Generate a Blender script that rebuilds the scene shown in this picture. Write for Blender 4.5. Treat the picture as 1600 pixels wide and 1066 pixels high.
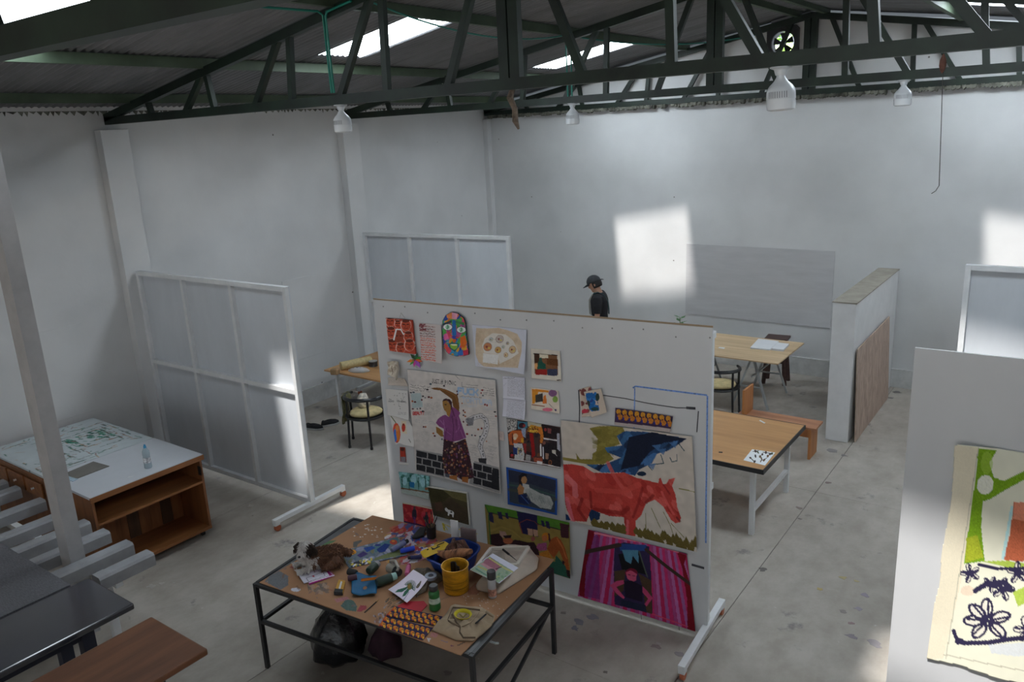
import bpy, bmesh, math, random
import numpy as np
from mathutils import Vector, Matrix

S = bpy.context.scene
for o in list(bpy.data.objects): bpy.data.objects.remove(o)
COL = S.collection
random.seed(7); RNG = np.random.default_rng(7)

# ------------------------------------------------------------------ camera
F_PX, CAM = 1231.7, np.array([0., 0., 4.0])
PITCH, YAW, ROLL = [math.radians(a) for a in (14.912, 36.586, -2.838)]
def cam_axes():
    f = np.array([-math.sin(YAW)*math.cos(PITCH), math.cos(YAW)*math.cos(PITCH), -math.sin(PITCH)])
    r = np.array([math.cos(YAW), math.sin(YAW), 0.]); u = np.cross(r, f)
    c, s = math.cos(ROLL), math.sin(ROLL)
    return np.array([c*r+s*u, s*r-c*u, f])          # right, down, forward
RC = cam_axes()
cd = bpy.data.cameras.new('camera'); co = bpy.data.objects.new('camera', cd); COL.objects.link(co)
cd.sensor_width = 36; cd.lens = F_PX/1600*36; cd.clip_start = .05; cd.clip_end = 200
m = Matrix.Identity(4)
for i in range(3):
    m[i][0], m[i][1], m[i][2], m[i][3] = RC[0][i], -RC[1][i], -RC[2][i], CAM[i]
co.matrix_world = m
S.camera = co
# survey helpers used to measure the room: a sight line met with a level plane or an upright plane
def ray(p): return RC.T @ np.array([(p[0]-800)/F_PX, (p[1]-533)/F_PX, 1.])
def at(p, z=0.):
    d = ray(p); return Vector(CAM + (z-CAM[2])/d[2]*d)
def on(p, pt, n):
    d = ray(p); n = np.asarray(n, float)
    return Vector(CAM + ((np.asarray(pt)-CAM)@n)/(d@n)*d)

# ------------------------------------------------------------------ world, sun, exposure
W = bpy.data.worlds.new('World'); S.world = W; W.use_nodes = True
bg = W.node_tree.nodes['Background']; bg.inputs[0].default_value = (.80, .90, 1., 1); bg.inputs[1].default_value = .75
SUN_DIR = Vector((.30, 1.65, -3.25)).normalized()
sl = bpy.data.lights.new('sun', 'SUN'); sl.energy = 48; sl.angle = math.radians(3.0); sl.color = (1., .97, .93)
so = bpy.data.objects.new('sun', sl); COL.objects.link(so)
so.rotation_euler = SUN_DIR.to_track_quat('-Z', 'Y').to_euler(); so.location = (-4, 4, 12)
SKY_EMIT = 10.0
S.view_settings.view_transform = 'Standard'; S.view_settings.look = 'None'
S.view_settings.gamma = 1; S.view_settings.use_curve_mapping = False
S.view_settings.exposure = 0.58
S.cycles.use_denoising = True
S.cycles.max_bounces = 8; S.cycles.diffuse_bounces = 5; S.cycles.transparent_max_bounces = 8
S.cycles.sample_clamp_indirect = 6
S.cycles.caustics_reflective = False; S.cycles.caustics_refractive = False

# ------------------------------------------------------------------ helpers
def lin(c):
    c = c/255. if c > 1 else c
    return c/12.92 if c <= .04045 else ((c+.055)/1.055)**2.4
def rgb(*c): return tuple(lin(float(x)) for x in c)
MATS = {}
def nodes_of(name):
    M = bpy.data.materials.new(name); M.use_nodes = True
    nt = M.node_tree; return M, nt, nt.nodes['Principled BSDF']
def mat(name, col, rough=.6, var=.12, scale=6., stretch=(1, 1, 1), metal=0., bump=0., col2=None, detail=5., spec=.5, bscale=None, dist=0.):
    """procedural colour: noise between two tones of the thing's own colour, with fine relief"""
    if name in MATS: return MATS[name]
    M, nt, B = nodes_of(name); N = nt.nodes; L = nt.links
    tc = N.new('ShaderNodeTexCoord'); mp = N.new('ShaderNodeMapping'); mp.inputs['Scale'].default_value = stretch
    L.new(tc.outputs['Object'], mp.inputs[0])
    nz = N.new('ShaderNodeTexNoise'); nz.inputs['Scale'].default_value = scale; nz.inputs['Detail'].default_value = detail
    nz.inputs['Roughness'].default_value = .6; nz.inputs['Distortion'].default_value = dist
    L.new(mp.outputs[0], nz.inputs['Vector'])
    rp = N.new('ShaderNodeValToRGB'); rp.color_ramp.elements[0].position = .3; rp.color_ramp.elements[1].position = .7
    a = [max(0, c*(1-var)) for c in col]; b = [min(1, c*(1+var)) for c in (col2 or col)]
    rp.color_ramp.elements[0].color = (*a, 1); rp.color_ramp.elements[1].color = (*b, 1)
    L.new(nz.outputs['Fac'], rp.inputs[0]); L.new(rp.outputs[0], B.inputs['Base Color'])
    B.inputs['Roughness'].default_value = rough; B.inputs['Metallic'].default_value = metal
    B.inputs['Specular IOR Level'].default_value = spec
    if bump:
        n2 = N.new('ShaderNodeTexNoise'); n2.inputs['Scale'].default_value = bscale or scale*4; n2.inputs['Detail'].default_value = 4
        L.new(mp.outputs[0], n2.inputs['Vector'])
        bp = N.new('ShaderNodeBump'); bp.inputs['Strength'].default_value = bump; bp.inputs['Distance'].default_value = .01
        L.new(n2.outputs['Fac'], bp.inputs['Height']); L.new(bp.outputs[0], B.inputs['Normal'])
    MATS[name] = M; return M
def wood(name, col, col2, axis=0, scale=5., rough=.55):
    st = [7., 7., 7.]; st[axis] = .6
    return mat(name, col, rough, .1, scale, tuple(st), col2=col2, bump=.05)
def art_mat(name, rough=.75):
    if name in MATS: return MATS[name]
    M, nt, B = nodes_of(name)
    a = nt.nodes.new('ShaderNodeVertexColor'); a.layer_name = 'paint'
    nt.links.new(a.outputs[0], B.inputs['Base Color']); B.inputs['Roughness'].default_value = rough
    B.inputs['Specular IOR Level'].default_value = .25
    MATS[name] = M; return M

class MB:
    """collects shapes into one mesh"""
    def __init__(s): s.v = []; s.f = []; s.u = {}
    def add(s, vs, fs):
        o = len(s.v); s.v += [tuple(v) for v in vs]; s.f += [tuple(i+o for i in f) for f in fs]; return s
    def box(s, c, d, rz=0., R=None):
        c = Vector(c); h = Vector(d)/2
        R = R or Matrix.Rotation(rz, 3, 'Z')
        vs = [c + R @ Vector((h.x*x, h.y*y, h.z*z)) for x in (-1, 1) for y in (-1, 1) for z in (-1, 1)]
        return s.add(vs, [(0,1,3,2),(4,6,7,5),(0,4,5,1),(2,3,7,6),(0,2,6,4),(1,5,7,3)])
    def bar(s, a, b, w, h, up=(0, 0, 1)):
        a, b = Vector(a), Vector(b); d = b-a; z = d.normalized(); x = Vector(up).cross(z)
        if x.length < 1e-5: x = Vector((1, 0, 0)).cross(z)
        x.normalize(); y = z.cross(x)
        R = Matrix((x, y, z)).transposed()
        return s.box((a+b)/2, (w, h, d.length), R=R)
    def ring(s, c, x, y, n): return [c + x*math.cos(t) + y*math.sin(t) for t in [2*math.pi*i/n for i in range(n)]]
    def loft(s, rings, cap=True, close=False):
        n = len(rings[0]); vs = [p for r in rings for p in r]; fs = []
        k = len(rings)
        for i in range(k if close else k-1):
            j = (i+1) % k
            for q in range(n):
                fs.append((i*n+q, i*n+(q+1) % n, j*n+(q+1) % n, j*n+q))
        if cap and not close: fs += [tuple(range(n-1, -1, -1)), tuple((k-1)*n+q for q in range(n))]
        return s.add(vs, fs)
    def tube(s, pts, r, n=8, close=False, cap=True):
        pts = [Vector(p) for p in pts]; k = len(pts)
        rs = r if isinstance(r, (list, tuple)) else [r]*k
        rings = []; x = None
        for i, p in enumerate(pts):
            a = pts[(i-1) % k] if (i or close) else p; b = pts[(i+1) % k] if (i < k-1 or close) else p
            t = (b-a).normalized()
            if x is None:
                x = t.orthogonal().normalized()
            x = (x - t*x.dot(t)).normalized(); y = t.cross(x)
            rr = rs[i]; rx, ry = rr if isinstance(rr, tuple) else (rr, rr)
            rings.append(s.ring(p, x*rx, y*ry, n))
        return s.loft(rings, cap, close)
    def lathe(s, prof, c=(0, 0, 0), n=20, R=None, cap=True):
        c = Vector(c); R = R or Matrix.Identity(3)
        rings = [[c + R @ Vector((r*math.cos(2*math.pi*i/n), r*math.sin(2*math.pi*i/n), z)) for i in range(n)] for r, z in prof]
        return s.loft(rings, cap)
    def prism(s, poly, z0, z1, T=None):
        """outline in a plane, extruded; T maps (x, y, z) to the place"""
        T = T or (lambda x, y, z: Vector((x, y, z))); n = len(poly)
        vs = [T(x, y, z0) for x, y in poly] + [T(x, y, z1) for x, y in poly]
        return s.add(vs, [tuple(range(n-1, -1, -1)), tuple(range(n, 2*n))] + [(i, (i+1) % n, n+(i+1) % n, n+i) for i in range(n)])
    def build(s, name, material, parent=None, smooth=False, bevel=0., sharp=40, remesh=0.):
        me = bpy.data.meshes.new(name); me.from_pydata(s.v, [], s.f); me.validate(); me.update()
        bm = bmesh.new(); bm.from_mesh(me); bmesh.ops.recalc_face_normals(bm, faces=bm.faces); bm.to_mesh(me); bm.free()
        if smooth:
            me.polygons.foreach_set('use_smooth', [True]*len(me.polygons))
            if sharp: me.set_sharp_from_angle(angle=math.radians(sharp))
        me.materials.append(material)
        o = bpy.data.objects.new(name, me); COL.objects.link(o)
        if parent: o.parent = parent
        if remesh:
            md = o.modifiers.new('remesh', 'REMESH'); md.mode = 'VOXEL'; md.voxel_size = remesh; md.use_smooth_shade = True
            sm = o.modifiers.new('smooth', 'SMOOTH'); sm.factor = .5; sm.iterations = 4
        if bevel:
            md = o.modifiers.new('bevel', 'BEVEL'); md.width = bevel; md.segments = 2; md.limit_method = 'ANGLE'
        return o
def empty(name, loc=(0, 0, 0), rz=0.):
    o = bpy.data.objects.new(name, None); COL.objects.link(o); o.location = loc; o.rotation_euler = (0, 0, rz); o.empty_display_size = .1
    return o
def tag(o, label=None, cat=None, group=None, kind=None):
    for k, v in (('label', label), ('category', cat), ('group', group), ('kind', kind)):
        if v: o[k] = v
    return o
def copy_tree(o, parent=None):
    c = o.copy(); COL.objects.link(c); c.parent = parent
    for ch in o.children: copy_tree(ch, c)
    return c
V = Vector

# ------------------------------------------------------------------ materials of the room
def wall_mat():
    M, nt, B = nodes_of('white_wall'); N = nt.nodes; L = nt.links
    tc = N.new('ShaderNodeTexCoord')
    def noise(sc, det=4):
        n = N.new('ShaderNodeTexNoise'); n.inputs['Scale'].default_value = sc; n.inputs['Detail'].default_value = det
        L.new(tc.outputs['Object'], n.inputs['Vector']); return n
    n1 = noise(.9, 6); rp = N.new('ShaderNodeValToRGB')
    rp.color_ramp.elements[0].color = (.60, .60, .60, 1); rp.color_ramp.elements[1].color = (.70, .70, .70, 1)
    rp.color_ramp.elements[0].position = .35; rp.color_ramp.elements[1].position = .65
    L.new(n1.outputs['Fac'], rp.inputs[0])
    vo = N.new('ShaderNodeTexVoronoi'); vo.inputs['Scale'].default_value = 1.6; L.new(tc.outputs['Object'], vo.inputs['Vector'])
    lt = N.new('ShaderNodeMath'); lt.operation = 'LESS_THAN'; lt.inputs[1].default_value = .022; L.new(vo.outputs['Distance'], lt.inputs[0])
    mx = N.new('ShaderNodeMix'); mx.data_type = 'RGBA'; L.new(lt.outputs[0], mx.inputs[0]); L.new(rp.outputs[0], mx.inputs[6])
    mx.inputs[7].default_value = (.22, .21, .2, 1); L.new(mx.outputs[2], B.inputs['Base Color'])
    B.inputs['Roughness'].default_value = .55; B.inputs['Specular IOR Level'].default_value = .35
    n2 = noise(26); bp = N.new('ShaderNodeBump'); bp.inputs['Strength'].default_value = .12; bp.inputs['Distance'].default_value = .01
    L.new(n2.outputs['Fac'], bp.inputs['Height']); L.new(bp.outputs[0], B.inputs['Normal'])
    return M
def floor_mat():
    M, nt, B = nodes_of('concrete_floor'); N = nt.nodes; L = nt.links
    tc = N.new('ShaderNodeTexCoord')
    def noise(sc, det=5, st=(1, 1, 1)):
        mp = N.new('ShaderNodeMapping'); mp.inputs['Scale'].default_value = st; L.new(tc.outputs['Object'], mp.inputs[0])
        n = N.new('ShaderNodeTexNoise'); n.inputs['Scale'].default_value = sc; n.inputs['Detail'].default_value = det; n.inputs['Roughness'].default_value = .65
        L.new(mp.outputs[0], n.inputs['Vector']); return n
    def ramp(n, a, b, ca, cb):
        r = N.new('ShaderNodeValToRGB'); r.color_ramp.elements[0].position = a; r.color_ramp.elements[1].position = b
        r.color_ramp.elements[0].color = (*ca, 1); r.color_ramp.elements[1].color = (*cb, 1); L.new(n.outputs['Fac'], r.inputs[0]); return r
    def mix(fac, a, b, mode='MIX'):
        x = N.new('ShaderNodeMix'); x.data_type = 'RGBA'; x.blend_type = mode
        if hasattr(fac, 'links'): L.new(fac, x.inputs[0])
        else: x.inputs[0].default_value = fac
        L.new(a, x.inputs[6]); L.new(b, x.inputs[7]); return x.outputs[2]
    r1 = ramp(noise(.55, 8, (1, .6, 1)), .3, .7, (.37, .335, .29), (.53, .49, .44))
    r2 = ramp(noise(4, 10, (1.2, .8, 1)), .34, .64, (.80, .78, .76), (1, 1, 1))
    c = mix(1., r1.outputs[0], r2.outputs[0], 'MULTIPLY')
    r3 = ramp(noise(2.3, 9), .62, .70, (0, 0, 0), (.75, .75, .75))           # dark paint stains
    st = N.new('ShaderNodeRGB'); st.outputs[0].default_value = (.13, .125, .13, 1)
    c = mix(r3.outputs[0], c, st.outputs[0])
    r4 = ramp(noise(11, 6), .70, .73, (0, 0, 0), (.8, .8, .8))               # pale spatter
    pale = N.new('ShaderNodeRGB'); pale.outputs[0].default_value = (.62, .61, .58, 1)
    c = mix(r4.outputs[0], c, pale.outputs[0])
    L.new(c, B.inputs['Base Color']); B.inputs['Roughness'].default_value = .62; B.inputs['Specular IOR Level'].default_value = .35
    n2 = noise(30); bp = N.new('ShaderNodeBump'); bp.inputs['Strength'].default_value = .15; bp.inputs['Distance'].default_value = .01
    L.new(n2.outputs['Fac'], bp.inputs['Height']); L.new(bp.outputs[0], B.inputs['Normal'])
    return M
WALL = wall_mat(); FLOOR = floor_mat()
GREEN = mat('dark_green_steel', rgb(14, 22, 17), .5, .3, 3, bump=.05, col2=rgb(26, 42, 31))
ROOF = mat('dull_metal_sheet', (.15, .15, .158), .42, .25, 1.2, (1, 4, 1), metal=.0)
PURLIN = mat('green_purlin', rgb(70, 84, 66), .6, .25, 3)
WHITE = mat('white_paint', (.74, .745, .75), .5, .06, 4, bump=.03)
PANELW = mat('white_board', (.62, .63, .65), .38, .05, 1.2, (1, 1, .5))
FIELD = mat('bluish_board', (.60, .63, .67), .32, .10, 1.6, (1, 1, .4))
METALW = mat('white_enamel_steel', (.70, .71, .72), .4, .08, 5)
BLACKM = mat('black_steel', (.018, .018, .02), .4, .3, 8)
DARK = mat('dark_rubber', (.02, .02, .022), .7)
def skylight_mat(name, strength):
    M, nt, B = nodes_of(name); N = nt.nodes; L = nt.links
    em = N.new('ShaderNodeEmission'); em.inputs[0].default_value = (.82, .92, 1., 1); em.inputs[1].default_value = strength
    tr = N.new('ShaderNodeBsdfTransparent'); tr.inputs[0].default_value = (.30, .30, .30, 1)
    ad = N.new('ShaderNodeAddShader'); L.new(em.outputs[0], ad.inputs[0]); L.new(tr.outputs[0], ad.inputs[1])
    L.new(ad.outputs[0], N['Material Output'].inputs[0]); return M
SKY = skylight_mat('skylight_sheet', SKY_EMIT); SKY_DIM = skylight_mat('dimmed_skylight_sheet', SKY_EMIT*.38)  # second sheet's glow is turned down to keep the left wall darker
# ------------------------------------------------------------------ the hall
XL, XR, YB, YF = -9.6, 2.5, 12.45, -6.0
XC, EAVE, RIDGE = -3.55, 4.45, 5.47
def roof_z(x): return RIDGE - abs(x-XC)*(RIDGE-EAVE)/(XC-XL)
TR = [-2.45, 1.2, 5.05, 8.8, 12.36]                                        # the trusses
# floor: a bed with cast slabs, narrow joints between them
fl = MB().box(((XL+XR)/2, (YB+YF)/2, -.12), (XR-XL+.6, YB-YF+.6, .2)).build('floor', mat('joint_dirt', (.10, .095, .09), .9)); tag(fl, kind='structure')
xs = [XL, -7.505, -4.85, -2.1, .3, XR]; ys = [YF, -2.0, 1.2, 4.4, 8.3, YB]
for i in range(len(xs)-1):
    for j in range(len(ys)-1):
        g = .006
        MB().box(((xs[i]+xs[i+1])/2, (ys[j]+ys[j+1])/2, -.02), (xs[i+1]-xs[i]-g, ys[j+1]-ys[j]-(g if j not in (0, 1, 2, 3) else .002), .04)).build('slab', FLOOR, fl)
# dried paint spills and dirt on the slabs
def spill(p, r, col, k=1.8):
    c = at(p, 0); pts = []; r *= .62; col = tuple(int(x*.5+y*.5) for x, y in zip(col, (164, 157, 148)))
    for i in range(11):
        a = 2*math.pi*i/11; q_ = r*random.uniform(.45, 1.15); pts.append((c.x+q_*math.cos(a)*k*.7, c.y+q_*math.sin(a)))
    MB().prism(pts, -.001, .0015).build('paint_spill', mat('spill_%d_%d_%d' % col, rgb(*col), .7), fl)
for p, r, c_ in (((1281, 921), .05, (190, 160, 60)), ((1318, 903), .05, (190, 170, 90)), ((1338, 908), .035, (186, 166, 96)), ((1352, 930), .06, (128, 120, 150)), ((1342, 952), .05, (132, 126, 150)), ((1318, 956), .045, (110, 106, 104)), ((1330, 974), .035, (130, 96, 100)), ((1330, 994), .07, (104, 98, 116)), ((1367, 1006), .08, (130, 126, 140)),
                 ((905, 972), .09, (92, 104, 126)), ((926, 964), .07, (110, 120, 138)), ((880, 958), .05, (120, 110, 106)), ((898, 982), .06, (90, 100, 130)), ((1024, 1010), .06, (110, 92, 96)), ((1030, 1006), .03, (190, 186, 186)), ((1062, 1022), .05, (104, 98, 108)), ((946, 1050), .03, (80, 70, 66)),
                 ((1293, 754), .05, (96, 74, 72)), ((1250, 811), .03, (90, 84, 82)), ((1248, 794), .05, (120, 104, 100)), ((1191, 890), .06, (56, 54, 54)), ((1400, 613), .10, (50, 48, 52)), ((1392, 622), .06, (70, 70, 74)), ((1372, 640), .16, (186, 184, 178)), ((1352, 662), .10, (120, 116, 112)), ((1300, 704), .10, (112, 112, 116)), ((1318, 712), .06, (106, 104, 110)),
                 ((236, 916), .06, (196, 194, 188)), ((252, 912), .045, (200, 198, 192)), ((272, 911), .02, (200, 198, 194)), ((360, 770), .06, (190, 186, 176)), ((392, 790), .06, (188, 182, 170)), ((345, 757), .03, (196, 194, 190)), ((395, 806), .02, (90, 86, 82)), ((505, 1052), .03, (180, 178, 174)), ((700, 1052), .05, (120, 116, 112))):
    spill(p, r, c_)
# left wall with pilasters and a plinth
wl = MB().box((XL-.1, (YB+YF)/2, 2.18), (.2, YB-YF+.4, 4.36)).build('wall_left', WALL); tag(wl, kind='structure')
for y in TR[1:4]:
    MB().box((XL+.07, y+.02, 2.12), (.14, .34, 4.24)).build('pilaster', WALL, wl, bevel=.006)
MB().box((XL+.04, YB-.04, 2.12), (.14, .14, 4.24)).build('corner_pilaster', WALL, wl, bevel=.01)
MB().box((XL-.05, (YB+YF)/2, 4.435), (.1, YB-YF, .15)).build('wall_cap', WALL, wl)
# plaster patches over old openings
def patch(a, b, name='plaster_patch'):
    pts = [on(p, (XL, 0, 0), (1, 0, 0)) for p in (a, b)]
    y0, y1 = sorted(p.y for p in pts); z0, z1 = sorted(p.z for p in pts)
    MB().box((XL+.002, (y0+y1)/2, (z0+z1)/2), (.010, y1-y0, z1-z0)).build(name, WALL, wl, bevel=.003)
patch((25, 527), (152, 640)); patch((440, 440), (507, 550))
bl = MB().box((XL+.012, (YB+YF)/2, .135), (.05, YB-YF, .27)).build('baseboard_left', mat('worn_plinth', (.56, .56, .55), .7, .18, 5, bump=.2, bscale=30)); tag(bl, kind='structure')
bb = MB().box(((XL+XR)/2, YB-.012, .14), (XR-XL, .05, .28)).build('baseboard_back', MATS['worn_plinth']); tag(bb, kind='structure')
# back wall, gable with the round hole of the fan
FX, FZ, FR = -3.97, 5.06, .17
wb = MB()
wb.box(((XL+XR)/2, YB+.1, 2.15), (XR-XL+.4, .2, 4.3))
T = lambda x, y, z: V((x, YB+z, y))
h = .19
wb.prism([(XL-.2, 4.3), (FX-h, 4.3), (FX-h, roof_z(FX-h)-.02), (XL-.2, EAVE-.05)], 0, .2, T)
wb.prism([(FX-h, 4.3), (FX+h, 4.3), (FX+h, FZ-h), (FX-h, FZ-h)], 0, .2, T)
wb.prism([(FX-h, FZ+h), (FX+h, FZ+h), (FX+h, roof_z(FX+h)+.02), (FX-h, roof_z(FX-h)+.02)], 0, .2, T)
wb.prism([(FX+h, 4.3), (XR+.2, 4.3), (XR+.2, EAVE-.05), (XC, RIDGE-.02), (FX+h, roof_z(FX+h)-.02)], 0, .2, T)
wb = wb.build('wall_back', WALL); tag(wb, kind='structure')
# right wall, out of the picture; the front end has a wide gateway to the yard
wr = MB()
wr.box((XR+.1, (YB+YF)/2, 2.18), (.2, YB-YF+.4, 4.36))
wr = wr.build('wall_right', WALL); tag(wr, kind='structure')
wf = MB()
wf.box((-8.9, YF-.1, 2.18), (1.4, .2, 4.36)); wf.box((1.8, YF-.1, 2.18), (1.4, .2, 4.36)); wf.box((XC, YF-.1, 3.6), (9.3, .2, 1.52))
wf.prism([(XL-.2, 4.36), (XR+.2, 4.36), (XR+.2, EAVE-.05), (XC, RIDGE-.02), (XL-.2, EAVE-.05)], 0, .2, lambda x, y, z: V((x, YF-z, y)))
tag(wf.build('wall_front', WALL), kind='structure')
# slab added out of view to shade the left front corner
mz_ = MB().box(((XL-7.0)/2, (YF+2.4)/2, 2.86), (-7.0-XL, 2.4-YF, .16)).build('shade_slab', mat('shade_slab_grey', (.35, .34, .33), .8)); tag(mz_, kind='structure')
# crust of mortar and dirt where wall meets the gable truss
cr = MB()
x = XL+.1
while x < XR-.1:
    w = random.uniform(.02, .09); hh = random.uniform(.0, .03)
    if random.random() < .93:
        cr.prism([(x, 4.305), (x+w*.5, 4.30), (x+w, 4.305), (x+w*.9, 4.268-hh*.3), (x+w*.45, 4.262-hh), (x+w*.1, 4.274-hh*.5)], -.105-random.uniform(0, .04), -.02, T)
    x += w*.8
cr = cr.build('wall_crust', mat('dirt_crust', (.05, .045, .038), .95, .6, 6, col2=(.17, .17, .14))); cr.parent = wb; tag(cr, kind='stuff')
cr = MB(); y = -1.
while y < YB:
    w = random.uniform(.03, .14); hh = random.uniform(.005, .04)
    cr.add([(XL+.005, y, 4.46), (XL+.005, y+w, 4.46), (XL+.005, y+w*.6, 4.44-hh), (XL-.02, y, 4.46), (XL-.02, y+w, 4.46), (XL-.02, y+w*.6, 4.44-hh)], [(0, 1, 2), (3, 5, 4), (0, 3, 4, 1), (1, 4, 5, 2), (2, 5, 3, 0)])
    y += w
cr = cr.build('wall_crust', MATS['dirt_crust']); cr.parent = wl; tag(cr, kind='stuff')
# roof: corrugated sheets between purlins, some of them translucent
PUR = [XL-.25, -7.47, -5.47, XC]                                           # sheet ends on the left slope
ceil = MB().bar((XC, YF, RIDGE+.07), (XC, YB+.2, RIDGE+.07), .5, .02).build('ceiling', ROOF); tag(ceil, kind='structure')
SW = .70; PITCHC = SW/9
def sheet_mesh(x0, x1, name, material):
    n = 80; vs = []; fs = []
    x0 -= .05; x1 += .05
    for i in range(n+1):
        y = (SW+.03)*i/n; dz = .015*math.cos(2*math.pi*y/PITCHC)
        for x in (x0, x1): vs.append((x, y, roof_z(x)+.06+dz))
        for x in (x0, x1): vs.append((x, y, roof_z(x)+.063+dz))
    for i in range(n):
        a = 4*i; b = a+4
        fs += [(a, a+1, b+1, b), (a+2, b+2, b+3, a+3), (a, b, b+2, a+2), (a+1, a+3, b+3, b+1)]
    fs += [(0, 2, 3, 1), (4*n, 4*n+1, 4*n+3, 4*n+2)]
    me = bpy.data.meshes.new(name); me.from_pydata(vs, [], fs); me.materials.append(material)
    me.polygons.foreach_set('use_smooth', [True]*len(me.polygons)); me.set_sharp_from_angle(angle=1.0)
    return me
rows = [(PUR[0], PUR[1]), (PUR[1], PUR[2]), (PUR[2], PUR[3]+.05)]
rows += [(2*XC-b, 2*XC-a) for a, b in rows]
SKYL = []
ny = int((YB+.25-YF)/SW)+1
y_first = 6.24-SW*math.floor((6.24-YF)/SW)
sky_y = (2.74, 6.24, 10.44)
for ri, (a, b) in enumerate(rows):
    me = sheet_mesh(a, b, 'roof_sheet', ROOF)
    for k in range(ny):
        y = y_first + k*SW
        if y > YB+.1: break
        z = .004*(k % 2)
        sk = ri in (1, 4) and any(abs(y-s) < .1 for s in sky_y)
        if sk:
            c0, c1 = (-7.40 if y < 3 else -7.12, -5.65) if ri == 1 else (2*XC+5.65, 2*XC+7.15)
            ms = sheet_mesh(c0+.04, c1-.04, 'skylight_sheet', SKY_DIM if y < 3 else SKY); m0 = sheet_mesh(a, c0, 'roof_sheet', ROOF); m1 = sheet_mesh(c1, b, 'roof_sheet', ROOF)
        if sk:
            for mm in (m0, m1):
                o = bpy.data.objects.new('roof_sheet', mm); COL.objects.link(o); o.parent = ceil; o.location = (0, y, z+.004)
        o = bpy.data.objects.new('skylight_sheet' if sk else 'roof_sheet', ms if sk else me); COL.objects.link(o); o.parent = ceil
        o.location = (0, y, z)
for x in (-8.95, -7.47, -5.47, -3.75, 2*XC+7.47-0, 2*XC+5.47, 2*XC+8.95, -3.35):
    if x > -3.6 and x != -3.35: pass
    s = 1 if x < XC else -1
    MB().bar((x, YF, roof_z(x)+.0), (x, YB, roof_z(x)+.0), .06, .10).build('purlin', PURLIN, ceil)
# trusses
WEB_B = [(-8.56, -8.62), (-7.93, -7.50), (-7.39, -7.46), (-6.73, -6.25), (-6.17, -6.10), (-5.52, -5.02), (-4.93, -4.90), (-4.26, -3.82)]
def truss(y, label, xm=XC):
    t = empty('roof_truss', (0, y, 4.3)); tag(t, label, 'truss', kind='structure')
    zb = .04
    b = lambda p, q, w, h: MB().bar((p[0], 0, p[1]), (q[0], 0, q[1]), h, w, up=(0, 1, 0))
    MB().box((XC, 0, zb), (XR-XL-.1, .07, .085)).build('bottom_chord', GREEN, t)
    for s in (-1, 1):
        X = lambda x: x if s == 1 else 2*xm-x
        rz = lambda x: roof_z(x)-4.3-.075
        a, e = (XL+.05, rz(XL)), (XC, rz(XC))
        MB().bar((X(a[0]) if s == 1 else 2*XC-a[0], 0, a[1]), (e[0], 0, e[1]), .085, .07, up=(0, 1, 0)).build('rafter', GREEN, t)
        for xb, xt in WEB_B:
            p, q = (X(xb), zb), (X(xt), rz(xt))
            MB().bar((p[0], 0, p[1]), (q[0], 0, q[1]), .06, .05, up=(0, 1, 0)).build('web_brace' if abs(xb-xt) > .15 else 'web_post', GREEN, t)
    MB().box((xm-.05, 0, (zb+rz(XC))/2), (.085, .06, rz(XC)-zb)).build('king_post', GREEN, t)
    MB().box((xm+.05, .0, (zb+rz(XC))/2), (.085, .06, rz(XC)-zb)).build('king_post', GREEN, t)
    return t
truss(TR[1], 'dark green steel roof truss nearest the camera, cutting across the top left corner')
truss(TR[2], 'green steel roof truss carrying the two larger bulb lamps', -3.63)
truss(TR[3], 'green steel roof truss carrying the two smaller, farther bulb lamps')
truss(TR[4], 'green steel roof truss set against the gable of the back wall')
# extractor fan in the gable
t = empty('wall_fan', (FX, YB-.02, FZ)); tag(t, 'black extractor fan in the round hole of the gable', 'fan')
n = 28
def ringplate(r0, r1, y0, y1, sq=None):
    b = MB(); vs = []; fs = []
    for k in range(n):
        a = 2*math.pi*k/n; c, s_ = math.cos(a), math.sin(a)
        ro = r1 if not sq else sq/max(abs(c), abs(s_))
        for r, y in ((r0, y0), (ro, y0), (ro, y1), (r0, y1)): vs.append((r*c, y, r*s_))
    for k in range(n):
        q = (k+1) % n
        for i in range(4): fs.append((4*k+i, 4*k+(i+1) % 4, 4*q+(i+1) % 4, 4*q+i))
    return b.add(vs, fs)
ringplate(FR, 0, -.03, .02, sq=.235).build('frame', BLACKM, t)
ringplate(FR-.004, FR+.006, -.01, .16).build('duct_ring', BLACKM, t, smooth=True)
MB().lathe([(.035, -.03), (.04, 0), (.035, .06)], R=Matrix.Rotation(-math.pi/2, 3, 'X'), n=14).build('hub', BLACKM, t, smooth=True)
for k in range(5):
    a0 = 2*math.pi*k/5+.35
    pts = [(r*math.cos(a0+d*w), .02+.018*d, r*math.sin(a0+d*w)) for r, w in ((.03, .35), (.09, .36), (.155, .33)) for d in (-1, 1)]
    b = MB(); b.add(pts+[(x_, y_+.006, z_) for x_, y_, z_ in pts], [(0,1,3,2),(2,3,5,4),(6,8,9,7),(8,10,11,9),(0,2,8,6),(2,4,10,8),(1,7,9,3),(3,9,11,5),(0,6,7,1),(4,5,11,10)])
    b.build('blade', BLACKM, t)
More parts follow.
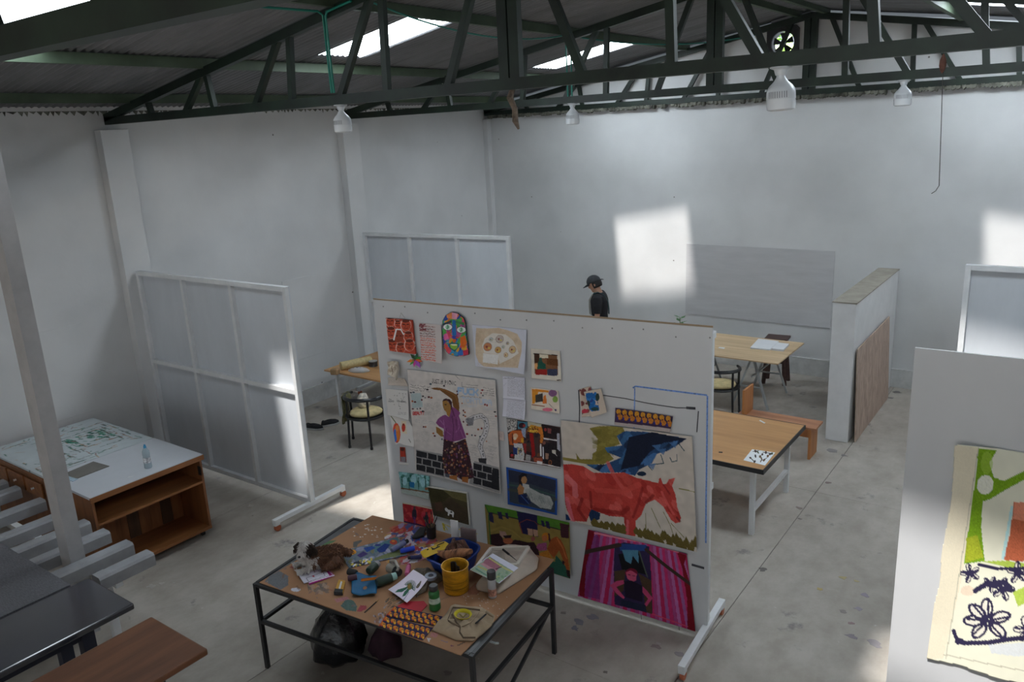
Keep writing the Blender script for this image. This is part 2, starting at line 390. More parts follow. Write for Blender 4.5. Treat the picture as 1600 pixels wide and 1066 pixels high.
# tree in the yard, seen through the fan
t = empty('yard_tree', (-6.0, 17.5, 0)); tag(t, 'green leafy tree outside, seen through the fan opening', 'tree')
MB().tube([(0, 0, 0), (.05, 0, 2.5), (0, .1, 5)], [.14, .11, .05]).build('trunk', mat('bark', (.12, .09, .06), .9), t, smooth=True)
b = MB()
for k in range(900):
    d = V((random.gauss(0, 1), random.gauss(0, 1), random.gauss(0, 1))).normalized()*random.uniform(.3, 1.5); c = V((0, 0, 5.0))+V((d.x, d.y, d.z*.9))
    u = V((random.gauss(0, 1), random.gauss(0, 1), random.gauss(0, 1))).normalized()*.09; w = u.orthogonal().normalized()*.05
    b.add([c-u, c+w, c+u, c-w], [(0, 1, 2, 3)])
tag(b.build('foliage', mat('leaf', (.18, .34, .06), .6, .4, 3), t), kind='stuff')
# teal conduit pipes and slack cable under the roof
TEAL = mat('teal_plastic', rgb(20, 120, 105), .4, .1)
def conduit(pts, label, r=.011, cable=False):
    o = MB().tube(pts, r, 8).build('electric_cable' if cable else 'conduit_pipe', TEAL, smooth=True, sharp=60)
    tag(o, label, 'cable' if cable else 'pipe'); return o
lx = -5.55
zr = roof_z(lx)
conduit([(lx-.2, TR[2]-2., zr-.06), (lx-.1, TR[2]-.55, zr-.06), (lx-.03, TR[2]-.1, zr-.06), (lx-.01, TR[2]-.06, zr-.09), (lx-.01, TR[2]-.05, 4.4)], 'left teal conduit dropping along the truss to the leftmost lamp')
conduit([(lx+.35, TR[2]-.06, zr-.02), (lx+.12, TR[2]-.06, zr-.055), (lx+.04, TR[2]-.06, zr-.07), (lx+.02, TR[2]-.06, zr-.11), (lx+.02, TR[2]-.05, 4.4)], 'right teal conduit beside the first, above the leftmost lamp')
def sag(a, b, d, n=18): return [V(a).lerp(V(b), i/n) - V((0, 0, 4*d*(i/n)*(1-i/n))) for i in range(n+1)]
conduit(sag((lx+.35, TR[2], roof_z(lx+.35)-.03), (-5.45, TR[3]-.05, roof_z(-5.45)-.05), .16), 'slack teal cable running from the nearer truss to the farther one', .009, True)
conduit(sag((-5.45, TR[3]+.02, roof_z(-5.45)-.05), (-4.3, TR[4]-.1, roof_z(-4.3)-.14), .12), 'slack teal cable running from the farther truss toward the fan', .009, True)
conduit([(-5.45, TR[3]-.05, roof_z(-5.45)-.06), (-5.44, TR[3]-.05, 4.38)], 'thin teal conduit above the small lamp left of the fan, left one', .010)
conduit([(-5.38, TR[3]-.05, roof_z(-5.38)-.06), (-5.38, TR[3]-.05, 4.38)], 'thin teal conduit above the small lamp left of the fan, right one', .010)
# bulb lamps hanging from the chords, unlit
GLOBE = mat('milky_globe', (.74, .76, .78), .25, .03)
CAPW = mat('lamp_plastic', (.62, .64, .66), .35, .03)
FIN = mat('lamp_fins', (.28, .29, .31), .5, .05)
def lamp(x, y, z, s, tilt, label):
    t = empty('bulb_lamp', (x, y, z)); tag(t, label, 'lamp', 'bulb lamps under the trusses')
    MB().lathe([(.062*s, 0), (.066*s, -.008*s), (.04*s, -.018*s), (.03*s, -.05*s)], n=20).build('ceiling_rose', CAPW, t, smooth=True)
    R = Matrix.Rotation(tilt, 3, 'Y')
    MB().lathe([(.024*s, -.035*s), (.027*s, -.062*s), (.042*s, -.085*s), (.066*s, -.108*s), (.081*s, -.13*s), (.085*s, -.15*s), (.086*s, -.19*s)], n=24, R=R).build('body', CAPW, t, smooth=True)
    for k in range(9):
        a = -1.5+k*.16 - .65
        c = R @ V((.0838*s*math.cos(a), .0838*s*math.sin(a), -.165*s))
        MB().box(c, (.006*s, .006*s, .038*s), R=R @ Matrix.Rotation(a, 3, 'Z')).build('cooling_slot', FIN, t)
    MB().lathe([(.085*s, -.19*s), (.086*s, -.225*s), (.082*s, -.25*s), (.06*s, -.258*s), (.0, -.26*s)], n=24, R=R).build('diffuser', GLOBE, t, smooth=True)
lamp(-5.52, TR[2], 4.298, .93, -.03, 'white bulb lamp under the nearer truss, leftmost of the four')
lamp(-1.62, TR[2], 4.298, 1.0, -.04, 'largest white bulb lamp, in front of the fan')
lamp(-5.41, TR[3], 4.298, 1.0, .0, 'small white bulb lamp under the farther truss, left of the fan')
lamp(-1.62, TR[3], 4.298, .95, .0, 'small white bulb lamp under the farther truss, rightmost of the four')
# hook and hanging wire at the right
t = empty('hanging_wire', (-.74, TR[2]-.02, 4.29)); tag(t, 'thin hanging wire with a knotted weight at the right', 'wire')
WIRE = mat('dark_wire', (.05, .045, .04), .6)
MB().tube([(0, 0, .0), (.0, 0, -.02), (.02, 0, -.40), (.035, 0, -.70), (.02, 0, -.73), (.0, 0, -.745)], .0022, 6).build('wire', WIRE, t)
MB().lathe([(.003, -.0), (.016, -.03), (.018, -.06), (.012, -.085), (.003, -.10)], n=12).build('weight', mat('rust', (.16, .07, .05), .8, .4, 30), t, smooth=True)
o = MB().tube([(-3.64+.02, TR[2], 4.31), (-3.62, TR[2]-.05, 4.24), (-3.60, TR[2]-.02, 4.16), (-3.585, TR[2]-.04, 4.07), (-3.565, TR[2]-.03, 4.01)], [.02, .026, .022, .024, .008], 7).build('rag_strip', mat('rag', (.16, .12, .09), .9, .5, 20), smooth=True)
tag(o, 'brown twisted rag tied to the nearer truss near its middle post', 'rag')
# ------------------------------------------------------------------ partitions
CASTOR = mat('orange_castor', (.45, .12, .05), .5, .2)
def foot(t, x, y0, y1, z=.115):
    """foot beam across the partition with a castor at each end"""
    f = MB().box((x, (y0+y1)/2, z), (.055, y1-y0, .05)).build('foot_beam', METALW, t, bevel=.004)
    for y in (y0+.03, y1-.03):
        MB().box((x, y, z-.035), (.05, .06, .02)).build('castor_plate', METALW, f)
        MB().lathe([(.012, -.016), (.036, -.016), (.036, .016), (.012, .016)], (x, y+.01, .037), 16, Matrix.Rotation(math.pi/2, 3, 'Y')).build('castor', CASTOR, f, smooth=True)
def framed_partition(a, b, label, feet=(1,), zb=.12, zt=2.56, cols=3, split=.52):
    """board on the far side, frame of bars on the near side"""
    a, b = V((*a, 0)), V((*b, 0)); L_ = (b-a).length
    t = empty('partition', a, math.atan2(b.y-a.y, b.x-a.x)); tag(t, label, 'partition', 'framed studio partitions')
    MB().box((L_/2, .03, (zb+zt)/2), (L_, .012, zt-zb)).build('board', FIELD, t)
    w = .05
    for i in range(cols+1):
        x = w/2+(L_-w)*i/cols
        MB().box((x, 0, (zb+zt)/2), (w, .05, zt-zb)).build('upright', METALW, t, bevel=.003)
    zm = zb+(zt-zb)*split
    for z in (zb+w/2, zm, zt-w/2):
        for i in range(cols):
            x0 = w+(L_-w)*i/cols; x1 = (L_-w)*(i+1)/cols
            MB().box(((x0+x1)/2, .0005, z), (x1-x0-.0006, .049, w)).build('rail', METALW, t)
    for k in feet: foot(t, L_*k-.025 if k else .03, -.52, .48)
    return t
framed_partition((-9.42, 5.03), (-6.62, 5.07), 'white framed partition on castors beside the cabinets, six fields', (0, 1), split=.53)
framed_partition((-9.3, 8.72), (-6.62, 8.98), 'white framed partition behind the picture wall, in front of the left corner', (0, 1), split=.55)
framed_partition((-.91, 8.56), (1.5, 8.56), 'white framed partition at the right edge, behind the other panel', (0, 1), split=.5, cols=2)
# the picture wall: a plain board on foot beams
PA, PB = V((-5.28, 4.99, 0)), V((-2.09, 5.22, 0))
PD = (PB-PA).normalized(); PN = V((PD.y, -PD.x, 0))                        # toward the camera
PLEN = (PB-PA).length
t = empty('display_panel', PA, math.atan2(PD.y, PD.x)); tag(t, 'big white display panel covered with paintings and drawings', 'panel')
zt0, zt1 = 2.555, 2.575
b = MB(); b.prism([(0, .06), (PLEN, .06), (PLEN, zt1), (0, zt0)], 0, .018, lambda x, y, z: V((x, z, y))); b.build('board', PANELW, t)
for x in (.03, PLEN/2, PLEN-.03): MB().box((x, .045, 1.3), (.05, .05, 2.45)).build('upright', METALW, t)
for z in (.12, 1.3, 2.5): MB().box((PLEN/2, .0955, z), (PLEN-.02, .05, .05)).build('rail', METALW, t)
MB().bar((0, .009, zt0+.003), (PLEN, .009, zt1+.003), .006, .02).build('top_edge', mat('raw_board_edge', (.35, .25, .16), .7), t)
foot(t, PLEN-.01, -.56, .42)
foot(t, .05, -.3, .42)
rows_of_tacks = MB()
for k in range(13):
    x = .12+k*.255
    rows_of_tacks.lathe([(.007, 0), (.005, .004)], (x, -.0001, 2.50+.02*math.sin(k*2.1)), 8, Matrix.Rotation(math.pi/2, 3, 'X'))
tag(rows_of_tacks.build('tack', mat('tack_steel', (.25, .25, .26), .4, metal=.6), t), kind='stuff')
# the other panel at the right
t2 = empty('display_panel', (-.80, 5.33, 0), math.radians(.5)); tag(t2, 'white display panel at the right edge with one hanging cloth painting', 'panel')
MB().box((1.25, .009, 1.31), (2.5, .018, 2.50)).build('board', PANELW, t2, bevel=.002)
for x in (.03, 1.25, 2.47): MB().box((x, .045, 1.3), (.05, .05, 2.45)).build('upright', METALW, t2)
foot(t2, 2.3, -.3, .45)
# back wall board and plaster-board block
o = MB().box((-4.27, YB-.008, 1.41), (2.40, .012, 1.21), R=Matrix.Rotation(math.radians(.4), 3, 'Y')).build('wall_board', mat('grey_board', (.535, .53, .54), .6, .06, 2, (1, 1, 6))); tag(o, 'large pale grey board fixed flat on the back wall', 'board')
t = empty('block_wall', (-2.29, 11.13, 0)); tag(t, 'white boxed stub wall standing out from the back wall', 'wall stub')
MB().box((0, 0, .895), (.27, 2.5, 1.79)).build('body', WHITE, t, bevel=.004)
MB().box((0, .0, 1.797), (.285, 2.52, .012)).build('cap_board', mat('raw_fibreboard', (.33, .30, .25), .8, .2, 5), t)
o = MB(); RL = Matrix.Rotation(math.radians(-2.2), 3, 'Y')
o.prism([(9.93, 0.0), (11.86, 0.0), (11.80, 1.22), (9.96, 1.20)], 0, .012, lambda x, y, z: V((-2.085-.052*y/1.22+z, x, y+.005)))
o = o.build('plywood_sheet', mat('plywood', (.40, .28, .22), .6, .12, 2.4, (1, 2.6, 1), col2=(.54, .41, .33), dist=1.6, detail=6)); tag(o, 'plywood sheet with strong grain leaning against the white stub wall', 'plywood')
# ------------------------------------------------------------------ cabinets and platform at the left
OAK = wood('orange_pine', (.19, .07, .024), (.29, .115, .042), 2, 2.0, .45)
OAKX = wood('orange_pine_top', (.24, .09, .03), (.34, .14, .05), 1, 2.0, .45)
LAM = mat('white_laminate', (.60, .62, .66), .35, .03)
t = empty('cabinet', (-7.62, 3.6, 0)); tag(t, 'orange wood cabinet with white laminate top and open shelf, nearest the partition', 'cabinet')
X0, X1, Y0, Y1, H = -.44, .44, -.57, .57, .89
MB().box((0, 0, H+.017), (.92, 1.17, .026)).build('top', LAM, t)
b = MB(); b.box((.46-.002, 0, H+.0), (.014, 1.175, .052)).build('top_edging', OAKX, t)
MB().box((0, Y0+.012, .48), (.87, .024, .80)).build('side_panel', OAK, t); MB().box((0, Y1-.012, .48), (.87, .024, .80)).build('side_panel', OAK, t)
MB().box((.0, 0, .095), (.88, 1.14, .03)).build('bottom_board', OAKX, t)
MB().box((.0, 0, .62), (.88, 1.09, .022)).build('shelf', OAKX, t)
DK = wood('dark_pine', (.06, .028, .014), (.10, .045, .02), 2, 2.0)
for k in range(9):
    w = 1.09/9; MB().box((-.05+.002*(k % 3), -.545+w*(k+.5), .358), (.02, w-.003, .50)).build('back_plank', DK if k in (4, 7) else OAK, t)
MB().box((-.42, 0, .75), (.02, 1.09, .24)).build('back_panel', DK, t)
for x in (-.36, .36):
    for y in (-.5, .5): MB().lathe([(.01, -.014), (.03, -.014), (.03, .014), (.01, .014)], (x, y, .035), 14, Matrix.Rotation(math.pi/2, 3, 'X')).box((x, y, .07), (.04, .04, .02)).build('castor', DARK, t)
for y in (.40,): MB().box((.41, .55, .74), (.05, .012, .1)).build('hinge', DARK, t)
t = empty('cabinet', (-8.77, 3.6, 0)); tag(t, 'orange wood cabinet against the left wall, topped with a paint-scratched board', 'cabinet')
MB().box((0, Y0+.012, .48), (1.3, .024, .80)).build('side_panel', OAK, t); MB().box((0, Y1-.012, .48), (1.3, .024, .80)).build('side_panel', OAK, t)
MB().box((.64, 0, .48), (.02, 1.09, .80)).build('back_panel', OAK, t); MB().box((-.64, 0, .48), (.02, 1.09, .80)).build('back_panel', OAK, t)
MB().box((0, 0, .095), (1.3, 1.14, .03)).build('bottom_board', OAKX, t)
for k in range(3):
    dr = MB().box((-.38+k*.40, Y0-.012, .74), (.36, .02, .16)).build('drawer', OAKX, t, bevel=.003)
    MB().lathe([(.012, 0), (.008, .012), (.014, .022)], (-.38+k*.40, Y0-.022, .74), 10, Matrix.Rotation(math.pi/2, 3, 'X')).build('knob', METALW, dr)
MB().box((0, 0, .885), (1.33, 1.17, .02)).build('top', OAKX, t)
for x in (-.55, .55):
    for y in (-.5, .5): MB().lathe([(.01, -.014), (.03, -.014), (.03, .014), (.01, .014)], (x, y, .035), 14, Matrix.Rotation(math.pi/2, 3, 'X')).box((x, y, .07), (.04, .04, .02)).build('castor', DARK, t)
# platform of white beams
t = empty('beam_platform', (-7.4, 2.3, 0)); tag(t, 'low platform of parallel white beams in front of the cabinets', 'platform')
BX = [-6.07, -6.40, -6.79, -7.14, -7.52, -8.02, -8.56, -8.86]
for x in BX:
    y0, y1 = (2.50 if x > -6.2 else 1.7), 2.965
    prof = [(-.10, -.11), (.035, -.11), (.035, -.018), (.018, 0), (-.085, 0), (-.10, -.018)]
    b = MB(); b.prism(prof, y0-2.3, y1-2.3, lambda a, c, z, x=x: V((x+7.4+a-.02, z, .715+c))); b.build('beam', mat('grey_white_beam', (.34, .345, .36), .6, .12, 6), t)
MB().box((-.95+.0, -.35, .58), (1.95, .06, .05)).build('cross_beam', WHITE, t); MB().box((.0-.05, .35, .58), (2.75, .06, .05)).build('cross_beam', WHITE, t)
for x, y in ((-1.3, .35), (1.1, .35), (-1.3, -.35), (.2, -.35)): MB().box((x, y, .2775), (.06, .06, .555)).build('leg', WHITE, t)
pts = [at(p, .735) for p in ((-30, 826), (88, 905))]
yb = sum(p.y for p in pts)/2
MB().box((-.32, (1.3+yb)/2-2.3, .7255), (3.16, yb-1.3, .018)).build('deck_board', mat('grey_deck', (.15, .15, .165), .8, .3, 30, (1, 4, 1), bump=.3), t)
o = MB().box((-6.62, 2.563, 2.18), (.18, .12, 4.36)).build('steel_post', mat('grey_white_post', (.42, .42, .43), .6, .15, 3)); tag(o, 'tall grey post rising past the white beams at the left edge', 'post')
# two heavy tables in the left foreground
def heavy_table(x0, x1, y1, material, legm, label, th=.05):
    t = empty('heavy_table', ((x0+x1)/2, y1-.95, 0)); tag(t, label, 'table')
    w = x1-x0
    MB().box((0, 0, .75-th/2), (w, 1.9, th)).build('table_top', material, t, bevel=.012)
    for sx in (-1, 1):
        for sy in (-1, 1): MB().box((sx*(w/2-.12), sy*(.95-.32), .35), (.09, .09, .70)).build('leg', legm, t, bevel=.004)
    MB().box((0, 0, .655), (w-.2, 1.2, .09)).build('apron', legm, t)
    return t
DKT = mat('dark_glossy_paint', (.025, .025, .036), .2, .35, 3, (1, .35, 1), col2=(.04, .04, .055), bump=.03, spec=1.)
DB = DKT.node_tree.nodes['Principled BSDF']; DB.inputs['Coat Weight'].default_value = .3; DB.inputs['Coat IOR'].default_value = 2.; DB.inputs['Coat Roughness'].default_value = .12
heavy_table(-6.09, -5.42, 2.44, DKT, mat('dark_blue_legs', (.02, .022, .04), .5), 'heavy black glossy table in the left foreground')
heavy_table(-5.15, -4.46, 2.42, wood('reddish_plank', (.14, .055, .026), (.22, .09, .042), 1, 1.4, .4), mat('dark_blue_legs', (.02, .022, .04)), 'heavy reddish-brown wooden table at the bottom left corner')
# things on the cabinets
t = empty('water_bottle', at((232, 731), .92)); tag(t, 'clear plastic water bottle with blue cap on the white cabinet top', 'bottle')
def clear_plastic():
    M, nt, B = nodes_of('clear_plastic'); B.inputs['Base Color'].default_value = (.72, .86, .93, 1); B.inputs['Roughness'].default_value = .12
    B.inputs['Transmission Weight'].default_value = .55; B.inputs['IOR'].default_value = 1.2; return M
CLEAR = clear_plastic()
MB().lathe([(.034, .001), (.037, .01), (.036, .05), (.037, .06), (.036, .09), (.033, .12), (.036, .15), (.034, .175), (.020, .205), (.014, .215)], n=20).build('body', CLEAR, t, smooth=True)
MB().lathe([(.0375, .06), (.0375, .115)], n=20, cap=False).build('print_band', mat('bottle_print', (.35, .52, .62), .4, .9, 40, col2=(.85, .88, .9)), t, smooth=True)
MB().lathe([(.015, .213), (.015, .232), (.010, .236), (.010, .248)], n=14).build('cap', mat('blue_cap', (.05, .30, .55), .4), t, smooth=True)
def quad_sheet(pts, th, name, material, bevel=0.):
    b = MB(); n = len(pts); b.add([V(p) for p in pts]+[V(p)+V((0, 0, th)) for p in pts], [tuple(range(n-1, -1, -1)), tuple(range(n, 2*n))]+[(i, (i+1) % n, n+(i+1) % n, n+i) for i in range(n)])
    return b.build(name, material, bevel=bevel)
o = quad_sheet([at(p, .9215) for p in ((98, 742), (119, 749), (171, 729), (146, 722))], .006, 'cardboard_sheet', mat('grey_card', (.20, .185, .165), .8)); tag(o, 'grey-brown cardboard rectangle on the white cabinet top', 'cardboard')
t = empty('notebook', at((100, 747), .9215)); tag(t, 'small pale blue notebook with dark blue edge beside the cardboard', 'notebook')
lo = t.location
for nm, q, z, mm in (('cover', ((86, 744), (114, 753), (122, 749), (94, 740)), 0, mat('pale_blue_cover', (.45, .58, .68), .5)), ('spine', ((84, 743.5), (88, 745), (98, 740), (94, 738.5)), .001, mat('navy_spine', (.03, .05, .2), .5))):
    c = quad_sheet([at(p, .9215)-lo for p in q], .006+z, nm, mm); c.parent = t
o = quad_sheet([at(p, .9215) for p in ((199, 747), (207, 745), (209, 743.5), (201, 745))], .001, 'paper_scrap', WHITE); tag(o, 'tiny white paper scrap near the front edge of the cabinet top', 'paper')
# ------------------------------------------------------------------ tables, chairs, bench
BIRCH = wood('birch_top', (.47, .24, .09), (.55, .30, .125), 0, 1.2, .5)
PLY = wood('pale_ply', (.52, .36, .20), (.64, .47, .29), 0, 1.2, .55)
def steel_table(x0, x1, y0, y1, h, topm, label, edge=None, th=.03, rail=.02, leg=.05, low=True):
    t = empty('work_table', ((x0+x1)/2, (y0+y1)/2, 0)); tag(t, label, 'table')
    w, d = x1-x0, y1-y0
    MB().box((0, 0, h-th/2), (w, d, th)).build('table_top', topm, t)
    if edge:
        for c, s_ in (((0, -d/2-.006, h-th/2), (w+.024, .012, th+.002)), ((0, d/2+.006, h-th/2), (w+.024, .012, th+.002)), ((-w/2-.006, 0, h-th/2), (.012, d, th+.002)), ((w/2+.006, 0, h-th/2), (.012, d, th+.002))):
            MB().box(c, s_).build('edge_band', edge, t)
    ix, iy = w/2-.13, d/2-.12
    for sx in (-1, 1):
        for sy in (-1, 1): MB().box((sx*ix, sy*iy, (h-th)/2), (leg, leg, h-th)).build('leg', METALW, t, bevel=.003)
        MB().box((sx*ix, 0, h-th-.026), (leg*.9, 2*iy-leg, leg)).build('end_rail', METALW, t)
        if low: MB().box((sx*ix, 0, .26), (leg*.8, 2*iy-leg, leg*.8)).build('low_rail', METALW, t)
    for sy in (-1, 1): MB().box((0, sy*iy, h-th-.026), (2*ix-leg, leg*.9, leg)).build('side_rail', METALW, t)
    return t
steel_table(-4.35, -2.25, 6.93, 8.26, .77, BIRCH, 'large light wood table with black edge, right of the picture wall', mat('black_edge', (.02, .02, .022), .5), .045)
steel_table(-8.87, -6.95, 7.28, 8.42, .74, BIRCH, 'light wood table against the left wall behind the partition', None, .022, leg=.045, low=False)
t = empty('trestle_table', (-4.1, 10.99, 0)); tag(t, 'pale plywood table on trestles in front of the back wall', 'table')
MB().box((0, 0, .752), (1.76, 1.2, .018)).build('table_top', PLY, t)
GREYM = mat('grey_steel', (.36, .38, .38), .45, .1)
for x in (-.55, .45):
    tr = MB().box((x, 0, .72), (.05, .95, .04)).build('trestle', GREYM, t)
    for y in (-.38, .38):
        for s_ in (-1, 1): MB().bar((x+s_*.02, y, .715), (x+s_*.26, y+(.05 if y > 0 else -.05), .0), .028, .028).build('trestle_leg', GREYM, tr)
        MB().bar((x-.16, y, .30), (x+.16, y, .30), .02, .02).build('trestle_brace', GREYM, tr)
    MB().bar((x, -.38, .45), (x, .38, .45), .02, .02).build('trestle_brace', GREYM, tr)
CUSH = mat('straw_cushion', (.62, .50, .26), .9, .25, 12, bump=.4, bscale=60)
BLKC = mat('black_lacquer', (.012, .012, .014), .28, .2)
def chair(loc, rz, label):
    """round-backed chair; its back points to local -y"""
    t = empty('armchair', loc, rz); tag(t, label, 'chair', 'black round-back chairs')
    R_ = .27
    arc = [(R_*math.cos(a), R_*.95*math.sin(a), .675+.012*math.sin(a)*-1) for a in np.linspace(math.radians(-205), math.radians(25), 26)]
    MB().tube(arc, [(.026, .018)]*26, 8).build('back_rail', BLKC, t, smooth=True)
    for a, top in ((-195, .67), (-125, .675), (-55, .675), (15, .67)):
        c, s_ = math.cos(math.radians(a)), math.sin(math.radians(a))
        MB().tube([(R_*c*1.0, R_*.95*s_, top), (R_*c*.99, R_*.95*s_, .43), (R_*c*1.06, R_*1.02*s_, .02)], [.016, .016, .015], 8).build('leg', BLKC, t, smooth=True)
        MB().lathe([(.019, 0), (.019, .03), (.014, .035)], (R_*c*1.06, R_*1.02*s_, 0), 10).build('foot_cap', DARK, t)
    ring = [(.265*math.cos(a), .255*math.sin(a), .415) for a in np.linspace(0, 2*math.pi, 28, endpoint=False)]
    MB().tube(ring, .016, 8, close=True).build('seat_ring', BLKC, t, smooth=True)
    MB().lathe([(.0, .402), (.25, .402), (.25, .415), (.0, .42)], n=24).build('seat', BLKC, t)
    rings = []
    for r, z in ((.0, .418), (.17, .417), (.215, .43), (.22, .45), (.20, .468), (.12, .478), (.0, .48)):
        rings.append([V((r*(1+.04*math.sin(3*a))*math.cos(a), r*(1+.05*math.cos(2*a))*math.sin(a), z)) for a in [2*math.pi*i/24 for i in range(24)]])
    MB().loft(rings).build('cushion', CUSH, t, smooth=True, sharp=0)
    return t
chair((-7.60, 6.86, 0), math.radians(18), 'black round-back chair with straw cushion at the left table, garments on its side')
chair((-3.93, 10.12, 0), math.radians(25), 'black round-back chair with straw cushion at the plywood table')
# garments on the left chair
def cloth(grid, name, material, th=.006):
    """a draped sheet from a grid of points, given thickness"""
    n, m_ = len(grid), len(grid[0]); b = MB(); b.add([p for r in grid for p in r], [(i*m_+j, i*m_+j+1, (i+1)*m_+j+1, (i+1)*m_+j) for i in range(n-1) for j in range(m_-1)])
    o = b.build(name, material, smooth=True, sharp=0)
    s1 = o.modifiers.new('subdivision', 'SUBSURF'); s1.levels = s1.render_levels = 1
    md = o.modifiers.new('thickness', 'SOLIDIFY'); md.thickness = th; md.offset = 0
    return o
g = []
for i in range(12):
    u = i/11; row = []
    for j in range(8):
        v = j/7-.5; a = math.radians(-172-40*v)
        fold = .02*math.sin(5*v*6+i)*min(1, u*2)
        out = .025+.03*abs(u-.35)+fold
        z = .705-.012*abs(u-.35)*6-(max(0, u-.4)*.62)-(max(0, .3-u)*.35)
        side = (u-.35)*.16
        row.append(V((-7.60+(.27+out*(1 if u > .35 else -1))*math.cos(a+.31)-.0, 6.86+(.26+out*(1 if u > .35 else -1))*math.sin(a+.31), z)))
    g.append(row)
o = cloth(g, 'patterned_jacket', mat('camouflage_green', (.055, .075, .03), .9, .6, 16, col2=(.17, .15, .07))); tag(o, 'green patterned jacket draped over the left side of the chair', 'jacket')
b = MB()
rings = []
for k, (r, z) in enumerate(((.02, .475), (.10, .478), (.12, .53), (.105, .60), (.06, .66), (.02, .67))):
    rings.append([V((-7.70+r*.75*(1+.2*math.sin(3*a+k))*math.cos(a), 6.93+r*.65*(1+.15*math.cos(4*a+k*2))*math.sin(a), z)) for a in [2*math.pi*i/18 for i in range(18)]])
o = b.loft(rings).build('cloth_bag', mat('printed_canvas', (.52, .50, .46), .9, .5, 22, col2=(.7, .6, .5)), smooth=True, sharp=0); tag(o, 'crumpled pale printed bag on the straw cushion', 'bag')
# shoes
for k, (p, rz, lab) in enumerate((((491, 671), math.radians(25), 'black slip-on shoe lying farther from the left table leg'), ((515.5, 664.5), math.radians(68), 'black slip-on shoe close to the left table leg'))):
    t = empty('shoe', at(p, 0), rz); tag(t, lab, 'shoe', 'pair of black slip-on shoes')
    out = lambda s, z: [V((s*.145*math.cos(a)*(1 if math.cos(a) > 0 else .95), s*.05*math.sin(a)*(1.12 if math.cos(a) > 0 else .85), z)) for a in [2*math.pi*i/20 for i in range(20)]]
    MB().loft([out(1, 0), out(1.03, .006), out(1.03, .026), out(.98, .028)]).build('sole', mat('pale_sole', (.42, .42, .42), .7), t, smooth=True)
    up = []
    for z, s_, sh, lift in ((.027, .98, 0, 0), (.05, .92, 0, 0), (.072, .76, -.012, 0), (.082, .58, -.025, 0), (.075, .40, -.03, 0), (.045, .3, -.03, 0)):
        up.append([V((q.x+sh, q.y, z+(.012 if q.x < -.05 and z > .06 else 0))) for q in out(s_, z)])
    MB().loft(up).build('upper', mat('black_canvas', (.014, .014, .016), .85), t, smooth=True, sharp=0)
# wooden stool
t = empty('wooden_stool', (-3.70, 11.86, 0), math.radians(6)); tag(t, 'dark brown wooden stool behind the plywood table', 'stool')
DBR = wood('dark_brown_wood', (.045, .022, .018), (.075, .035, .028), 0, 2.5, .45)
MB().box((0, 0, .715), (.34, .30, .035)).build('seat', DBR, t, bevel=.006)
for sx in (-1, 1):
    for sy in (-1, 1): MB().bar((sx*.11, sy*.09, .70), (sx*.16, sy*.14, 0), .045, .045).build('leg', DBR, t)
for s_ in (-1, 1):
    MB().box((0, s_*.115, .36), (.24, .022, .035)).build('stretcher', DBR, t); MB().box((s_*.137, 0, .42), (.022, .19, .035)).build('stretcher', DBR, t)
# low bench with an upright end board
REDW = wood('reddish_bench', (.36, .15, .075), (.46, .22, .12), 0, 1.8, .5); ORW = wood('orange_board', (.44, .17, .05), (.55, .23, .08), 2, 1.8, .5)
t = empty('low_bench', (-2.79, 9.28, 0)); tag(t, 'low reddish wooden bench with an upright end board, behind the black-edged table', 'bench')
MB().box((-.05, 0, .395), (.98, .30, .025)).build('seat_board', REDW, t, bevel=.002)
MB().box((.37, 0, .191), (.028, .29, .382)).build('end_leg', ORW, t); MB().box((-.45, 0, .191), (.028, .29, .382)).build('end_leg', ORW, t)
MB().box((-.04, -.05, .31), (.79, .022, .13)).build('apron_board', ORW, t)
MB().box((-.445, .0, .58), (.028, .32, .344)).build('upright_board', ORW, t)
# things on the tables behind
Z1 = .7715
def prismbook(pts, z, th, name, label, cat, cover, pages):
    c = sum((at(p, z) for p in pts), V((0, 0, 0)))/len(pts); t = empty(name, (c.x, c.y, z)); tag(t, label, cat)
    P = [at(p, z)-t.location for p in pts]
    o = quad_sheet(P, .003, 'cover', cover); o.parent = t
    P2 = [p*.97+V((0, 0, .003)) for p in P]; o = quad_sheet(P2, th, 'pages', pages); o.parent = t
    o = quad_sheet([p+V((0, 0, .003+th)) for p in P], .003, 'cover', cover); o.parent = t
    return t
PAPER = mat('white_paper', (.74, .75, .77), .8, .03)
prismbook([(1172, 545), (1185, 531), (1217, 535), (1203, 548)], .7615, .012, 'sketchbook', 'large open white sketchbook on the plywood table', 'book', PAPER, PAPER)
prismbook([(1205, 547.5), (1215, 538), (1233, 540), (1224, 549.5)], .7615, .022, 'sketchbook', 'smaller white book beside the large sketchbook', 'book', PAPER, PAPER)
o = quad_sheet([at(p, .7615) for p in ((1122, 544), (1131, 545.5), (1133, 543.5), (1124, 542.5))], .002, 'note_card', PAPER); tag(o, 'small white card on the left part of the plywood table', 'card')
o = quad_sheet([at(p, .7705) for p in ((1188, 656.5), (1196, 661), (1194, 662), (1186, 657.5))], .0015, 'paper_scrap', PAPER); tag(o, 'little white paper strip in the middle of the black-edged table', 'paper')
o = quad_sheet([at(p, .7705) for p in ((1123, 706), (1129, 706.5), (1129, 708), (1123, 707.5))], .002, 'dark_scrap', DARK); tag(o, 'tiny dark scrap near the front of the black-edged table', 'scrap')
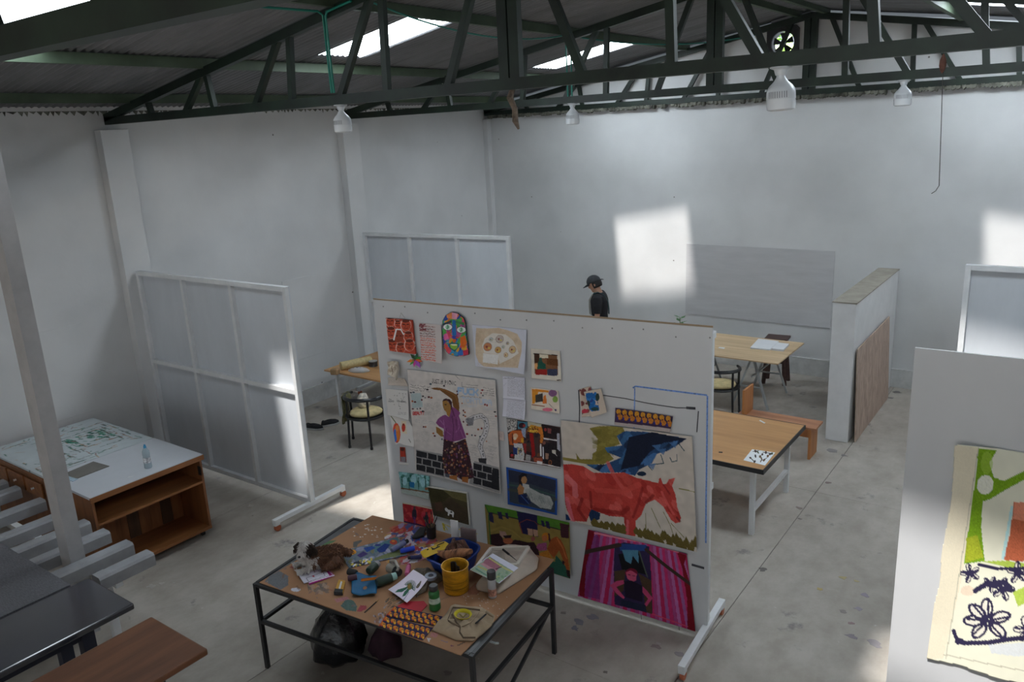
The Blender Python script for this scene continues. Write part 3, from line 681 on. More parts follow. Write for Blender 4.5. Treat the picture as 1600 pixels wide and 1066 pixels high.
# left table: roll, bag of spools, tin, thread
ra, rb = at((539, 571), .803), at((573, 564), .803); t = empty('bubble_roll', ((ra.x+rb.x)/2, (ra.y+rb.y)/2, .7415)); tag(t, 'pale yellow wrapped roll lying on the left table', 'roll')
Rr = (rb-ra).to_track_quat('Z', 'Y').to_matrix()
MB().lathe([(.05, -.24), (.062, -.235), (.06, -.1), (.064, 0), (.06, .12), (.063, .235), (.05, .24)], (0, 0, .063), 18, Rr).build('wrap', mat('pale_yellow_wrap', (.58, .47, .24), .7, .2, 25), t, smooth=True)
cb0 = at((539, 577), .78); t = empty('clay_block', (cb0.x-.03, cb0.y-.16, .7415), .4); tag(t, 'small brown block at the end of the yellow roll', 'block')
MB().box((0, 0, .045), (.12, .10, .09)).build('block', mat('clay_brown', (.36, .22, .11), .8, .2), t, bevel=.02)
cb0 = at((561, 579), .76); t = empty('spool_bag', (cb0.x, cb0.y, .7415), .3); tag(t, 'clear plastic bag with white spools on the left table', 'bag')
rings = [[V((.15*s_*(1+.15*math.sin(4*a))*math.cos(a), .085*s_*(1+.12*math.cos(3*a))*math.sin(a), z)) for a in [2*math.pi*i/20 for i in range(20)]] for s_, z in ((.3, .001), (1, .003), (1.02, .02), (.75, .055), (.3, .07))]
FILM, nt, B = nodes_of('thin_film'); tr_ = nt.nodes.new('ShaderNodeBsdfTransparent'); mx = nt.nodes.new('ShaderNodeMixShader'); mx.inputs[0].default_value = .35
B.inputs['Base Color'].default_value = (.7, .72, .75, 1); B.inputs['Roughness'].default_value = .15
nt.links.new(tr_.outputs[0], mx.inputs[1]); nt.links.new(B.outputs[0], mx.inputs[2]); nt.links.new(mx.outputs[0], nt.nodes['Material Output'].inputs[0])
MB().loft(rings).build('plastic_film', FILM, t, smooth=True, sharp=0)
for x, y, a in ((-.06, 0, .5), (.0, .015, .9), (.06, -.01, .2)): MB().lathe([(.021, -.04), (.021, .04)], (x, y, .028), 12, Matrix.Rotation(a, 3, 'Z') @ Matrix.Rotation(math.pi/2, 3, 'X')).build('spool', PAPER, t, smooth=True)
t = empty('tape_reel', at((583.5, 572), .7415)); tag(t, 'round dark tin with silver lid on the left table', 'tin')
MB().lathe([(.066, 0), (.068, .004), (.062, .01), (.062, .062), (.068, .068), (.068, .074)], n=22).build('body', mat('dark_tin', (.06, .06, .065), .35, .2, metal=.4), t, smooth=True)
MB().lathe([(.064, .0742), (.064, .079), (.055, .081)], n=22).build('lid', mat('silver_lid', (.5, .5, .5), .35, metal=.5), t, smooth=True)
# plant tip behind the picture wall
t = empty('potted_plant', (-5.12, 11.4, 0)); tag(t, 'small green plant just showing above the picture wall', 'plant')
MB().lathe([(.10, 0), (.14, .24), (.145, .25), (.12, .25), (.11, .22)], n=18).build('pot', mat('clay_pot', (.35, .15, .08), .8), t, smooth=True)
MB().tube([(0, 0, .2), (.02, 0, .6), (0, .02, 1.0)], [.012, .009, .005]).build('stem', mat('stem_green', (.08, .16, .05)), t)
LF = mat('plant_leaf', (.05, .17, .05), .5, .3)
for k in range(26):
    a = k*2.4; z = .45+.022*k; d = V((math.cos(a), math.sin(a), .35)).normalized(); L_ = .16-.002*k; c = V((.01, .01, z)); w = d.cross(V((0, 0, 1))).normalized()*.035; u = V((0, 0, .002))
    p = [c, c+d*L_*.5+w, c+d*L_, c+d*L_*.5-w]
    MB().add([*p, *[q+u for q in p]], [(0, 3, 2, 1), (4, 5, 6, 7), (0, 1, 5, 4), (1, 2, 6, 5), (2, 3, 7, 6), (3, 0, 4, 7)]).build('leaf', LF, t)
# ------------------------------------------------------------------ painted and drawn sheets
def homog(src, dst):
    A = []; B_ = []
    for (x, y), (u, v) in zip(src, dst):
        A += [[x, y, 1, 0, 0, 0, -u*x, -u*y], [0, 0, 0, x, y, 1, -v*x, -v*y]]; B_ += [u, v]
    h = np.linalg.solve(np.array(A, float), np.array(B_, float)); return np.append(h, 1).reshape(3, 3)
GAIN = 1.95                                                                 # how much darker paint looks in this room's light than its own colour
def pig(c):
    c = [float(x) for x in c]; sat = (max(c)-min(c))/(max(c)+1e-6)                     # strong pigments are darker than pale ones
    return np.clip(np.array([lin(x) for x in c])*(GAIN-.75*sat), 0, .86)
CROP = {'A': (580, 460, 5.329), 'B': (600, 620, 4.847), 'C': (800, 560, 4.847), 'D': (840, 760, 3.553), 'E': (400, 780, 5.33), 'F': (600, 780, 5.33),
        'G': (635, 570, 8.881), 'H': (540, 830, 8.881), 'I': (640, 820, 8.881), 'J': (580, 920, 7.3), 'K': (785, 640, 10.66), 'L': (750, 780, 8.2), 'R': (1380, 660, 2.627), 'P': (0, 0, 1.), 'M': (480, 360, 2.961), 'T': (1040, 620, 4.442), 'Q': (0, 600, 3.553)}
FONT = {'A': '01110 10001 11111 10001 10001', 'B': '11110 10001 11110 10001 11110', 'C': '01111 10000 10000 10000 01111', 'E': '11111 10000 11110 10000 11111', 'F': '11111 10000 11110 10000 10000', 'I': '00100 00100 00100 00100 00100', 'J': '00111 00010 00010 10010 01100', 'K': '10001 10010 11100 10010 10001', 'N': '10001 11001 10101 10011 10001', 'O': '01110 10001 10001 10001 01110', 'P': '11110 10001 11110 10000 10000', 'R': '11110 10001 11110 10010 10001', 'S': '01111 10000 01110 00001 11110', 'T': '11111 00100 00100 00100 00100', 'U': '10001 10001 10001 10001 01110', 'Y': '10001 01010 00100 00100 00100', 'M': '10001 11011 10101 10001 10001', 'V': '10001 10001 01010 01010 00100', 'D': '11110 10001 10001 10001 11110', 'L': '10000 10000 10000 10000 11111', 'G': '01111 10000 10011 10001 01111'}
class Art:
    """a drawing laid out in tracing coordinates and painted on a grid of colour points"""
    def __init__(s, quad, nx, ny, base, crop='P', noise=.03):
        s.crop = crop; s.nx, s.ny = nx, ny
        s.H = homog([s.tr(p, crop) for p in quad], [(0, 0), (nx-1, 0), (nx-1, ny-1), (0, ny-1)])
        s.a = np.ones((ny, nx, 3))*pig(base)
        s.gy, s.gx = np.mgrid[0:ny, 0:nx].astype(float)
        s.seed = np.random.default_rng(int(abs(quad[0][0]*7+quad[0][1]*13)) % 99991)
        s.base_noise = noise
    def tr(s, p, c=None):
        x0, y0, k = CROP[c or s.crop]; return (x0+p[0]/k, y0+p[1]/k)
    def uv(s, pts, c=None):
        P = np.array([[*s.tr(p, c), 1] for p in pts], float)@s.H.T; return P[:, :2]/P[:, 2:]
    def _mask(s, q):
        x, y = s.gx, s.gy; ins = np.zeros(x.shape, bool); n = len(q)
        for i in range(n):
            x0, y0 = q[i]; x1, y1 = q[(i+1) % n]
            if y0 == y1: continue
            ins ^= ((y0 > y) != (y1 > y)) & (x < (x1-x0)*(y-y0)/(y1-y0)+x0)
        return ins
    def put(s, mask, col, jit=.0, al=1.):
        c = pig(col); n = mask.sum()
        v = np.ones((n, 3))*c
        if jit: v = v*(1+jit*s.seed.standard_normal((n, 1)))
        s.a[mask] = s.a[mask]*(1-al)+np.clip(v, 0, .9)*al
    def poly(s, pts, col, c=None, jit=.06, al=1.): m_ = s._mask(s.uv(pts, c)); s.put(m_, col, jit, al); return m_
    def line(s, pts, w, col, c=None, al=1.):
        q = s.uv(pts, c); k = CROP[c or s.crop][2]; d = np.full(s.gx.shape, 1e9)
        for (x0, y0), (x1, y1) in zip(q[:-1], q[1:]):
            dx, dy = x1-x0, y1-y0; t = np.clip(((s.gx-x0)*dx+(s.gy-y0)*dy)/(dx*dx+dy*dy+1e-9), 0, 1)
            d = np.minimum(d, np.hypot(s.gx-x0-t*dx, s.gy-y0-t*dy))
        ww = w*s.px(pts[0], c)/2; s.put(d < max(ww, .55), col, .05, al)
    def px(s, p, c=None):                                                  # colour points per tracing unit
        a, b_ = s.uv([p, (p[0]+1, p[1])], c); return float(np.hypot(*(b_-a)))
    def ell(s, p, rx, ry, col, c=None, n=20, jit=.05, al=1., rot=0.):
        cr, sr = math.cos(rot), math.sin(rot)
        s.poly([(p[0]+rx*math.cos(t)*cr-ry*math.sin(t)*sr, p[1]+rx*math.cos(t)*sr+ry*math.sin(t)*cr) for t in np.linspace(0, 2*math.pi, n, endpoint=False)], col, c, jit, al)
    def text(s, p, w, h_, txt, col, c=None, slope=0., thick=.8, al=1.):
        n = len(txt); cw = w/n
        for i, ch in enumerate(txt):
            if ch not in FONT: continue
            for r, row in enumerate(FONT[ch].split()):
                for k, b_ in enumerate(row):
                    if b_ == '1':
                        x = p[0]+cw*(i+.12+.76*k/4); y = p[1]+h_*r/4+slope*(x-p[0])
                        s.ell((x, y), cw*.11*thick, h_*.14*thick, col, c, 6, 0, al)
    def scrawl(s, p, w, h_, rows, col, c=None, slope=0., al=.8, wt=.8):
        """rows of small handwriting"""
        for r in range(rows):
            x = p[0]; y0 = p[1]+h_*(r+.5)/rows; pts = []
            while x < p[0]+w:
                pts.append((x, y0+slope*(x-p[0])+s.seed.uniform(-.32, .32)*h_/rows)); x += s.seed.uniform(.25, .6)*h_/rows
                if s.seed.random() < .16 and len(pts) > 1: s.line(pts, wt, col, c, al); pts = []; x += .3*h_/rows
            if len(pts) > 1: s.line(pts, wt, col, c, al)
    def dabs(s, region, cols, n, r, c=None, stretch=1., al=1., rot=None):
        m_ = s._mask(s.uv(region, c)); keep = s.a.copy()
        xs = [p[0] for p in region]; ys_ = [p[1] for p in region]
        for _ in range(n):
            k = s.seed.uniform(.5, 1.4)
            s.ell((s.seed.uniform(min(xs), max(xs)), s.seed.uniform(min(ys_), max(ys_))), r*k*stretch, r*k, cols[int(s.seed.integers(len(cols)))], c, 8, .08, al, s.seed.uniform(0, 3.14) if rot is None else rot)
        s.a[~m_] = keep[~m_]
    def mottled(s, amt):
        z = s.seed.standard_normal((s.ny//6+2, s.nx//6+2)); z = np.kron(z, np.ones((6, 6)))[:s.ny, :s.nx]
        for ax in (0, 1):
            for _ in range(3): z = (np.roll(z, 2, ax)+z+np.roll(z, -2, ax))/3
        s.a = np.clip(s.a*(1+amt*z[..., None]), 0, .9)
def art_object(A, pos, name, th=.002, parent=None, outline=None, rough=.75, back=None, matname='painted_sheet'):
    """grid mesh with the painted colours: pos(u, v) -> point of the front, normal; cut to an outline if given (tracing coords)"""
    nx, ny = A.nx, A.ny
    us, vs_ = np.linspace(0, 1, nx), np.linspace(0, 1, ny)
    P = np.empty((ny, nx, 3)); 
    for j in range(ny):
        for i in range(nx): P[j, i] = pos(us[i], vs_[j])
    keep = np.ones((ny-1, nx-1), bool)
    if outline is not None:
        m_ = A._mask(A.uv(outline[0], outline[1])); keep = m_[:-1, :-1] & m_[1:, 1:] & m_[1:, :-1] & m_[:-1, 1:]
    d1 = P[ny//2, -1]-P[ny//2, 0]; d2 = P[-1, nx//2]-P[0, nx//2]; nrm = np.cross(d2, d1); nrm /= np.linalg.norm(nrm)
    idx = np.arange(nx*ny).reshape(ny, nx)
    jj, ii = np.nonzero(keep)
    F = np.stack([idx[jj, ii], idx[jj+1, ii], idx[jj+1, ii+1], idx[jj, ii+1]], 1)
    cnt = {}
    e = {}
    for f in F:
        for k in range(4):
            a, b_ = int(f[k]), int(f[(k+1) % 4])
            if (b_, a) in e: del e[(b_, a)]
            else: e[(a, b_)] = 1
    rim = list(e.keys()); used = np.unique(F); remap = -np.ones(nx*ny, int); remap[used] = np.arange(len(used))
    V1 = P.reshape(-1, 3)[used]; C1 = A.a.reshape(-1, 3)[used]
    faces = [tuple(int(remap[i]) for i in f) for f in F]
    rv = sorted({i for ed in rim for i in ed}); n0 = len(used); rm = {v_: n0+k for k, v_ in enumerate(rv)}
    V2 = P.reshape(-1, 3)[rv]-nrm*th; bc = pig(back) if back else None
    C2 = A.a.reshape(-1, 3)[rv]*.0+(bc if bc is not None else A.a.reshape(-1, 3)[rv])
    faces += [(int(remap[b_]), int(remap[a]), rm[a], rm[b_]) for a, b_ in rim]
    me = bpy.data.meshes.new(name); me.from_pydata(np.vstack([V1, V2]).tolist(), [], faces)
    cl = me.color_attributes.new('paint', 'FLOAT_COLOR', 'POINT')
    col = np.ones((len(me.vertices), 4)); col[:, :3] = np.vstack([C1, C2]); cl.data.foreach_set('color', col.astype(np.float32).ravel())
    me.materials.append(art_mat(matname, rough)); me.update()
    me.polygons.foreach_set('use_smooth', [True]*len(F)+[False]*(len(me.polygons)-len(F)))
    o = bpy.data.objects.new(name, me); COL.objects.link(o)
    if parent: o.parent = parent
    return o
PNn = np.array(PN); PAn = np.array(PA)
def panel_pt(p): return np.array(on(p, PA, PN))
def hang(A, quad, off=.003, th=.0015, curl=0., name='drawing', label='', cat='drawing', outline=None, wave=0., group=None, crop=None, back=None, lift=(0, 0, 0, 0), rough=.75):
    """puts a sheet on the picture wall: four corners traced, small curl away from the board"""
    Q = [panel_pt(A.tr(p, crop or A.crop)) for p in quad]
    def pos(u, v):
        b_ = (1-v)*((1-u)*Q[0]+u*Q[1])+v*((1-u)*Q[3]+u*Q[2])
        lf = (1-v)*((1-u)*lift[0]+u*lift[1])+v*((1-u)*lift[3]+u*lift[2])
        return b_+PNn*(off+th+lf+curl*(2*u-1)**2*.5+curl*max(0, v-.5)**2*2+wave*(1+math.sin(9*u+4*v)*math.cos(7*v-2*u)))
    if cat in ('painting', 'mask'): A.mottled(.07)
    o = art_object(A, pos, name, th+.0005, outline=outline, back=back, rough=rough)
    tag(o, label, cat, group); return o
G0 = 'works pinned to the picture wall'
PAPERC = (158, 156, 158)
# 1 canvas of red faces
q = [(138, 193), (355, 212), (385, 492), (170, 465)]
A = Art(q, 84, 104, (165, 66, 48), 'A')
for x, y, r in ((175, 220, 40), (238, 240, 30), (305, 250, 46), (182, 310, 44), (325, 345, 42), (192, 415, 46), (262, 440, 42), (335, 415, 46)):
    A.ell((x, y), r, r*1.15, (186, 150, 140), n=16); A.ell((x+2, y+3), r*.88, r*1.04, (168, 72, 50), n=16, jit=.12)
    A.ell((x, y-r*.75), r*.7, r*.32, (92, 44, 34), n=12)
    for s_ in (-1, 1): A.line([(x+s_*r*.55, y-r*.15), (x+s_*r*.2, y-r*.12)], 7, (50, 26, 22))
    A.line([(x, y-r*.1), (x-r*.06, y+r*.3)], 5, (118, 42, 32)); A.line([(x-r*.3, y+r*.55), (x+r*.3, y+r*.58)], 6, (90, 22, 22))
A.poly([(225, 290), (262, 285), (290, 335), (280, 385), (230, 395), (205, 370)], (130, 60, 44))
A.line([(225, 290), (205, 372)], 12, (190, 184, 182)); A.line([(262, 285), (285, 325)], 10, (190, 184, 182)); A.line([(228, 285), (262, 288)], 9, (190, 184, 182))
for x in (232, 262): A.ell((x, 340), 8, 5, (60, 30, 26))
A.mottled(.06)
o = hang(A, q, .012, .018, name='painted_canvas', label='small canvas crowded with red faces, top left of the picture wall', cat='painting', group=G0)
b = MB(); b.tube([panel_pt(A.tr(p))+PNn*.006 for p in ((240, 196), (252, 152), (285, 198))], .0015, 5); o2 = b.build('hanging_string', mat('string', (.4, .38, .34)), o)
# 2 orange lettered strip
q = [(405, 235), (590, 255), (630, 560), (440, 540)]
A = Art(q, 64, 110, (158, 150, 148), 'A')
for r in range(15):
    y = 252+r*19; x0 = 408+r*2.4; red = 1 if r > 4 else 0
    A.scrawl((x0, y), 130, 15, 1, ((190, 66, 40) if r % 3 else (150, 40, 30)) if red else ((74, 50, 54) if r % 2 else (120, 60, 56)), slope=.09, al=.95, wt=4.4)
    A.scrawl((x0+2, y+7), 128, 12, 1, (200, 90, 56) if red else (110, 84, 84), slope=.09, al=.8, wt=3)
A.dabs([(405, 240), (460, 245), (465, 300), (410, 295)], [(130, 70, 76), (100, 56, 60)], 20, 9)
hang(A, q, .004, .0015, .02, 'lettered_strip', 'narrow strip covered in orange and black lettering, second from top left', 'drawing', group=G0, lift=(0, .0, .05, .02))
# 3 colourful mask
out = [(610, 210), (636, 165), (690, 140), (740, 150), (790, 190), (805, 240), (810, 330), (825, 430), (832, 495), (790, 508), (720, 510), (660, 490), (625, 450), (612, 370), (606, 280)]
q = [(598, 130), (840, 130), (845, 520), (598, 520)]
A = Art(q, 96, 150, (60, 130, 160), 'A')
A.dabs(q, [(196, 100, 50), (60, 130, 170), (150, 70, 120), (70, 140, 70), (200, 150, 50), (46, 70, 140), (190, 70, 90)], 260, 20, stretch=1.9, rot=1.9)
A.poly([(640, 150), (690, 140), (745, 152), (700, 200), (650, 190)], (205, 120, 70), jit=.15); A.poly([(690, 142), (740, 150), (730, 200), (690, 195)], (200, 130, 150), jit=.1)
A.poly([(695, 205), (722, 205), (728, 330), (700, 340), (688, 300)], (40, 100, 160)); A.poly([(612, 235), (690, 205), (690, 225), (615, 250)], (44, 60, 66)); A.poly([(722, 210), (795, 225), (795, 250), (722, 228)], (60, 110, 70))
for x, y in ((655, 263), (768, 285)):
    A.ell((x, y), 42, 28, (50, 60, 60)); A.ell((x, y), 37, 24, (205, 200, 205)); A.ell((x, y), 17, 20, (120, 170, 140)); A.line([(x, y-14), (x+4, y+2), (x-6, y+14)], 5, (24, 40, 40)); 
A.poly([(620, 325), (650, 315), (665, 360), (630, 375)], (190, 90, 140)); A.poly([(690, 335), (740, 335), (735, 365), (695, 360)], (60, 70, 150)); A.ell((735, 350), 14, 8, (190, 70, 60))
A.poly([(660, 405), (690, 388), (745, 400), (748, 430), (715, 470), (670, 440)], (34, 90, 100)); A.poly([(672, 408), (738, 408), (735, 435), (712, 455), (680, 438)], (120, 160, 60)); A.poly([(678, 404), (735, 406), (730, 418), (690, 416)], (190, 200, 150))
A.poly([(760, 350), (800, 330), (815, 400), (790, 440), (760, 420)], (205, 100, 40), jit=.15); A.poly([(625, 400), (655, 410), (665, 470), (640, 460)], (190, 70, 70)); A.poly([(780, 460), (825, 450), (830, 500), (790, 505)], (170, 50, 70)); A.poly([(740, 470), (780, 450), (785, 500), (735, 505)], (50, 100, 170))
A.line(out+[out[0]], 8, (30, 60, 60)); A.mottled(.08)
hang(A, q, .02, .01, 0, 'paper_mask', 'multicoloured painted face mask at the top of the picture wall', 'mask', outline=(out, 'A'), group=G0)
# 4 beige stain drawing
q = [(845, 250), (1300, 293), (1300, 655), (882, 590)]
A = Art(q, 150, 120, (160, 162, 172), 'A')
blob = [(880, 280), (960, 285), (1060, 278), (1140, 300), (1220, 330), (1262, 400), (1265, 470), (1240, 605), (1100, 600), (1020, 600), (950, 595), (905, 560), (880, 500), (875, 400)]
A.poly(blob, (166, 150, 130), jit=.03); A.dabs(blob, [(150, 132, 110), (172, 160, 142), (160, 140, 118)], 90, 22, al=.35)
A.poly([(950, 370), (1010, 325), (1120, 335), (1190, 390), (1240, 490), (1180, 530), (1080, 575), (1060, 500), (950, 490), (930, 430)], (172, 168, 162), jit=.03)
for x, y, r, c in ((975, 440, 36, (166, 110, 76)), (1062, 465, 28, (166, 130, 80)), (1185, 462, 32, (170, 144, 110)), (1072, 375, 34, (150, 140, 134)), (1000, 378, 18, (140, 150, 150)), (1130, 505, 20, (170, 150, 120)), (1105, 440, 14, (140, 150, 145)), (1140, 410, 14, (130, 126, 124))):
    A.ell((x, y), r, r, (130, 110, 100)); A.ell((x, y), r*.88, r*.88, c, jit=.15); A.ell((x-r*.2, y), r*.25, r*.25, (120, 60, 50)); A.ell((x+r*.3, y+r*.3), r*.3, r*.2, (176, 160, 80))
A.poly([(940, 490), (1068, 505), (1065, 578), (940, 565)], (178, 176, 174)); A.scrawl((960, 370), 120, 40, 2, (120, 116, 120), al=.5); A.scrawl((900, 560), 320, 30, 2, (150, 120, 90), al=.4)
A.mottled(.03)
hang(A, q, .004, .0015, .012, 'taped_drawing', 'wide white sheet with a beige stain and little circles', 'drawing', group=G0, lift=(0, 0, .035, .01))
# 5, 6 small paintings with figures
q = [(1037, 545), (1172, 558), (1180, 697), (1042, 683)]
A = Art(q, 62, 64, (172, 166, 156), 'M')
A.poly([(1052, 570), (1158, 578), (1164, 668), (1056, 662)], (110, 76, 50), jit=.1); A.poly([(1052, 570), (1080, 572), (1075, 612), (1054, 610)], (60, 38, 26), jit=.2); A.poly([(1075, 566), (1118, 570), (1116, 590), (1078, 590)], (176, 168, 150)); A.poly([(1110, 590), (1162, 595), (1163, 625), (1112, 620)], (92, 56, 28), jit=.2)
A.poly([(1070, 610), (1082, 586), (1092, 610), (1104, 616), (1108, 640), (1068, 640)], (24, 74, 62)); A.ell((1082, 597), 7, 11, (40, 70, 60)); A.poly([(1060, 642), (1112, 642), (1112, 668), (1060, 666)], (146, 38, 32), jit=.1); A.poly([(1112, 640), (1160, 640), (1160, 672), (1114, 670)], (50, 54, 74), jit=.2); A.poly([(1055, 615), (1068, 612), (1066, 640), (1056, 640)], (190, 140, 90)); A.line([(1160, 692), (1176, 690)], 5, (40, 30, 24)); A.line([(1050, 569), (1160, 577)], 3, (40, 26, 20))
hang(A, q, .004, .0015, .01, 'small_painting', 'small painting with a dark green figure on red, right of the beige drawing', 'painting', group=G0)
q = [(1037, 725), (1165, 742), (1172, 845), (1040, 825)]
A = Art(q, 62, 52, (176, 166, 154), 'M')
A.poly([(1042, 732), (1075, 735), (1055, 800), (1045, 800)], (196, 130, 40), jit=.1); A.poly([(1042, 732), (1120, 740), (1118, 750), (1046, 744)], (190, 120, 40)); A.poly([(1058, 760), (1090, 752), (1092, 790), (1058, 795)], (54, 50, 46), jit=.2); A.poly([(1095, 765), (1106, 760), (1110, 800), (1090, 800)], (196, 112, 50)); A.ell((1138, 752), 20, 16, (110, 76, 110)); A.ell((1150, 780), 13, 15, (120, 150, 70)); A.ell((1115, 828), 24, 9, (190, 100, 120)); A.line([(1045, 805), (1100, 812)], 4, (130, 70, 40)); A.line([(1120, 800), (1150, 830)], 2.5, (110, 100, 96)); A.ell((1153, 830), 5, 5, (70, 60, 90))
hang(A, q, .004, .0015, .012, 'small_painting', 'small painting with orange, purple and green patches, below the green figure', 'painting', group=G0)
# 8-10 left column of scraps
q = [(172, 545), (255, 548), (255, 690), (180, 650)]
A = Art(q, 30, 44, (160, 152, 140), 'A'); A.dabs(q, [(140, 128, 112), (172, 166, 156)], 40, 9, al=.6); A.line([(195, 590), (205, 650)], 5, (120, 108, 96)); A.line([(225, 580), (240, 630)], 4, (126, 114, 100))
hang(A, q, .01, .02, .05, 'paper_relief', 'crumpled paper relief of a face in the left column', 'relief', group=G0, wave=.012)
q = [(147, 690), (285, 698), (318, 762), (152, 752)]
A = Art(q, 40, 22, (158, 150, 142), 'A'); A.scrawl((155, 700), 130, 36, 4, (120, 112, 106), al=.5)
hang(A, q, .003, .0012, .02, 'paper_strip', 'torn beige paper strip below the paper relief', 'paper', group=G0)
q = [(125, 785), (312, 800), (335, 1040), (148, 1000)]
A = Art(q, 60, 76, (164, 162, 160), 'A')
for _ in range(26): A.ell((A.seed.uniform(150, 300), A.seed.uniform(815, 950)), 4, 3, (60, 58, 60), n=6)
for y in (885, 892): A.line([(150, y), (190, y)], 3, (70, 70, 70)); A.line([(220, y), (295, y+3)], 3, (70, 70, 70))
A.scrawl((230, 975), 75, 22, 2, (110, 108, 110))
hang(A, q, .004, .0012, .02, 'dotted_sheet', 'cream sheet with scattered black dots in the left column', 'drawing', group=G0, lift=(0, 0, .02, 0))
# 11 round-ended sheet with egg, 12 small red figure
q = [(50, 140), (215, 165), (240, 375), (100, 355)]
A = Art(q, 62, 76, (172, 170, 168), 'B')
A.line([(60, 145), (95, 200), (110, 240)], 7, (86, 92, 60)); A.ell((104, 275), 26, 72, (200, 80, 60), jit=.12, rot=-.1); A.ell((95, 295), 11, 46, (60, 110, 190), rot=-.1); A.ell((112, 285), 12, 55, (206, 120, 50), rot=-.1); A.ell((106, 245), 12, 24, (210, 130, 80)); A.poly([(135, 185), (172, 190), (180, 290), (140, 280)], (186, 172, 152)); A.ell((153, 240), 14, 34, (180, 60, 46), jit=.15); A.ell((151, 218), 7, 9, (120, 60, 44)); A.line([(195, 325), (210, 345)], 5, (70, 66, 60))
hang(A, q, .004, .0015, .02, 'round_sheet', 'white sheet with an egg shape in red and blue, in the left column', 'drawing', outline=([(50, 145), (85, 135), (150, 150), (205, 190), (232, 250), (242, 378), (160, 365), (125, 350), (95, 362), (75, 300)], 'B'), group=G0)
q = [(122, 380), (162, 383), (172, 497), (126, 490)]
A = Art(q, 22, 44, (130, 50, 36), 'B'); A.ell((142, 395), 14, 12, (70, 34, 28)); A.poly([(128, 410), (158, 412), (162, 450), (130, 448)], (160, 54, 40), jit=.15); A.poly([(130, 450), (165, 452), (170, 495), (132, 490)], (110, 106, 112), jit=.2)
hang(A, q, .004, .001, 0, 'figure_cutout', 'tiny cut-out of a red-clad figure in the left column', 'cutout', group=G0)
q = [(115, 500), (188, 505), (188, 516), (115, 512)]
A = Art(q, 20, 5, (172, 170, 168), 'B'); hang(A, q, .003, .001, name='paper_tab', label='thin white paper tab below the red figure cut-out', cat='paper', group=G0)
# 7 pinwheel star
cx, cy = 375, 540
t = empty('pinwheel', panel_pt((650.4, 561.3))+PNn*.012); tag(t, 'small many-coloured paper pinwheel under the red faces canvas', 'pinwheel')
for k, (a, r, c) in enumerate(((-2.3, 62, (40, 70, 40)), (-1.25, 60, (30, 90, 60)), (-.35, 66, (60, 120, 40)), (.25, 66, (200, 90, 40)), (.95, 85, (150, 80, 170)), (1.65, 62, (170, 60, 130)), (2.3, 60, (70, 140, 60)), (2.9, 66, (210, 120, 40)))):
    pts = [(cx, cy), (cx+r*.5*math.cos(a-.42), cy+r*.5*math.sin(a-.42)), (cx+r*math.cos(a), cy+r*math.sin(a)), (cx+r*.5*math.cos(a+.42), cy+r*.5*math.sin(a+.42))]
    W_ = [V(panel_pt((580+x/5.329, 460+y/5.329))+PNn*(.014+.002*k)) - t.location for x, y in pts]
    b = MB(); b.add(W_+[p-PN*.0012 for p in W_], [(0, 1, 2, 3), (7, 6, 5, 4), (0, 4, 5, 1), (1, 5, 6, 2), (2, 6, 7, 3), (3, 7, 4, 0)]); b.build('blade', mat('pinwheel_%d' % k, tuple(pig(c)), .7), t)
MB().lathe([(.014, 0), (.014, .004)], PN*.032, 10, Matrix.Rotation(math.pi/2, 3, 'X')).build('hub', mat('pinwheel_hub', tuple(pig((130, 100, 60)))), t)
# 13 woman with raised arm
q = [(638.5, 576.3), (777, 593), (785.7, 769.6), (651.6, 735.5)]
A = Art(q, 230, 300, (160, 155, 152), 'P')
A.mottled(.025)
A.text((360, 190), 335, 45, 'JUST A PICNIC', (46, 44, 48), 'G', .11, 1.1); A.scrawl((365, 235), 190, 26, 1, (70, 68, 72), 'G', .08, wt=3)
A.scrawl((70, 255), 280, 100, 3, (40, 40, 44), 'G', .12, wt=3.6); A.scrawl((690, 130), 100, 30, 1, (70, 68, 72), 'G', .75, wt=3); A.scrawl((840, 250), 170, 30, 1, (90, 88, 92), 'G', .08, wt=2.6)
A.line([(780, 235), (780, 295), (1000, 310)], 3, (90, 88, 94), 'G'); A.scrawl((1085, 290), 165, 120, 4, (56, 54, 58), 'G', .15, wt=3.4)
A.poly([(80, 390), (215, 385), (240, 580), (95, 600)], (134, 146, 148), 'G', .05)
A.text((715, 310), 300, 75, 'FUCK', (116, 146, 176), 'G', .09, 1.5, .8); A.text((770, 440), 440, 65, 'TORTURA', (130, 152, 176), 'G', .1, 1.3, .55); A.scrawl((770, 545), 220, 40, 2, (136, 154, 174), 'G', al=.6, wt=3); A.scrawl((750, 415), 310, 26, 1, (70, 70, 76), 'G', .05, wt=2.6); A.scrawl((1090, 570), 130, 50, 2, (140, 156, 174), 'G', al=.6, wt=3)
A.text((105, 650), 155, 38, 'BEAUTY', (176, 40, 44), 'G', -.03, 1.5)
A.scrawl((260, 530), 225, 170, 9, (112, 110, 112), 'G', -.1, .6, 2.2); A.scrawl((140, 745), 270, 55, 2, (120, 124, 132), 'G', .12, .6, 2.4); A.scrawl((150, 900), 180, 160, 7, (122, 120, 122), 'G', .1, .5, 2.2); A.scrawl((1120, 640), 140, 230, 7, (120, 120, 126), 'G', .15, .55, 2.4); A.scrawl((620, 340), 220, 110, 6, (110, 108, 112), 'B', .2, .5, 1.4); A.scrawl((800, 330), 70, 130, 5, (110, 108, 112), 'B', .15, .5, 1.4)
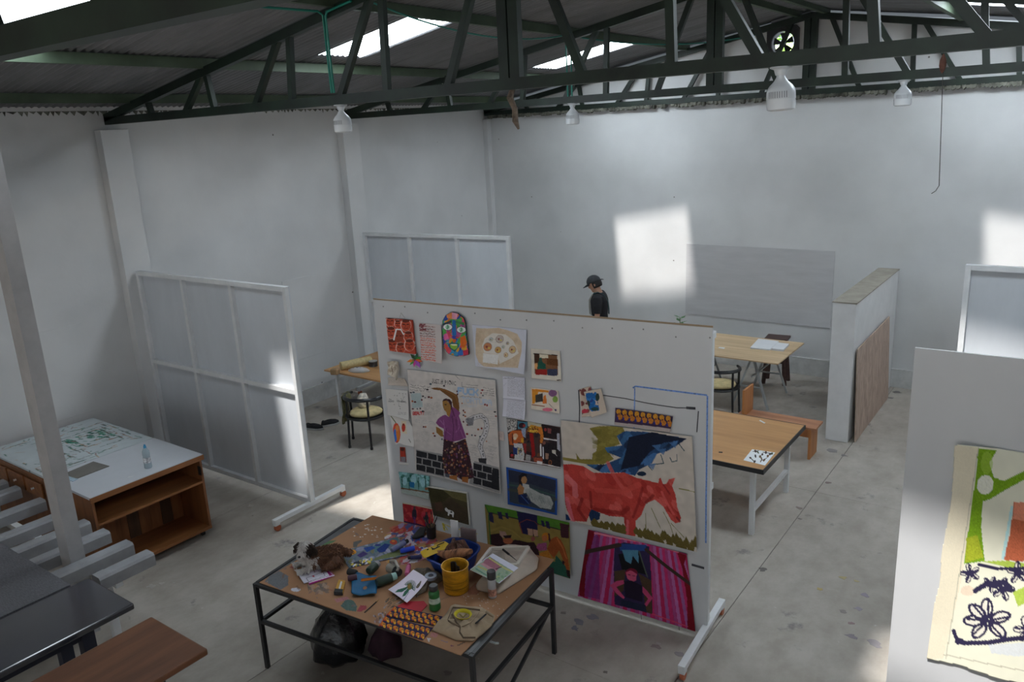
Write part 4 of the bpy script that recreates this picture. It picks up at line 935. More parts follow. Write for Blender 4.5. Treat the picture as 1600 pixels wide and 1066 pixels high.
for x, y in ((80, 380), (115, 375), (240, 430), (270, 450), (320, 440), (355, 450), (225, 480), (100, 500), (135, 510), (105, 605), (165, 605), (205, 600), (240, 640), (345, 260), (530, 285), (300, 340), (710, 360), (715, 400), (780, 525), (800, 625), (820, 650), (800, 690), (825, 705), (800, 780), (855, 825), (1070, 340), (1055, 380), (1080, 415), (1110, 540), (1140, 550), (1255, 640), (1270, 700), (250, 855), (275, 855), (400, 980), (380, 945), (500, 1025), (850, 950), (920, 965), (965, 970), (1040, 985), (1130, 1050), (1010, 885), (1060, 870)):
    A.ell((x, y), A.seed.uniform(10, 20), A.seed.uniform(9, 16), ((80, 26, 32), (40, 36, 40), (120, 40, 36), (60, 70, 80), (150, 80, 40))[int(A.seed.integers(5))], 'G', 8, .1)
# ink chain
path = [(640, 175), (690, 150), (745, 135), (780, 165), (790, 215), (775, 275), (745, 325), (735, 375), (755, 425), (762, 450)]
A.line(path, 36, (70, 70, 74), 'B'); A.line(path, 30, (156, 154, 156), 'B')
for (x0, y0), (x1, y1) in zip(path[:-1], path[1:]):
    for t_ in (0, .33, .66): A.ell((x0+(x1-x0)*t_+A.seed.uniform(-7, 7), y0+(y1-y0)*t_+A.seed.uniform(-7, 7)), 6, 5, (60, 60, 64), 'B', 6)
A.poly([(625, 160), (690, 150), (680, 210), (640, 215)], (96, 96, 100), 'B', .4); A.poly([(722, 458), (785, 458), (785, 508), (728, 500)], (36, 36, 40), 'B', .2)
# brick wall at the foot
def bricks(x0, y0, x1, y1, sl_, rows_):
    h_ = (y1-y0)/rows_
    for r in range(rows_):
        x = x0-(r % 2)*35
        while x < x1:
            w = A.seed.uniform(60, 90); a, b_ = max(x0, x)+4, min(x1, x+w)-4
            if b_ > a+6: A.poly([(a, y0+r*h_+4+sl_*(a-x0)), (b_, y0+r*h_+4+sl_*(b_-x0)), (b_, y0+(r+1)*h_-4+sl_*(b_-x0)), (a, y0+(r+1)*h_-4+sl_*(a-x0))], (30, 30, 34), 'B', .35)
            x += w
A.poly([(248, 395), (450, 430), (465, 605), (255, 555)], (118, 116, 116), 'B', .1); bricks(250, 398, 460, 552, .22, 3)
A.poly([(690, 480), (885, 525), (895, 720), (650, 650), (670, 560)], (118, 116, 116), 'B', .1); bricks(680, 488, 892, 650, .24, 3); A.poly([(830, 540), (885, 550), (890, 700), (830, 685)], (26, 26, 30), 'B', .3)
# figure
A.poly([(345, 318), (400, 308), (470, 310), (560, 335), (640, 370), (715, 410), (730, 470), (742, 560), (740, 640), (690, 610), (655, 570), (645, 520), (640, 470), (560, 410), (470, 345), (400, 340)], (104, 70, 36), 'G', .05); A.line([(440, 322), (560, 350), (690, 420), (725, 540)], 16, (128, 88, 48), 'G', .6)
A.poly([(505, 500), (520, 470), (560, 458), (610, 470), (640, 510), (645, 640), (625, 680), (620, 560), (585, 500)], (48, 28, 34), 'G'); A.poly([(508, 500), (560, 488), (590, 510), (622, 560), (625, 640), (610, 700), (580, 700), (565, 655), (530, 620), (512, 560)], (142, 104, 54), 'G', .05)
A.line([(535, 545), (560, 540)], 9, (60, 40, 30), 'G'); A.ell((552, 545), 10, 8, (50, 34, 28), 'G'); A.line([(525, 560), (520, 590), (535, 592)], 5, (108, 76, 40), 'G'); A.line([(535, 612), (560, 610)], 6, (110, 56, 44), 'G'); A.line([(565, 470), (600, 515), (640, 560)], 6, (90, 60, 60), 'G')
A.poly([(560, 650), (625, 640), (625, 715), (600, 720), (570, 690)], (150, 106, 52), 'G')
A.poly([(415, 800), (440, 745), (500, 700), (545, 685), (600, 720), (640, 570), (690, 600), (755, 655), (735, 700), (770, 800), (840, 1000), (740, 1040), (640, 1062), (520, 1040), (525, 880), (460, 850)], (110, 60, 104), 'G', .07)
for p in (([(640, 700), (660, 850), (650, 1040)], 10, (70, 34, 66)), ([(520, 760), (540, 900), (620, 960)], 12, (134, 84, 128)), ([(720, 720), (740, 860), (690, 930)], 12, (134, 84, 128)), ([(690, 720), (710, 900)], 9, (76, 36, 70)), ([(470, 760), (520, 820)], 16, (130, 86, 126)), ([(760, 900), (800, 1000)], 12, (136, 90, 126)), ([(560, 880), (540, 1030)], 9, (84, 40, 76)), ([(640, 600), (670, 700)], 16, (74, 34, 60))): A.line(p[0], p[1], p[2], 'G', .8)
A.poly([(418, 850), (460, 870), (510, 910), (520, 990), (480, 985), (420, 930)], (128, 92, 46), 'G')
sk = [(455, 315), (545, 342), (622, 310), (650, 420), (690, 605), (600, 625), (540, 590), (465, 580), (445, 450)]
A.poly(sk, (50, 30, 36), 'B', .1)
A.dabs(sk, [(150, 90, 60), (90, 60, 90), (120, 70, 40), (140, 110, 90), (90, 40, 50), (70, 60, 50), (30, 20, 26)], 210, 7, 'B', 1.0, rot=0.)
for x in (500, 560, 620): A.line([(x, 350), (x+(x-545)*.5, 590)], 5, (32, 20, 26), 'B', .8)
A.poly([(500, 590), (555, 588), (562, 628), (502, 612)], (150, 96, 50), 'B'); A.poly([(596, 600), (645, 598), (642, 645), (596, 635)], (150, 90, 44), 'B'); A.poly([(465, 572), (500, 580), (500, 606), (468, 600)], (60, 64, 76), 'B')
hang(A, q, .005, .0015, .012, 'large_drawing', 'large paper painting of a woman with raised arm among writing', 'painting', group=G0, lift=(0.01, .02, .02, 0))
# 14 typed pages
for k, (q, lab) in enumerate((([(1100, 680), (1285, 690), (1292, 875), (1108, 860)], 'upper typed page beside the woman painting'), ([(1108, 862), (1292, 876), (1298, 1030), (1110, 1005)], 'lower typed page beside the woman painting'))):
    A = Art(q, 76, 76, (166, 166, 176), 'A')
    for r in range(15): y = q[0][1]+22+r*(9.6 if k == 0 else 9); A.scrawl((1140, y), 145, 7, 1, (92, 92, 102), slope=.08, al=.75, wt=2.6)
    if not k: A.scrawl((1108, 690), 90, 14, 1, (60, 60, 66), wt=3); A.line([(1110, 760), (1130, 735)], 2.5, (140, 140, 150))
    hang(A, q, .004-.001*k, .0012, .016, 'typed_page', lab, 'page', group=G0, lift=(0, 0, .012*(1-k)+.03*k, .02*k))
q = [(835, 250), (912, 265), (915, 332), (838, 315)]
A = Art(q, 24, 22, (166, 154, 150), 'B'); A.scrawl((845, 275), 60, 30, 3, (140, 126, 122), al=.6); hang(A, q, .006, .001, .012, 'paper_note', 'small cream note at the right edge of the woman painting', 'note', group=G0)
# 15 collage
q = [(80, 140), (970, 290), (1000, 960), (135, 830)]
A = Art(q, 140, 116, (60, 44, 42), 'K')
A.dabs(q, [(40, 30, 34), (70, 40, 34), (26, 24, 30), (96, 60, 44)], 160, 34, stretch=1.4)
A.poly([(80, 140), (260, 175), (250, 330), (180, 350), (100, 380)], (150, 148, 146)); 
for _ in range(70): A.ell((A.seed.uniform(95, 245), A.seed.uniform(170, 340)), 9, 6, (40, 40, 44), n=6)
A.poly([(268, 188), (440, 212), (435, 300), (400, 320), (275, 325)], (60, 110, 130)); A.ell((345, 265), 58, 46, (44, 24, 34)); A.ell((380, 270), 26, 26, (120, 40, 40)); A.poly([(330, 310), (410, 320), (405, 470), (345, 440)], (120, 130, 150), jit=.2)
A.poly([(110, 410), (180, 345), (330, 350), (375, 480), (370, 560), (300, 540), (200, 590), (130, 580)], (176, 90, 44), jit=.15); A.ell((235, 440), 42, 44, (180, 150, 120)); A.ell((160, 470), 30, 70, (160, 80, 44)); A.ell((225, 480), 26, 26, (200, 170, 150)); A.line([(180, 400), (190, 560)], 16, (60, 30, 30)); A.poly([(330, 470), (375, 480), (370, 560), (330, 540)], (196, 140, 40))
A.poly([(455, 290), (500, 255), (640, 270), (680, 290), (620, 330), (610, 390), (480, 380), (440, 360)], (186, 130, 40), jit=.2); A.dabs([(455, 290), (640, 270), (620, 390), (445, 370)], [(200, 160, 60), (120, 70, 30), (90, 50, 24)], 50, 14); A.poly([(620, 310), (690, 300), (710, 440), (690, 560), (650, 550), (655, 420), (615, 380)], (186, 110, 40), jit=.2)
A.poly([(470, 390), (530, 400), (560, 600), (575, 760), (520, 800), (500, 600)], (136, 24, 24), jit=.15); A.poly([(360, 560), (420, 570), (420, 740), (390, 700)], (130, 40, 40), jit=.2); A.poly([(440, 200), (670, 240), (665, 290), (500, 255), (450, 290)], (150, 146, 130))
A.poly([(200, 560), (350, 570), (390, 740), (380, 850), (220, 820), (230, 700)], (150, 150, 152), jit=.15); A.poly([(190, 620), (260, 640), (270, 750), (200, 740)], (34, 50, 100)); A.dabs([(260, 620), (350, 640), (350, 760), (270, 740)], [(60, 60, 60), (160, 140, 90), (100, 100, 110)], 30, 14)
A.poly([(670, 245), (960, 290), (965, 480), (710, 460), (690, 350)], (32, 24, 26), jit=.3); A.poly([(770, 305), (830, 315), (830, 400), (770, 390)], (110, 60, 60)); A.ell((735, 335), 24, 26, (130, 50, 50)); A.poly([(705, 470), (930, 500), (930, 520), (710, 492)], (170, 168, 170)); A.poly([(925, 385), (962, 390), (985, 685), (935, 670)], (140, 140, 150), jit=.2); A.poly([(650, 570), (668, 572), (680, 770), (655, 765)], (190, 190, 192)); A.poly([(690, 620), (712, 622), (720, 820), (700, 815)], (170, 170, 176))
A.poly([(690, 540), (920, 560), (925, 640), (985, 690), (995, 950), (730, 900), (725, 700)], (28, 24, 28), jit=.4); A.ell((720, 555), 24, 28, (110, 70, 60)); A.poly([(850, 665), (910, 670), (915, 735), (855, 720)], (150, 148, 140)); A.line([(870, 690), (930, 760)], 10, (160, 158, 158)); A.poly([(740, 720), (800, 725), (790, 820), (745, 815)], (130, 100, 84)); A.ell((825, 870), 30, 44, (120, 70, 44)); A.ell((825, 870), 14, 26, (40, 26, 24)); A.poly([(540, 790), (700, 800), (700, 870), (560, 860)], (140, 70, 50), jit=.3); A.poly([(610, 850), (700, 860), (690, 905), (610, 890)], (170, 168, 170)); A.poly([(420, 740), (500, 760), (495, 850), (410, 840)], (120, 118, 118), jit=.3); A.line([(135, 812), (560, 872), (995, 945)], 14, (176, 172, 172)); A.ell((175, 755), 26, 22, (160, 40, 50))
hang(A, q, .004, .0015, .012, 'photo_collage', 'dense dark photo collage right of the woman painting', 'collage', group=G0, lift=(0, 0, .015, 0))
# 16 reclining woman with blue border
q = [(930, 530), (1315, 620), (1325, 885), (945, 810)]
A = Art(q, 110, 92, (30, 70, 140), 'B')
A.poly([(948, 548), (1308, 628), (1308, 868), (962, 795)], (46, 52, 62), jit=.08); A.poly([(948, 548), (1308, 628), (1308, 720), (1120, 660), (955, 640)], (36, 40, 56), jit=.1); A.line([(955, 665), (1110, 690), (1300, 745)], 16, (50, 70, 66)); A.line([(955, 700), (1308, 770)], 26, (56, 60, 50), al=.7)
A.poly([(1030, 600), (1060, 575), (1095, 590), (1095, 640), (1050, 660), (1035, 690)], (26, 22, 28)); A.ell((1072, 630), 22, 30, (150, 110, 74)); A.poly([(1035, 600), (1060, 575), (1090, 595), (1050, 612), (1045, 660)], (24, 20, 26)); A.poly([(1060, 655), (1110, 665), (1120, 720), (1070, 730)], (150, 148, 146)); A.poly([(1020, 690), (1040, 660), (1075, 690), (1065, 735), (1030, 740)], (150, 104, 64)); A.poly([(1025, 740), (1090, 735), (1130, 800), (1100, 815), (1035, 800)], (24, 34, 70), jit=.15)
A.poly([(1075, 700), (1120, 690), (1200, 730), (1270, 750), (1295, 800), (1280, 845), (1200, 835), (1130, 790)], (134, 136, 134), jit=.12)
for _ in range(60): x = A.seed.uniform(1090, 1280); A.line([(x, 700+(x-1080)*.33+A.seed.uniform(0, 60)), (x+14, 704+(x-1080)*.33+A.seed.uniform(20, 70))], 2, (104, 108, 108), al=.6)
A.line([(1050, 745), (1110, 805)], 8, (60, 90, 150), al=.7)
hang(A, q, .004, .0015, .012, 'small_painting', 'dark painting of a reclining woman with bright blue border', 'painting', group=G0, lift=(0, .0, .02, 0))
# 17 teal landscape
q = [(115, 565), (350, 600), (355, 770), (140, 725)]
A = Art(q, 80, 56, (96, 136, 136), 'B')
A.dabs([(115, 565), (350, 600), (355, 660), (120, 640)], [(60, 110, 100), (110, 160, 160), (40, 90, 80), (130, 168, 172)], 60, 16, stretch=.7)
for x, y, r in ((160, 640, 22), (225, 625, 26), (300, 650, 24)): A.ell((x, y), r*.8, r*1.5, (130, 166, 172), jit=.1)
for x in (140, 190, 262, 318): A.line([(x, 610), (x+5, 700)], 7, (40, 80, 74))
A.poly([(195, 645), (232, 650), (232, 690), (198, 685)], (30, 100, 150)); A.poly([(135, 690), (355, 720), (355, 770), (140, 730)], (130, 138, 134), jit=.08); A.line([(135, 692), (350, 722)], 8, (96, 70, 50)); A.ell((330, 695), 14, 10, (130, 80, 50))
hang(A, q, .004, .0015, .012, 'small_painting', 'small teal landscape painting with trees', 'painting', group=G0, lift=(0, 0, .02, 0))
# 18 dark landscape with white horse
q = [(340, 672), (640, 720), (660, 965), (385, 890)]
A = Art(q, 92, 84, (60, 54, 36), 'B')
A.poly([(350, 680), (635, 728), (640, 780), (500, 750), (440, 800), (360, 790)], (50, 46, 26), jit=.1); A.poly([(440, 690), (640, 725), (642, 800), (520, 760)], (86, 80, 50), jit=.1); A.poly([(360, 800), (440, 800), (500, 760), (560, 800), (645, 860), (655, 955), (390, 880)], (58, 48, 36), jit=.12); A.poly([(390, 800), (440, 790), (460, 860), (400, 860)], (70, 50, 40)); 
A.poly([(465, 845), (475, 835), (490, 850), (525, 862), (535, 875), (530, 905), (522, 905), (518, 885), (500, 880), (496, 895), (488, 893), (488, 868), (472, 862)], (190, 188, 182)); A.ell((514, 868), 8, 6, (60, 56, 50)); A.mottled(.08)
A.line([(342, 674), (640, 722)], 8, (176, 172, 166)); A.line([(642, 722), (660, 963)], 12, (168, 166, 162))
hang(A, q, .01, .014, 0, 'painted_canvas', 'dark olive landscape canvas with a tiny white horse', 'painting', group=G0)
# 19 red figures
q = [(160, 25), (410, 70), (440, 290), (175, 215)]
A = Art(q, 76, 76, (150, 36, 44), 'F'); A.dabs(q, [(176, 60, 60), (130, 24, 40), (180, 50, 70), (150, 30, 30)], 90, 18, al=.7)
A.line([(165, 30), (408, 76)], 12, (160, 156, 140)); A.line([(410, 72), (438, 288)], 12, (166, 160, 150)); A.poly([(172, 175), (300, 205), (432, 262), (438, 290), (178, 215)], (52, 30, 66), jit=.2)
for x, y in ((250, 120), (352, 165)): A.ell((x, y), 19, 48, (36, 30, 44)); A.ell((x, y-50), 10, 14, (70, 44, 50)); A.line([(x, y+30), (x+4, y+70)], 18, (90, 40, 100), al=.7)
hang(A, q, .004, .0015, .012, 'small_painting', 'bright red painting with two dark figures at the lower left of the panel', 'painting', group=G0)
# 20 green painting with lying people
q = [(70, 62), (1155, 295), (1190, 985), (120, 700)]
A = Art(q, 170, 130, (122, 104, 54), 'L')
A.mottled(.08)
A.poly([(70, 62), (1155, 295), (1155, 400), (1040, 390), (480, 250), (110, 165)], (70, 112, 36), jit=.08); A.line([(150, 170), (480, 248), (1040, 385)], 16, (44, 40, 34))
for x, y, w, h_ in ((150, 230, 38, 70), (262, 205, 36, 52), (348, 210, 24, 42), (808, 308, 26, 42), (872, 325, 32, 50)): A.poly([(x-w, y-h_), (x+w*.5, y-h_*.85), (x+w, y+h_), (x-w*.4, y+h_*.7)], (34, 30, 60), jit=.15)
A.poly([(470, 150), (735, 200), (740, 330), (752, 475), (540, 430), (505, 330)], (28, 26, 60), jit=.12); A.line([(505, 300), (600, 255), (700, 280), (750, 330)], 8, (110, 50, 40)); A.poly([(610, 365), (745, 390), (750, 470), (620, 450)], (150, 116, 100)); A.line([(680, 375), (690, 470)], 10, (40, 28, 34)); A.line([(505, 300), (545, 430)], 12, (120, 56, 44))
A.line([(150, 400), (280, 350), (420, 400), (540, 500), (700, 520)], 26, (140, 118, 60), al=.6); A.poly([(1030, 300), (1150, 320), (1155, 490), (1050, 480)], (56, 26, 34), jit=.2)
A.poly([(140, 445), (260, 430), (330, 560), (460, 510), (620, 545), (700, 540), (760, 640), (780, 780), (600, 700), (140, 640)], (44, 24, 28), jit=.2); A.ell((365, 525), 62, 40, (150, 84, 56)); A.poly([(255, 400), (330, 410), (350, 450), (300, 490), (260, 450)], (140, 110, 100)); A.poly([(300, 460), (410, 450), (400, 490), (330, 495)], (34, 20, 26)); A.ell((685, 500), 26, 30, (130, 70, 64))
A.poly([(140, 610), (330, 620), (600, 690), (780, 790), (980, 780), (990, 700), (1090, 800), (1140, 860), (1190, 985), (820, 880), (150, 690)], (36, 74, 60), jit=.12)
A.ell((850, 470), 52, 50, (176, 110, 30)); A.ell((835, 490), 34, 40, (160, 92, 56)); A.line([(890, 440), (905, 540)], 22, (60, 30, 34)); A.poly([(750, 560), (860, 545), (870, 640), (770, 650), (730, 610)], (130, 64, 100), jit=.2); A.poly([(770, 680), (880, 640), (960, 770), (830, 785), (790, 750)], (166, 104, 36), jit=.15)
A.poly([(870, 620), (920, 500), (990, 465), (1050, 510), (1100, 600), (1150, 740), (1180, 900), (1140, 880), (1030, 640), (960, 740), (880, 640)], (140, 70, 32), jit=.12); A.line([(1000, 490), (1070, 600), (1130, 740)], 18, (176, 100, 54), al=.7); A.poly([(1130, 870), (1185, 890), (1190, 980), (1145, 950)], (40, 22, 24)); A.poly([(1070, 760), (1110, 780), (1100, 820), (1075, 800)], (40, 22, 30))
A.line([(72, 62), (118, 160), (150, 640)], 10, (40, 84, 40))
hang(A, q, .005, .002, .014, 'cloth_painting', 'green and ochre painting of people lying on the ground', 'painting', group=G0, lift=(.0, 0, .03, 0))
# 21 red horse on cloth
q = [(878.4, 655), (1082.7, 681), (1091.9, 858.5), (886.4, 810.7)]
A = Art(q, 240, 200, (158, 150, 142), 'P'); A.mottled(.02)
A.poly([(590, 520), (650, 508), (830, 505), (850, 545), (790, 580), (815, 640), (760, 660), (700, 665), (720, 690), (770, 750), (690, 790), (600, 780), (500, 770), (490, 705), (520, 750), (610, 750), (610, 710), (640, 690), (650, 600)], (112, 102, 46), 'C', .08); A.line([(390, 745), (500, 765), (640, 785)], 22, (118, 106, 50), 'C')
A.dabs([(600, 510), (840, 510), (760, 750), (620, 770)], [(96, 88, 36), (128, 118, 58)], 50, 26, 'C', .6, .5, 1.5)
bl_ = [(790, 580), (850, 545), (1000, 550), (1200, 580), (1330, 600), (1270, 640), (1180, 690), (1100, 710), (1060, 780), (960, 830), (930, 875), (820, 850), (680, 850), (560, 790), (700, 790), (820, 740), (720, 700), (700, 665), (830, 650), (800, 600)]
A.poly(bl_, (34, 62, 98), 'C', .12); A.dabs(bl_, [(26, 44, 70), (50, 90, 130), (20, 30, 54), (60, 100, 150)], 90, 22, 'C', 2.2, .8, -.75)
A.poly([(880, 590), (1060, 552), (1330, 605), (1150, 630), (1040, 700), (960, 800), (820, 830), (860, 690)], (18, 24, 42), 'C', .15); A.ell((980, 860), 36, 18, (22, 36, 56), 'C')
for p in ([(1030, 795), (1150, 780), (1130, 720)], [(1200, 740), (1215, 770), (1255, 762), (1252, 715)], [(1270, 640), (1310, 690)], [(1030, 800), (1060, 830)]): A.line(p, 7, (40, 66, 74), 'C')
for x, y in ((1100, 660), (1140, 690), (1030, 760), (1230, 640), (1060, 800)): A.poly([(x-40, y-10), (x+30, y-20), (x+10, y+30)], (60, 96, 140), 'C', .1, .8)
cx_ = lambda p: (800+p[0]/4.847, 560+p[1]/4.847); dx_ = lambda p: (840+p[0]/3.553, 760+p[1]/3.553)
body = [cx_(p) for p in ((383, 790), (450, 788), (540, 800), (620, 850), (750, 855), (850, 850), (940, 890), (1060, 918), (1110, 930), (1112, 900), (1125, 885), (1145, 935), (1170, 935), (1190, 900), (1240, 888), (1215, 950), (1240, 1010))] + [dx_(p) for p in ((770, 40), (780, 100), (803, 160), (795, 185), (770, 190), (745, 172), (700, 100), (650, 62), (600, 85), (575, 150), (545, 180), (545, 265), (490, 265), (480, 160), (400, 155), (300, 120), (275, 190), (200, 185), (168, 120), (150, 30))]
A.poly(body, (166, 56, 50), 'P', .07)
A.dabs(body, [(176, 70, 62), (150, 40, 36), (186, 84, 78), (160, 50, 44)], 110, 5, 'P', 2., .7, .9)
for p in (([(170, 60), (190, 150), (200, 185)], 22, (186, 96, 110)), ([(390, -140), (430, -60), (470, 0)], 20, (176, 76, 70)), ([(170, -60), (210, -20), (215, 40)], 30, (184, 100, 104)), ([(250, 60), (230, 120), (270, 180)], 16, (120, 28, 26)), ([(295, 20), (300, 110)], 12, (112, 26, 22)), ([(320, 120), (470, 140), (500, 110)], 22, (124, 28, 24)), ([(580, 0), (560, 80), (530, 160)], 14, (122, 30, 28)), ([(640, 40), (600, 80)], 16, (116, 28, 26)), ([(690, 20), (720, 80), (760, 140)], 14, (190, 84, 80)), ([(500, 180), (500, 260)], 14, (186, 90, 96)), ([(780, 160), (795, 178)], 14, (90, 20, 24)), ([(700, -20), (735, 30)], 10, (118, 28, 30)), ([(330, 10), (470, 20), (560, -20)], 26, (180, 70, 62))): A.line(p[0], p[1], p[2], 'D', .7)
A.poly([(285, 150), (300, 118), (350, 140), (345, 175), (300, 190)], (26, 44, 74), 'D', .2); A.poly([(158, 145), (175, 150), (190, 182), (165, 182)], (26, 50, 90), 'D')
for _ in range(70):
    u = A.seed.random(); x = 310+u*580; y = 190+u*125 + A.seed.uniform(-14, 22)*(.6+u)
    if 485 < x < 548: continue
    A.poly([(x-18, y), (x-4, y-22*(.7+u)), (x+16, y+2), (x+8, y+24*(.5+u)), (x-14, y+16)], (88, 76, 34), 'D', .12)
for p in ([(600, 140), (602, 232)], [(632, 110), (685, 220)], [(700, 128), (740, 200), (755, 245)], [(745, 190), (820, 270)]): A.line(p, 4, (100, 98, 56), 'D')
A.line([(790, 0), (880, 18)], 6, (112, 108, 60), 'D')
hang(A, q, .006, .002, .016, 'cloth_painting', 'large cloth painting of a red horse under a dark blue sky', 'painting', group=G0, wave=.004, lift=(.01, .0, .02, .0))
# 22 magenta painting
q = [(285, 238), (830, 372), (880, 800), (228, 604)]
A = Art(q, 210, 190, (158, 36, 86), 'D')
for k in range(34):
    x = 250+k*19; c = ((176, 44, 96), (140, 60, 110), (150, 90, 140), (166, 30, 76), (128, 80, 130))[k % 5]
    sx_ = (x-560)*.16
    A.line([(x-sx_, 240+(x-285)*.245), (x+sx_, 610+(x-235)*.31)], 15, c, al=.85)
A.poly([(330, 260), (345, 275), (350, 620), (265, 605), (275, 300)], (96, 40, 96), jit=.12, al=.8)
A.poly([(285, 238), (322, 248), (275, 420), (265, 608), (238, 600), (240, 420)], (112, 8, 26), jit=.1); A.poly([(775, 358), (830, 378), (815, 420), (850, 520), (880, 800), (835, 785), (830, 600), (805, 440)], (116, 8, 26), jit=.1)
A.poly([(430, 320), (480, 305), (620, 330), (632, 470), (640, 700), (430, 650), (425, 430)], (40, 30, 62), jit=.12); A.poly([(455, 310), (605, 322), (600, 350), (460, 345)], (36, 62, 120)); A.poly([(450, 360), (560, 350), (610, 470), (470, 440)], (14, 12, 16)); A.poly([(470, 340), (560, 345), (562, 410), (530, 370), (520, 412), (490, 395)], (70, 116, 140)); A.line([(565, 350), (610, 480)], 7, (60, 66, 60))
A.poly([(430, 450), (490, 440), (480, 560), (430, 600)], (64, 48, 34)); A.poly([(560, 460), (632, 500), (636, 700), (600, 690), (590, 560)], (64, 48, 34), jit=.15)
A.ell((522, 460), 34, 26, (110, 20, 44)); A.poly([(492, 455), (520, 445), (552, 465), (548, 500), (525, 512), (500, 490)], (170, 70, 100)); A.line([(505, 468), (515, 470)], 5, (50, 20, 30)); A.line([(530, 474), (542, 476)], 5, (50, 20, 30))
A.poly([(480, 505), (520, 500), (582, 530), (582, 625), (490, 600)], (26, 16, 34)); A.poly([(480, 498), (440, 505), (405, 530), (440, 580), (480, 612), (485, 600), (440, 540), (482, 520)], (170, 60, 100)); A.poly([(582, 530), (610, 560), (640, 600), (605, 655), (595, 640), (615, 605), (585, 570)], (170, 60, 100)); A.poly([(465, 615), (600, 645), (608, 695), (462, 650)], (26, 30, 50), jit=.15)
A.line([(225, 358), (300, 340), (455, 316)], 26, (50, 36, 32)); A.line([(605, 345), (720, 430), (880, 540)], 22, (50, 36, 30))
A.line([(640, 700), (835, 770)], 8, (186, 60, 90)); A.line([(322, 255), (455, 285), (640, 318), (780, 360)], 12, (196, 110, 130))
hang(A, q, .005, .002, .012, 'cloth_painting', 'magenta striped painting with a standing figure, lowest on the right', 'painting', group=G0)
# 23 cloth swatches
q = [(515, 230), (600, 208), (645, 430), (540, 440)]
A = Art(q, 34, 46, (160, 146, 134), 'C'); A.dabs(q, [(120, 60, 60), (170, 160, 148), (96, 50, 50)], 24, 16); A.ell((556, 390), 22, 18, (170, 50, 66)); A.ell((545, 250), 20, 24, (110, 60, 56))
hang(A, q, .006, .002, .016, 'cloth_swatch', 'frayed cloth swatch with red and brown dabs, partly covered', 'swatch', group=G0)
q = [(555, 248), (685, 222), (732, 400), (618, 440)]
A = Art(q, 44, 52, (164, 152, 140), 'C'); A.dabs([(565, 260), (650, 250), (675, 390), (600, 400)], [(30, 90, 150), (40, 60, 120), (50, 110, 170)], 30, 20); A.ell((660, 290), 15, 30, (36, 50, 44)); A.ell((640, 380), 30, 14, (34, 60, 60)); A.ell((590, 340), 14, 24, (44, 54, 50))
hang(A, q, .018, .002, .014, 'cloth_swatch', 'frayed cloth swatch with a blue splash, on top of another', 'swatch', group=G0)
# 24 photo strip
q = [(790, 370), (1225, 435), (1205, 555), (785, 495)]
A = Art(q, 104, 44, (52, 36, 60), 'C')
A.poly([(785, 478), (1210, 528), (1205, 555), (783, 500)], (140, 130, 128))
for k in range(9):
    x = 815+k*47; y = 400+k*6.4
    A.ell((x, y), 18, 20, (186, 130, 40), jit=.2); A.ell((x+12, y+38), 20, 24, (176, 110, 40), jit=.2); A.ell((x+26, y+12), 8, 16, (36, 26, 50)); A.ell((x-8, y+50), 7, 14, (40, 40, 110)); A.ell((x+4, y+18), 6, 8, (110, 50, 30))
hang(A, q, .012, .001, .012, 'photo_strip', 'long photo strip of repeated orange figures above the horse', 'photo', group=G0)
# chalk and charcoal lines drawn on the board itself
CH = {'blue_chalk': (92, 122, 176), 'charcoal': (52, 52, 56), 'yellow_paint': (190, 170, 60)}
dp = bpy.data.objects['display_panel']
def board_line(pts, w, col, crop='C'):
    x0, y0, k = CROP[crop]; P = [V(panel_pt((x0+x/k, y0+y/k))) for x, y in pts]; b = MB()
    for a, c in zip(P[:-1], P[1:]):
        d = (c-a).normalized(); s_ = d.cross(PN).normalized()*w/2; n_ = PN*.0012
        b.add([a-s_, a+s_, c+s_, c-s_, a-s_+n_, a+s_+n_, c+s_+n_, c-s_+n_], [(4, 5, 6, 7), (0, 1, 5, 4), (1, 2, 6, 5), (2, 3, 7, 6), (3, 0, 4, 7), (0, 3, 2, 1)])
    o = b.build(col+'_line', mat(col, tuple(pig(CH[col])), .9, .4, 60)); o.parent = dp; o.matrix_parent_inverse = Matrix.Translation(PA) .inverted() if False else (Matrix.Translation(PA) @ Matrix.Rotation(math.atan2(PD.y, PD.x), 4, 'Z')).inverted()
board_line([(915, 225), (935, 212), (1200, 245), (1478, 280)], .012, 'blue_chalk'); board_line([(1480, 285), (1476, 700), (1470, 1060), (1468, 1400)], .012, 'blue_chalk'); board_line([(930, 225), (925, 530)], .009, 'blue_chalk')
board_line([(505, 240), (512, 380), (510, 490)], .009, 'charcoal'); board_line([(690, 280), (860, 305), (1000, 335), (1110, 355), (1250, 375), (1390, 378)], .007, 'charcoal'); board_line([(1320, 375), (1390, 380)], .02, 'charcoal'); board_line([(1412, 400), (1400, 560)], .008, 'charcoal')
board_line([(490, 200), (505, 262)], .02, 'yellow_paint', 'F'); board_line([(490, 205), (560, 235), (780, 290)], .006, 'yellow_paint', 'F'); board_line([(500, 215), (530, 260)], .008, 'yellow_paint', 'F'); board_line([(855, 435), (925, 455)], .02, 'charcoal', 'D'); board_line([(575, 690), (576, 740)], .004, 'charcoal', 'D'); board_line([(785, 755), (786, 800)], .004, 'charcoal', 'D')
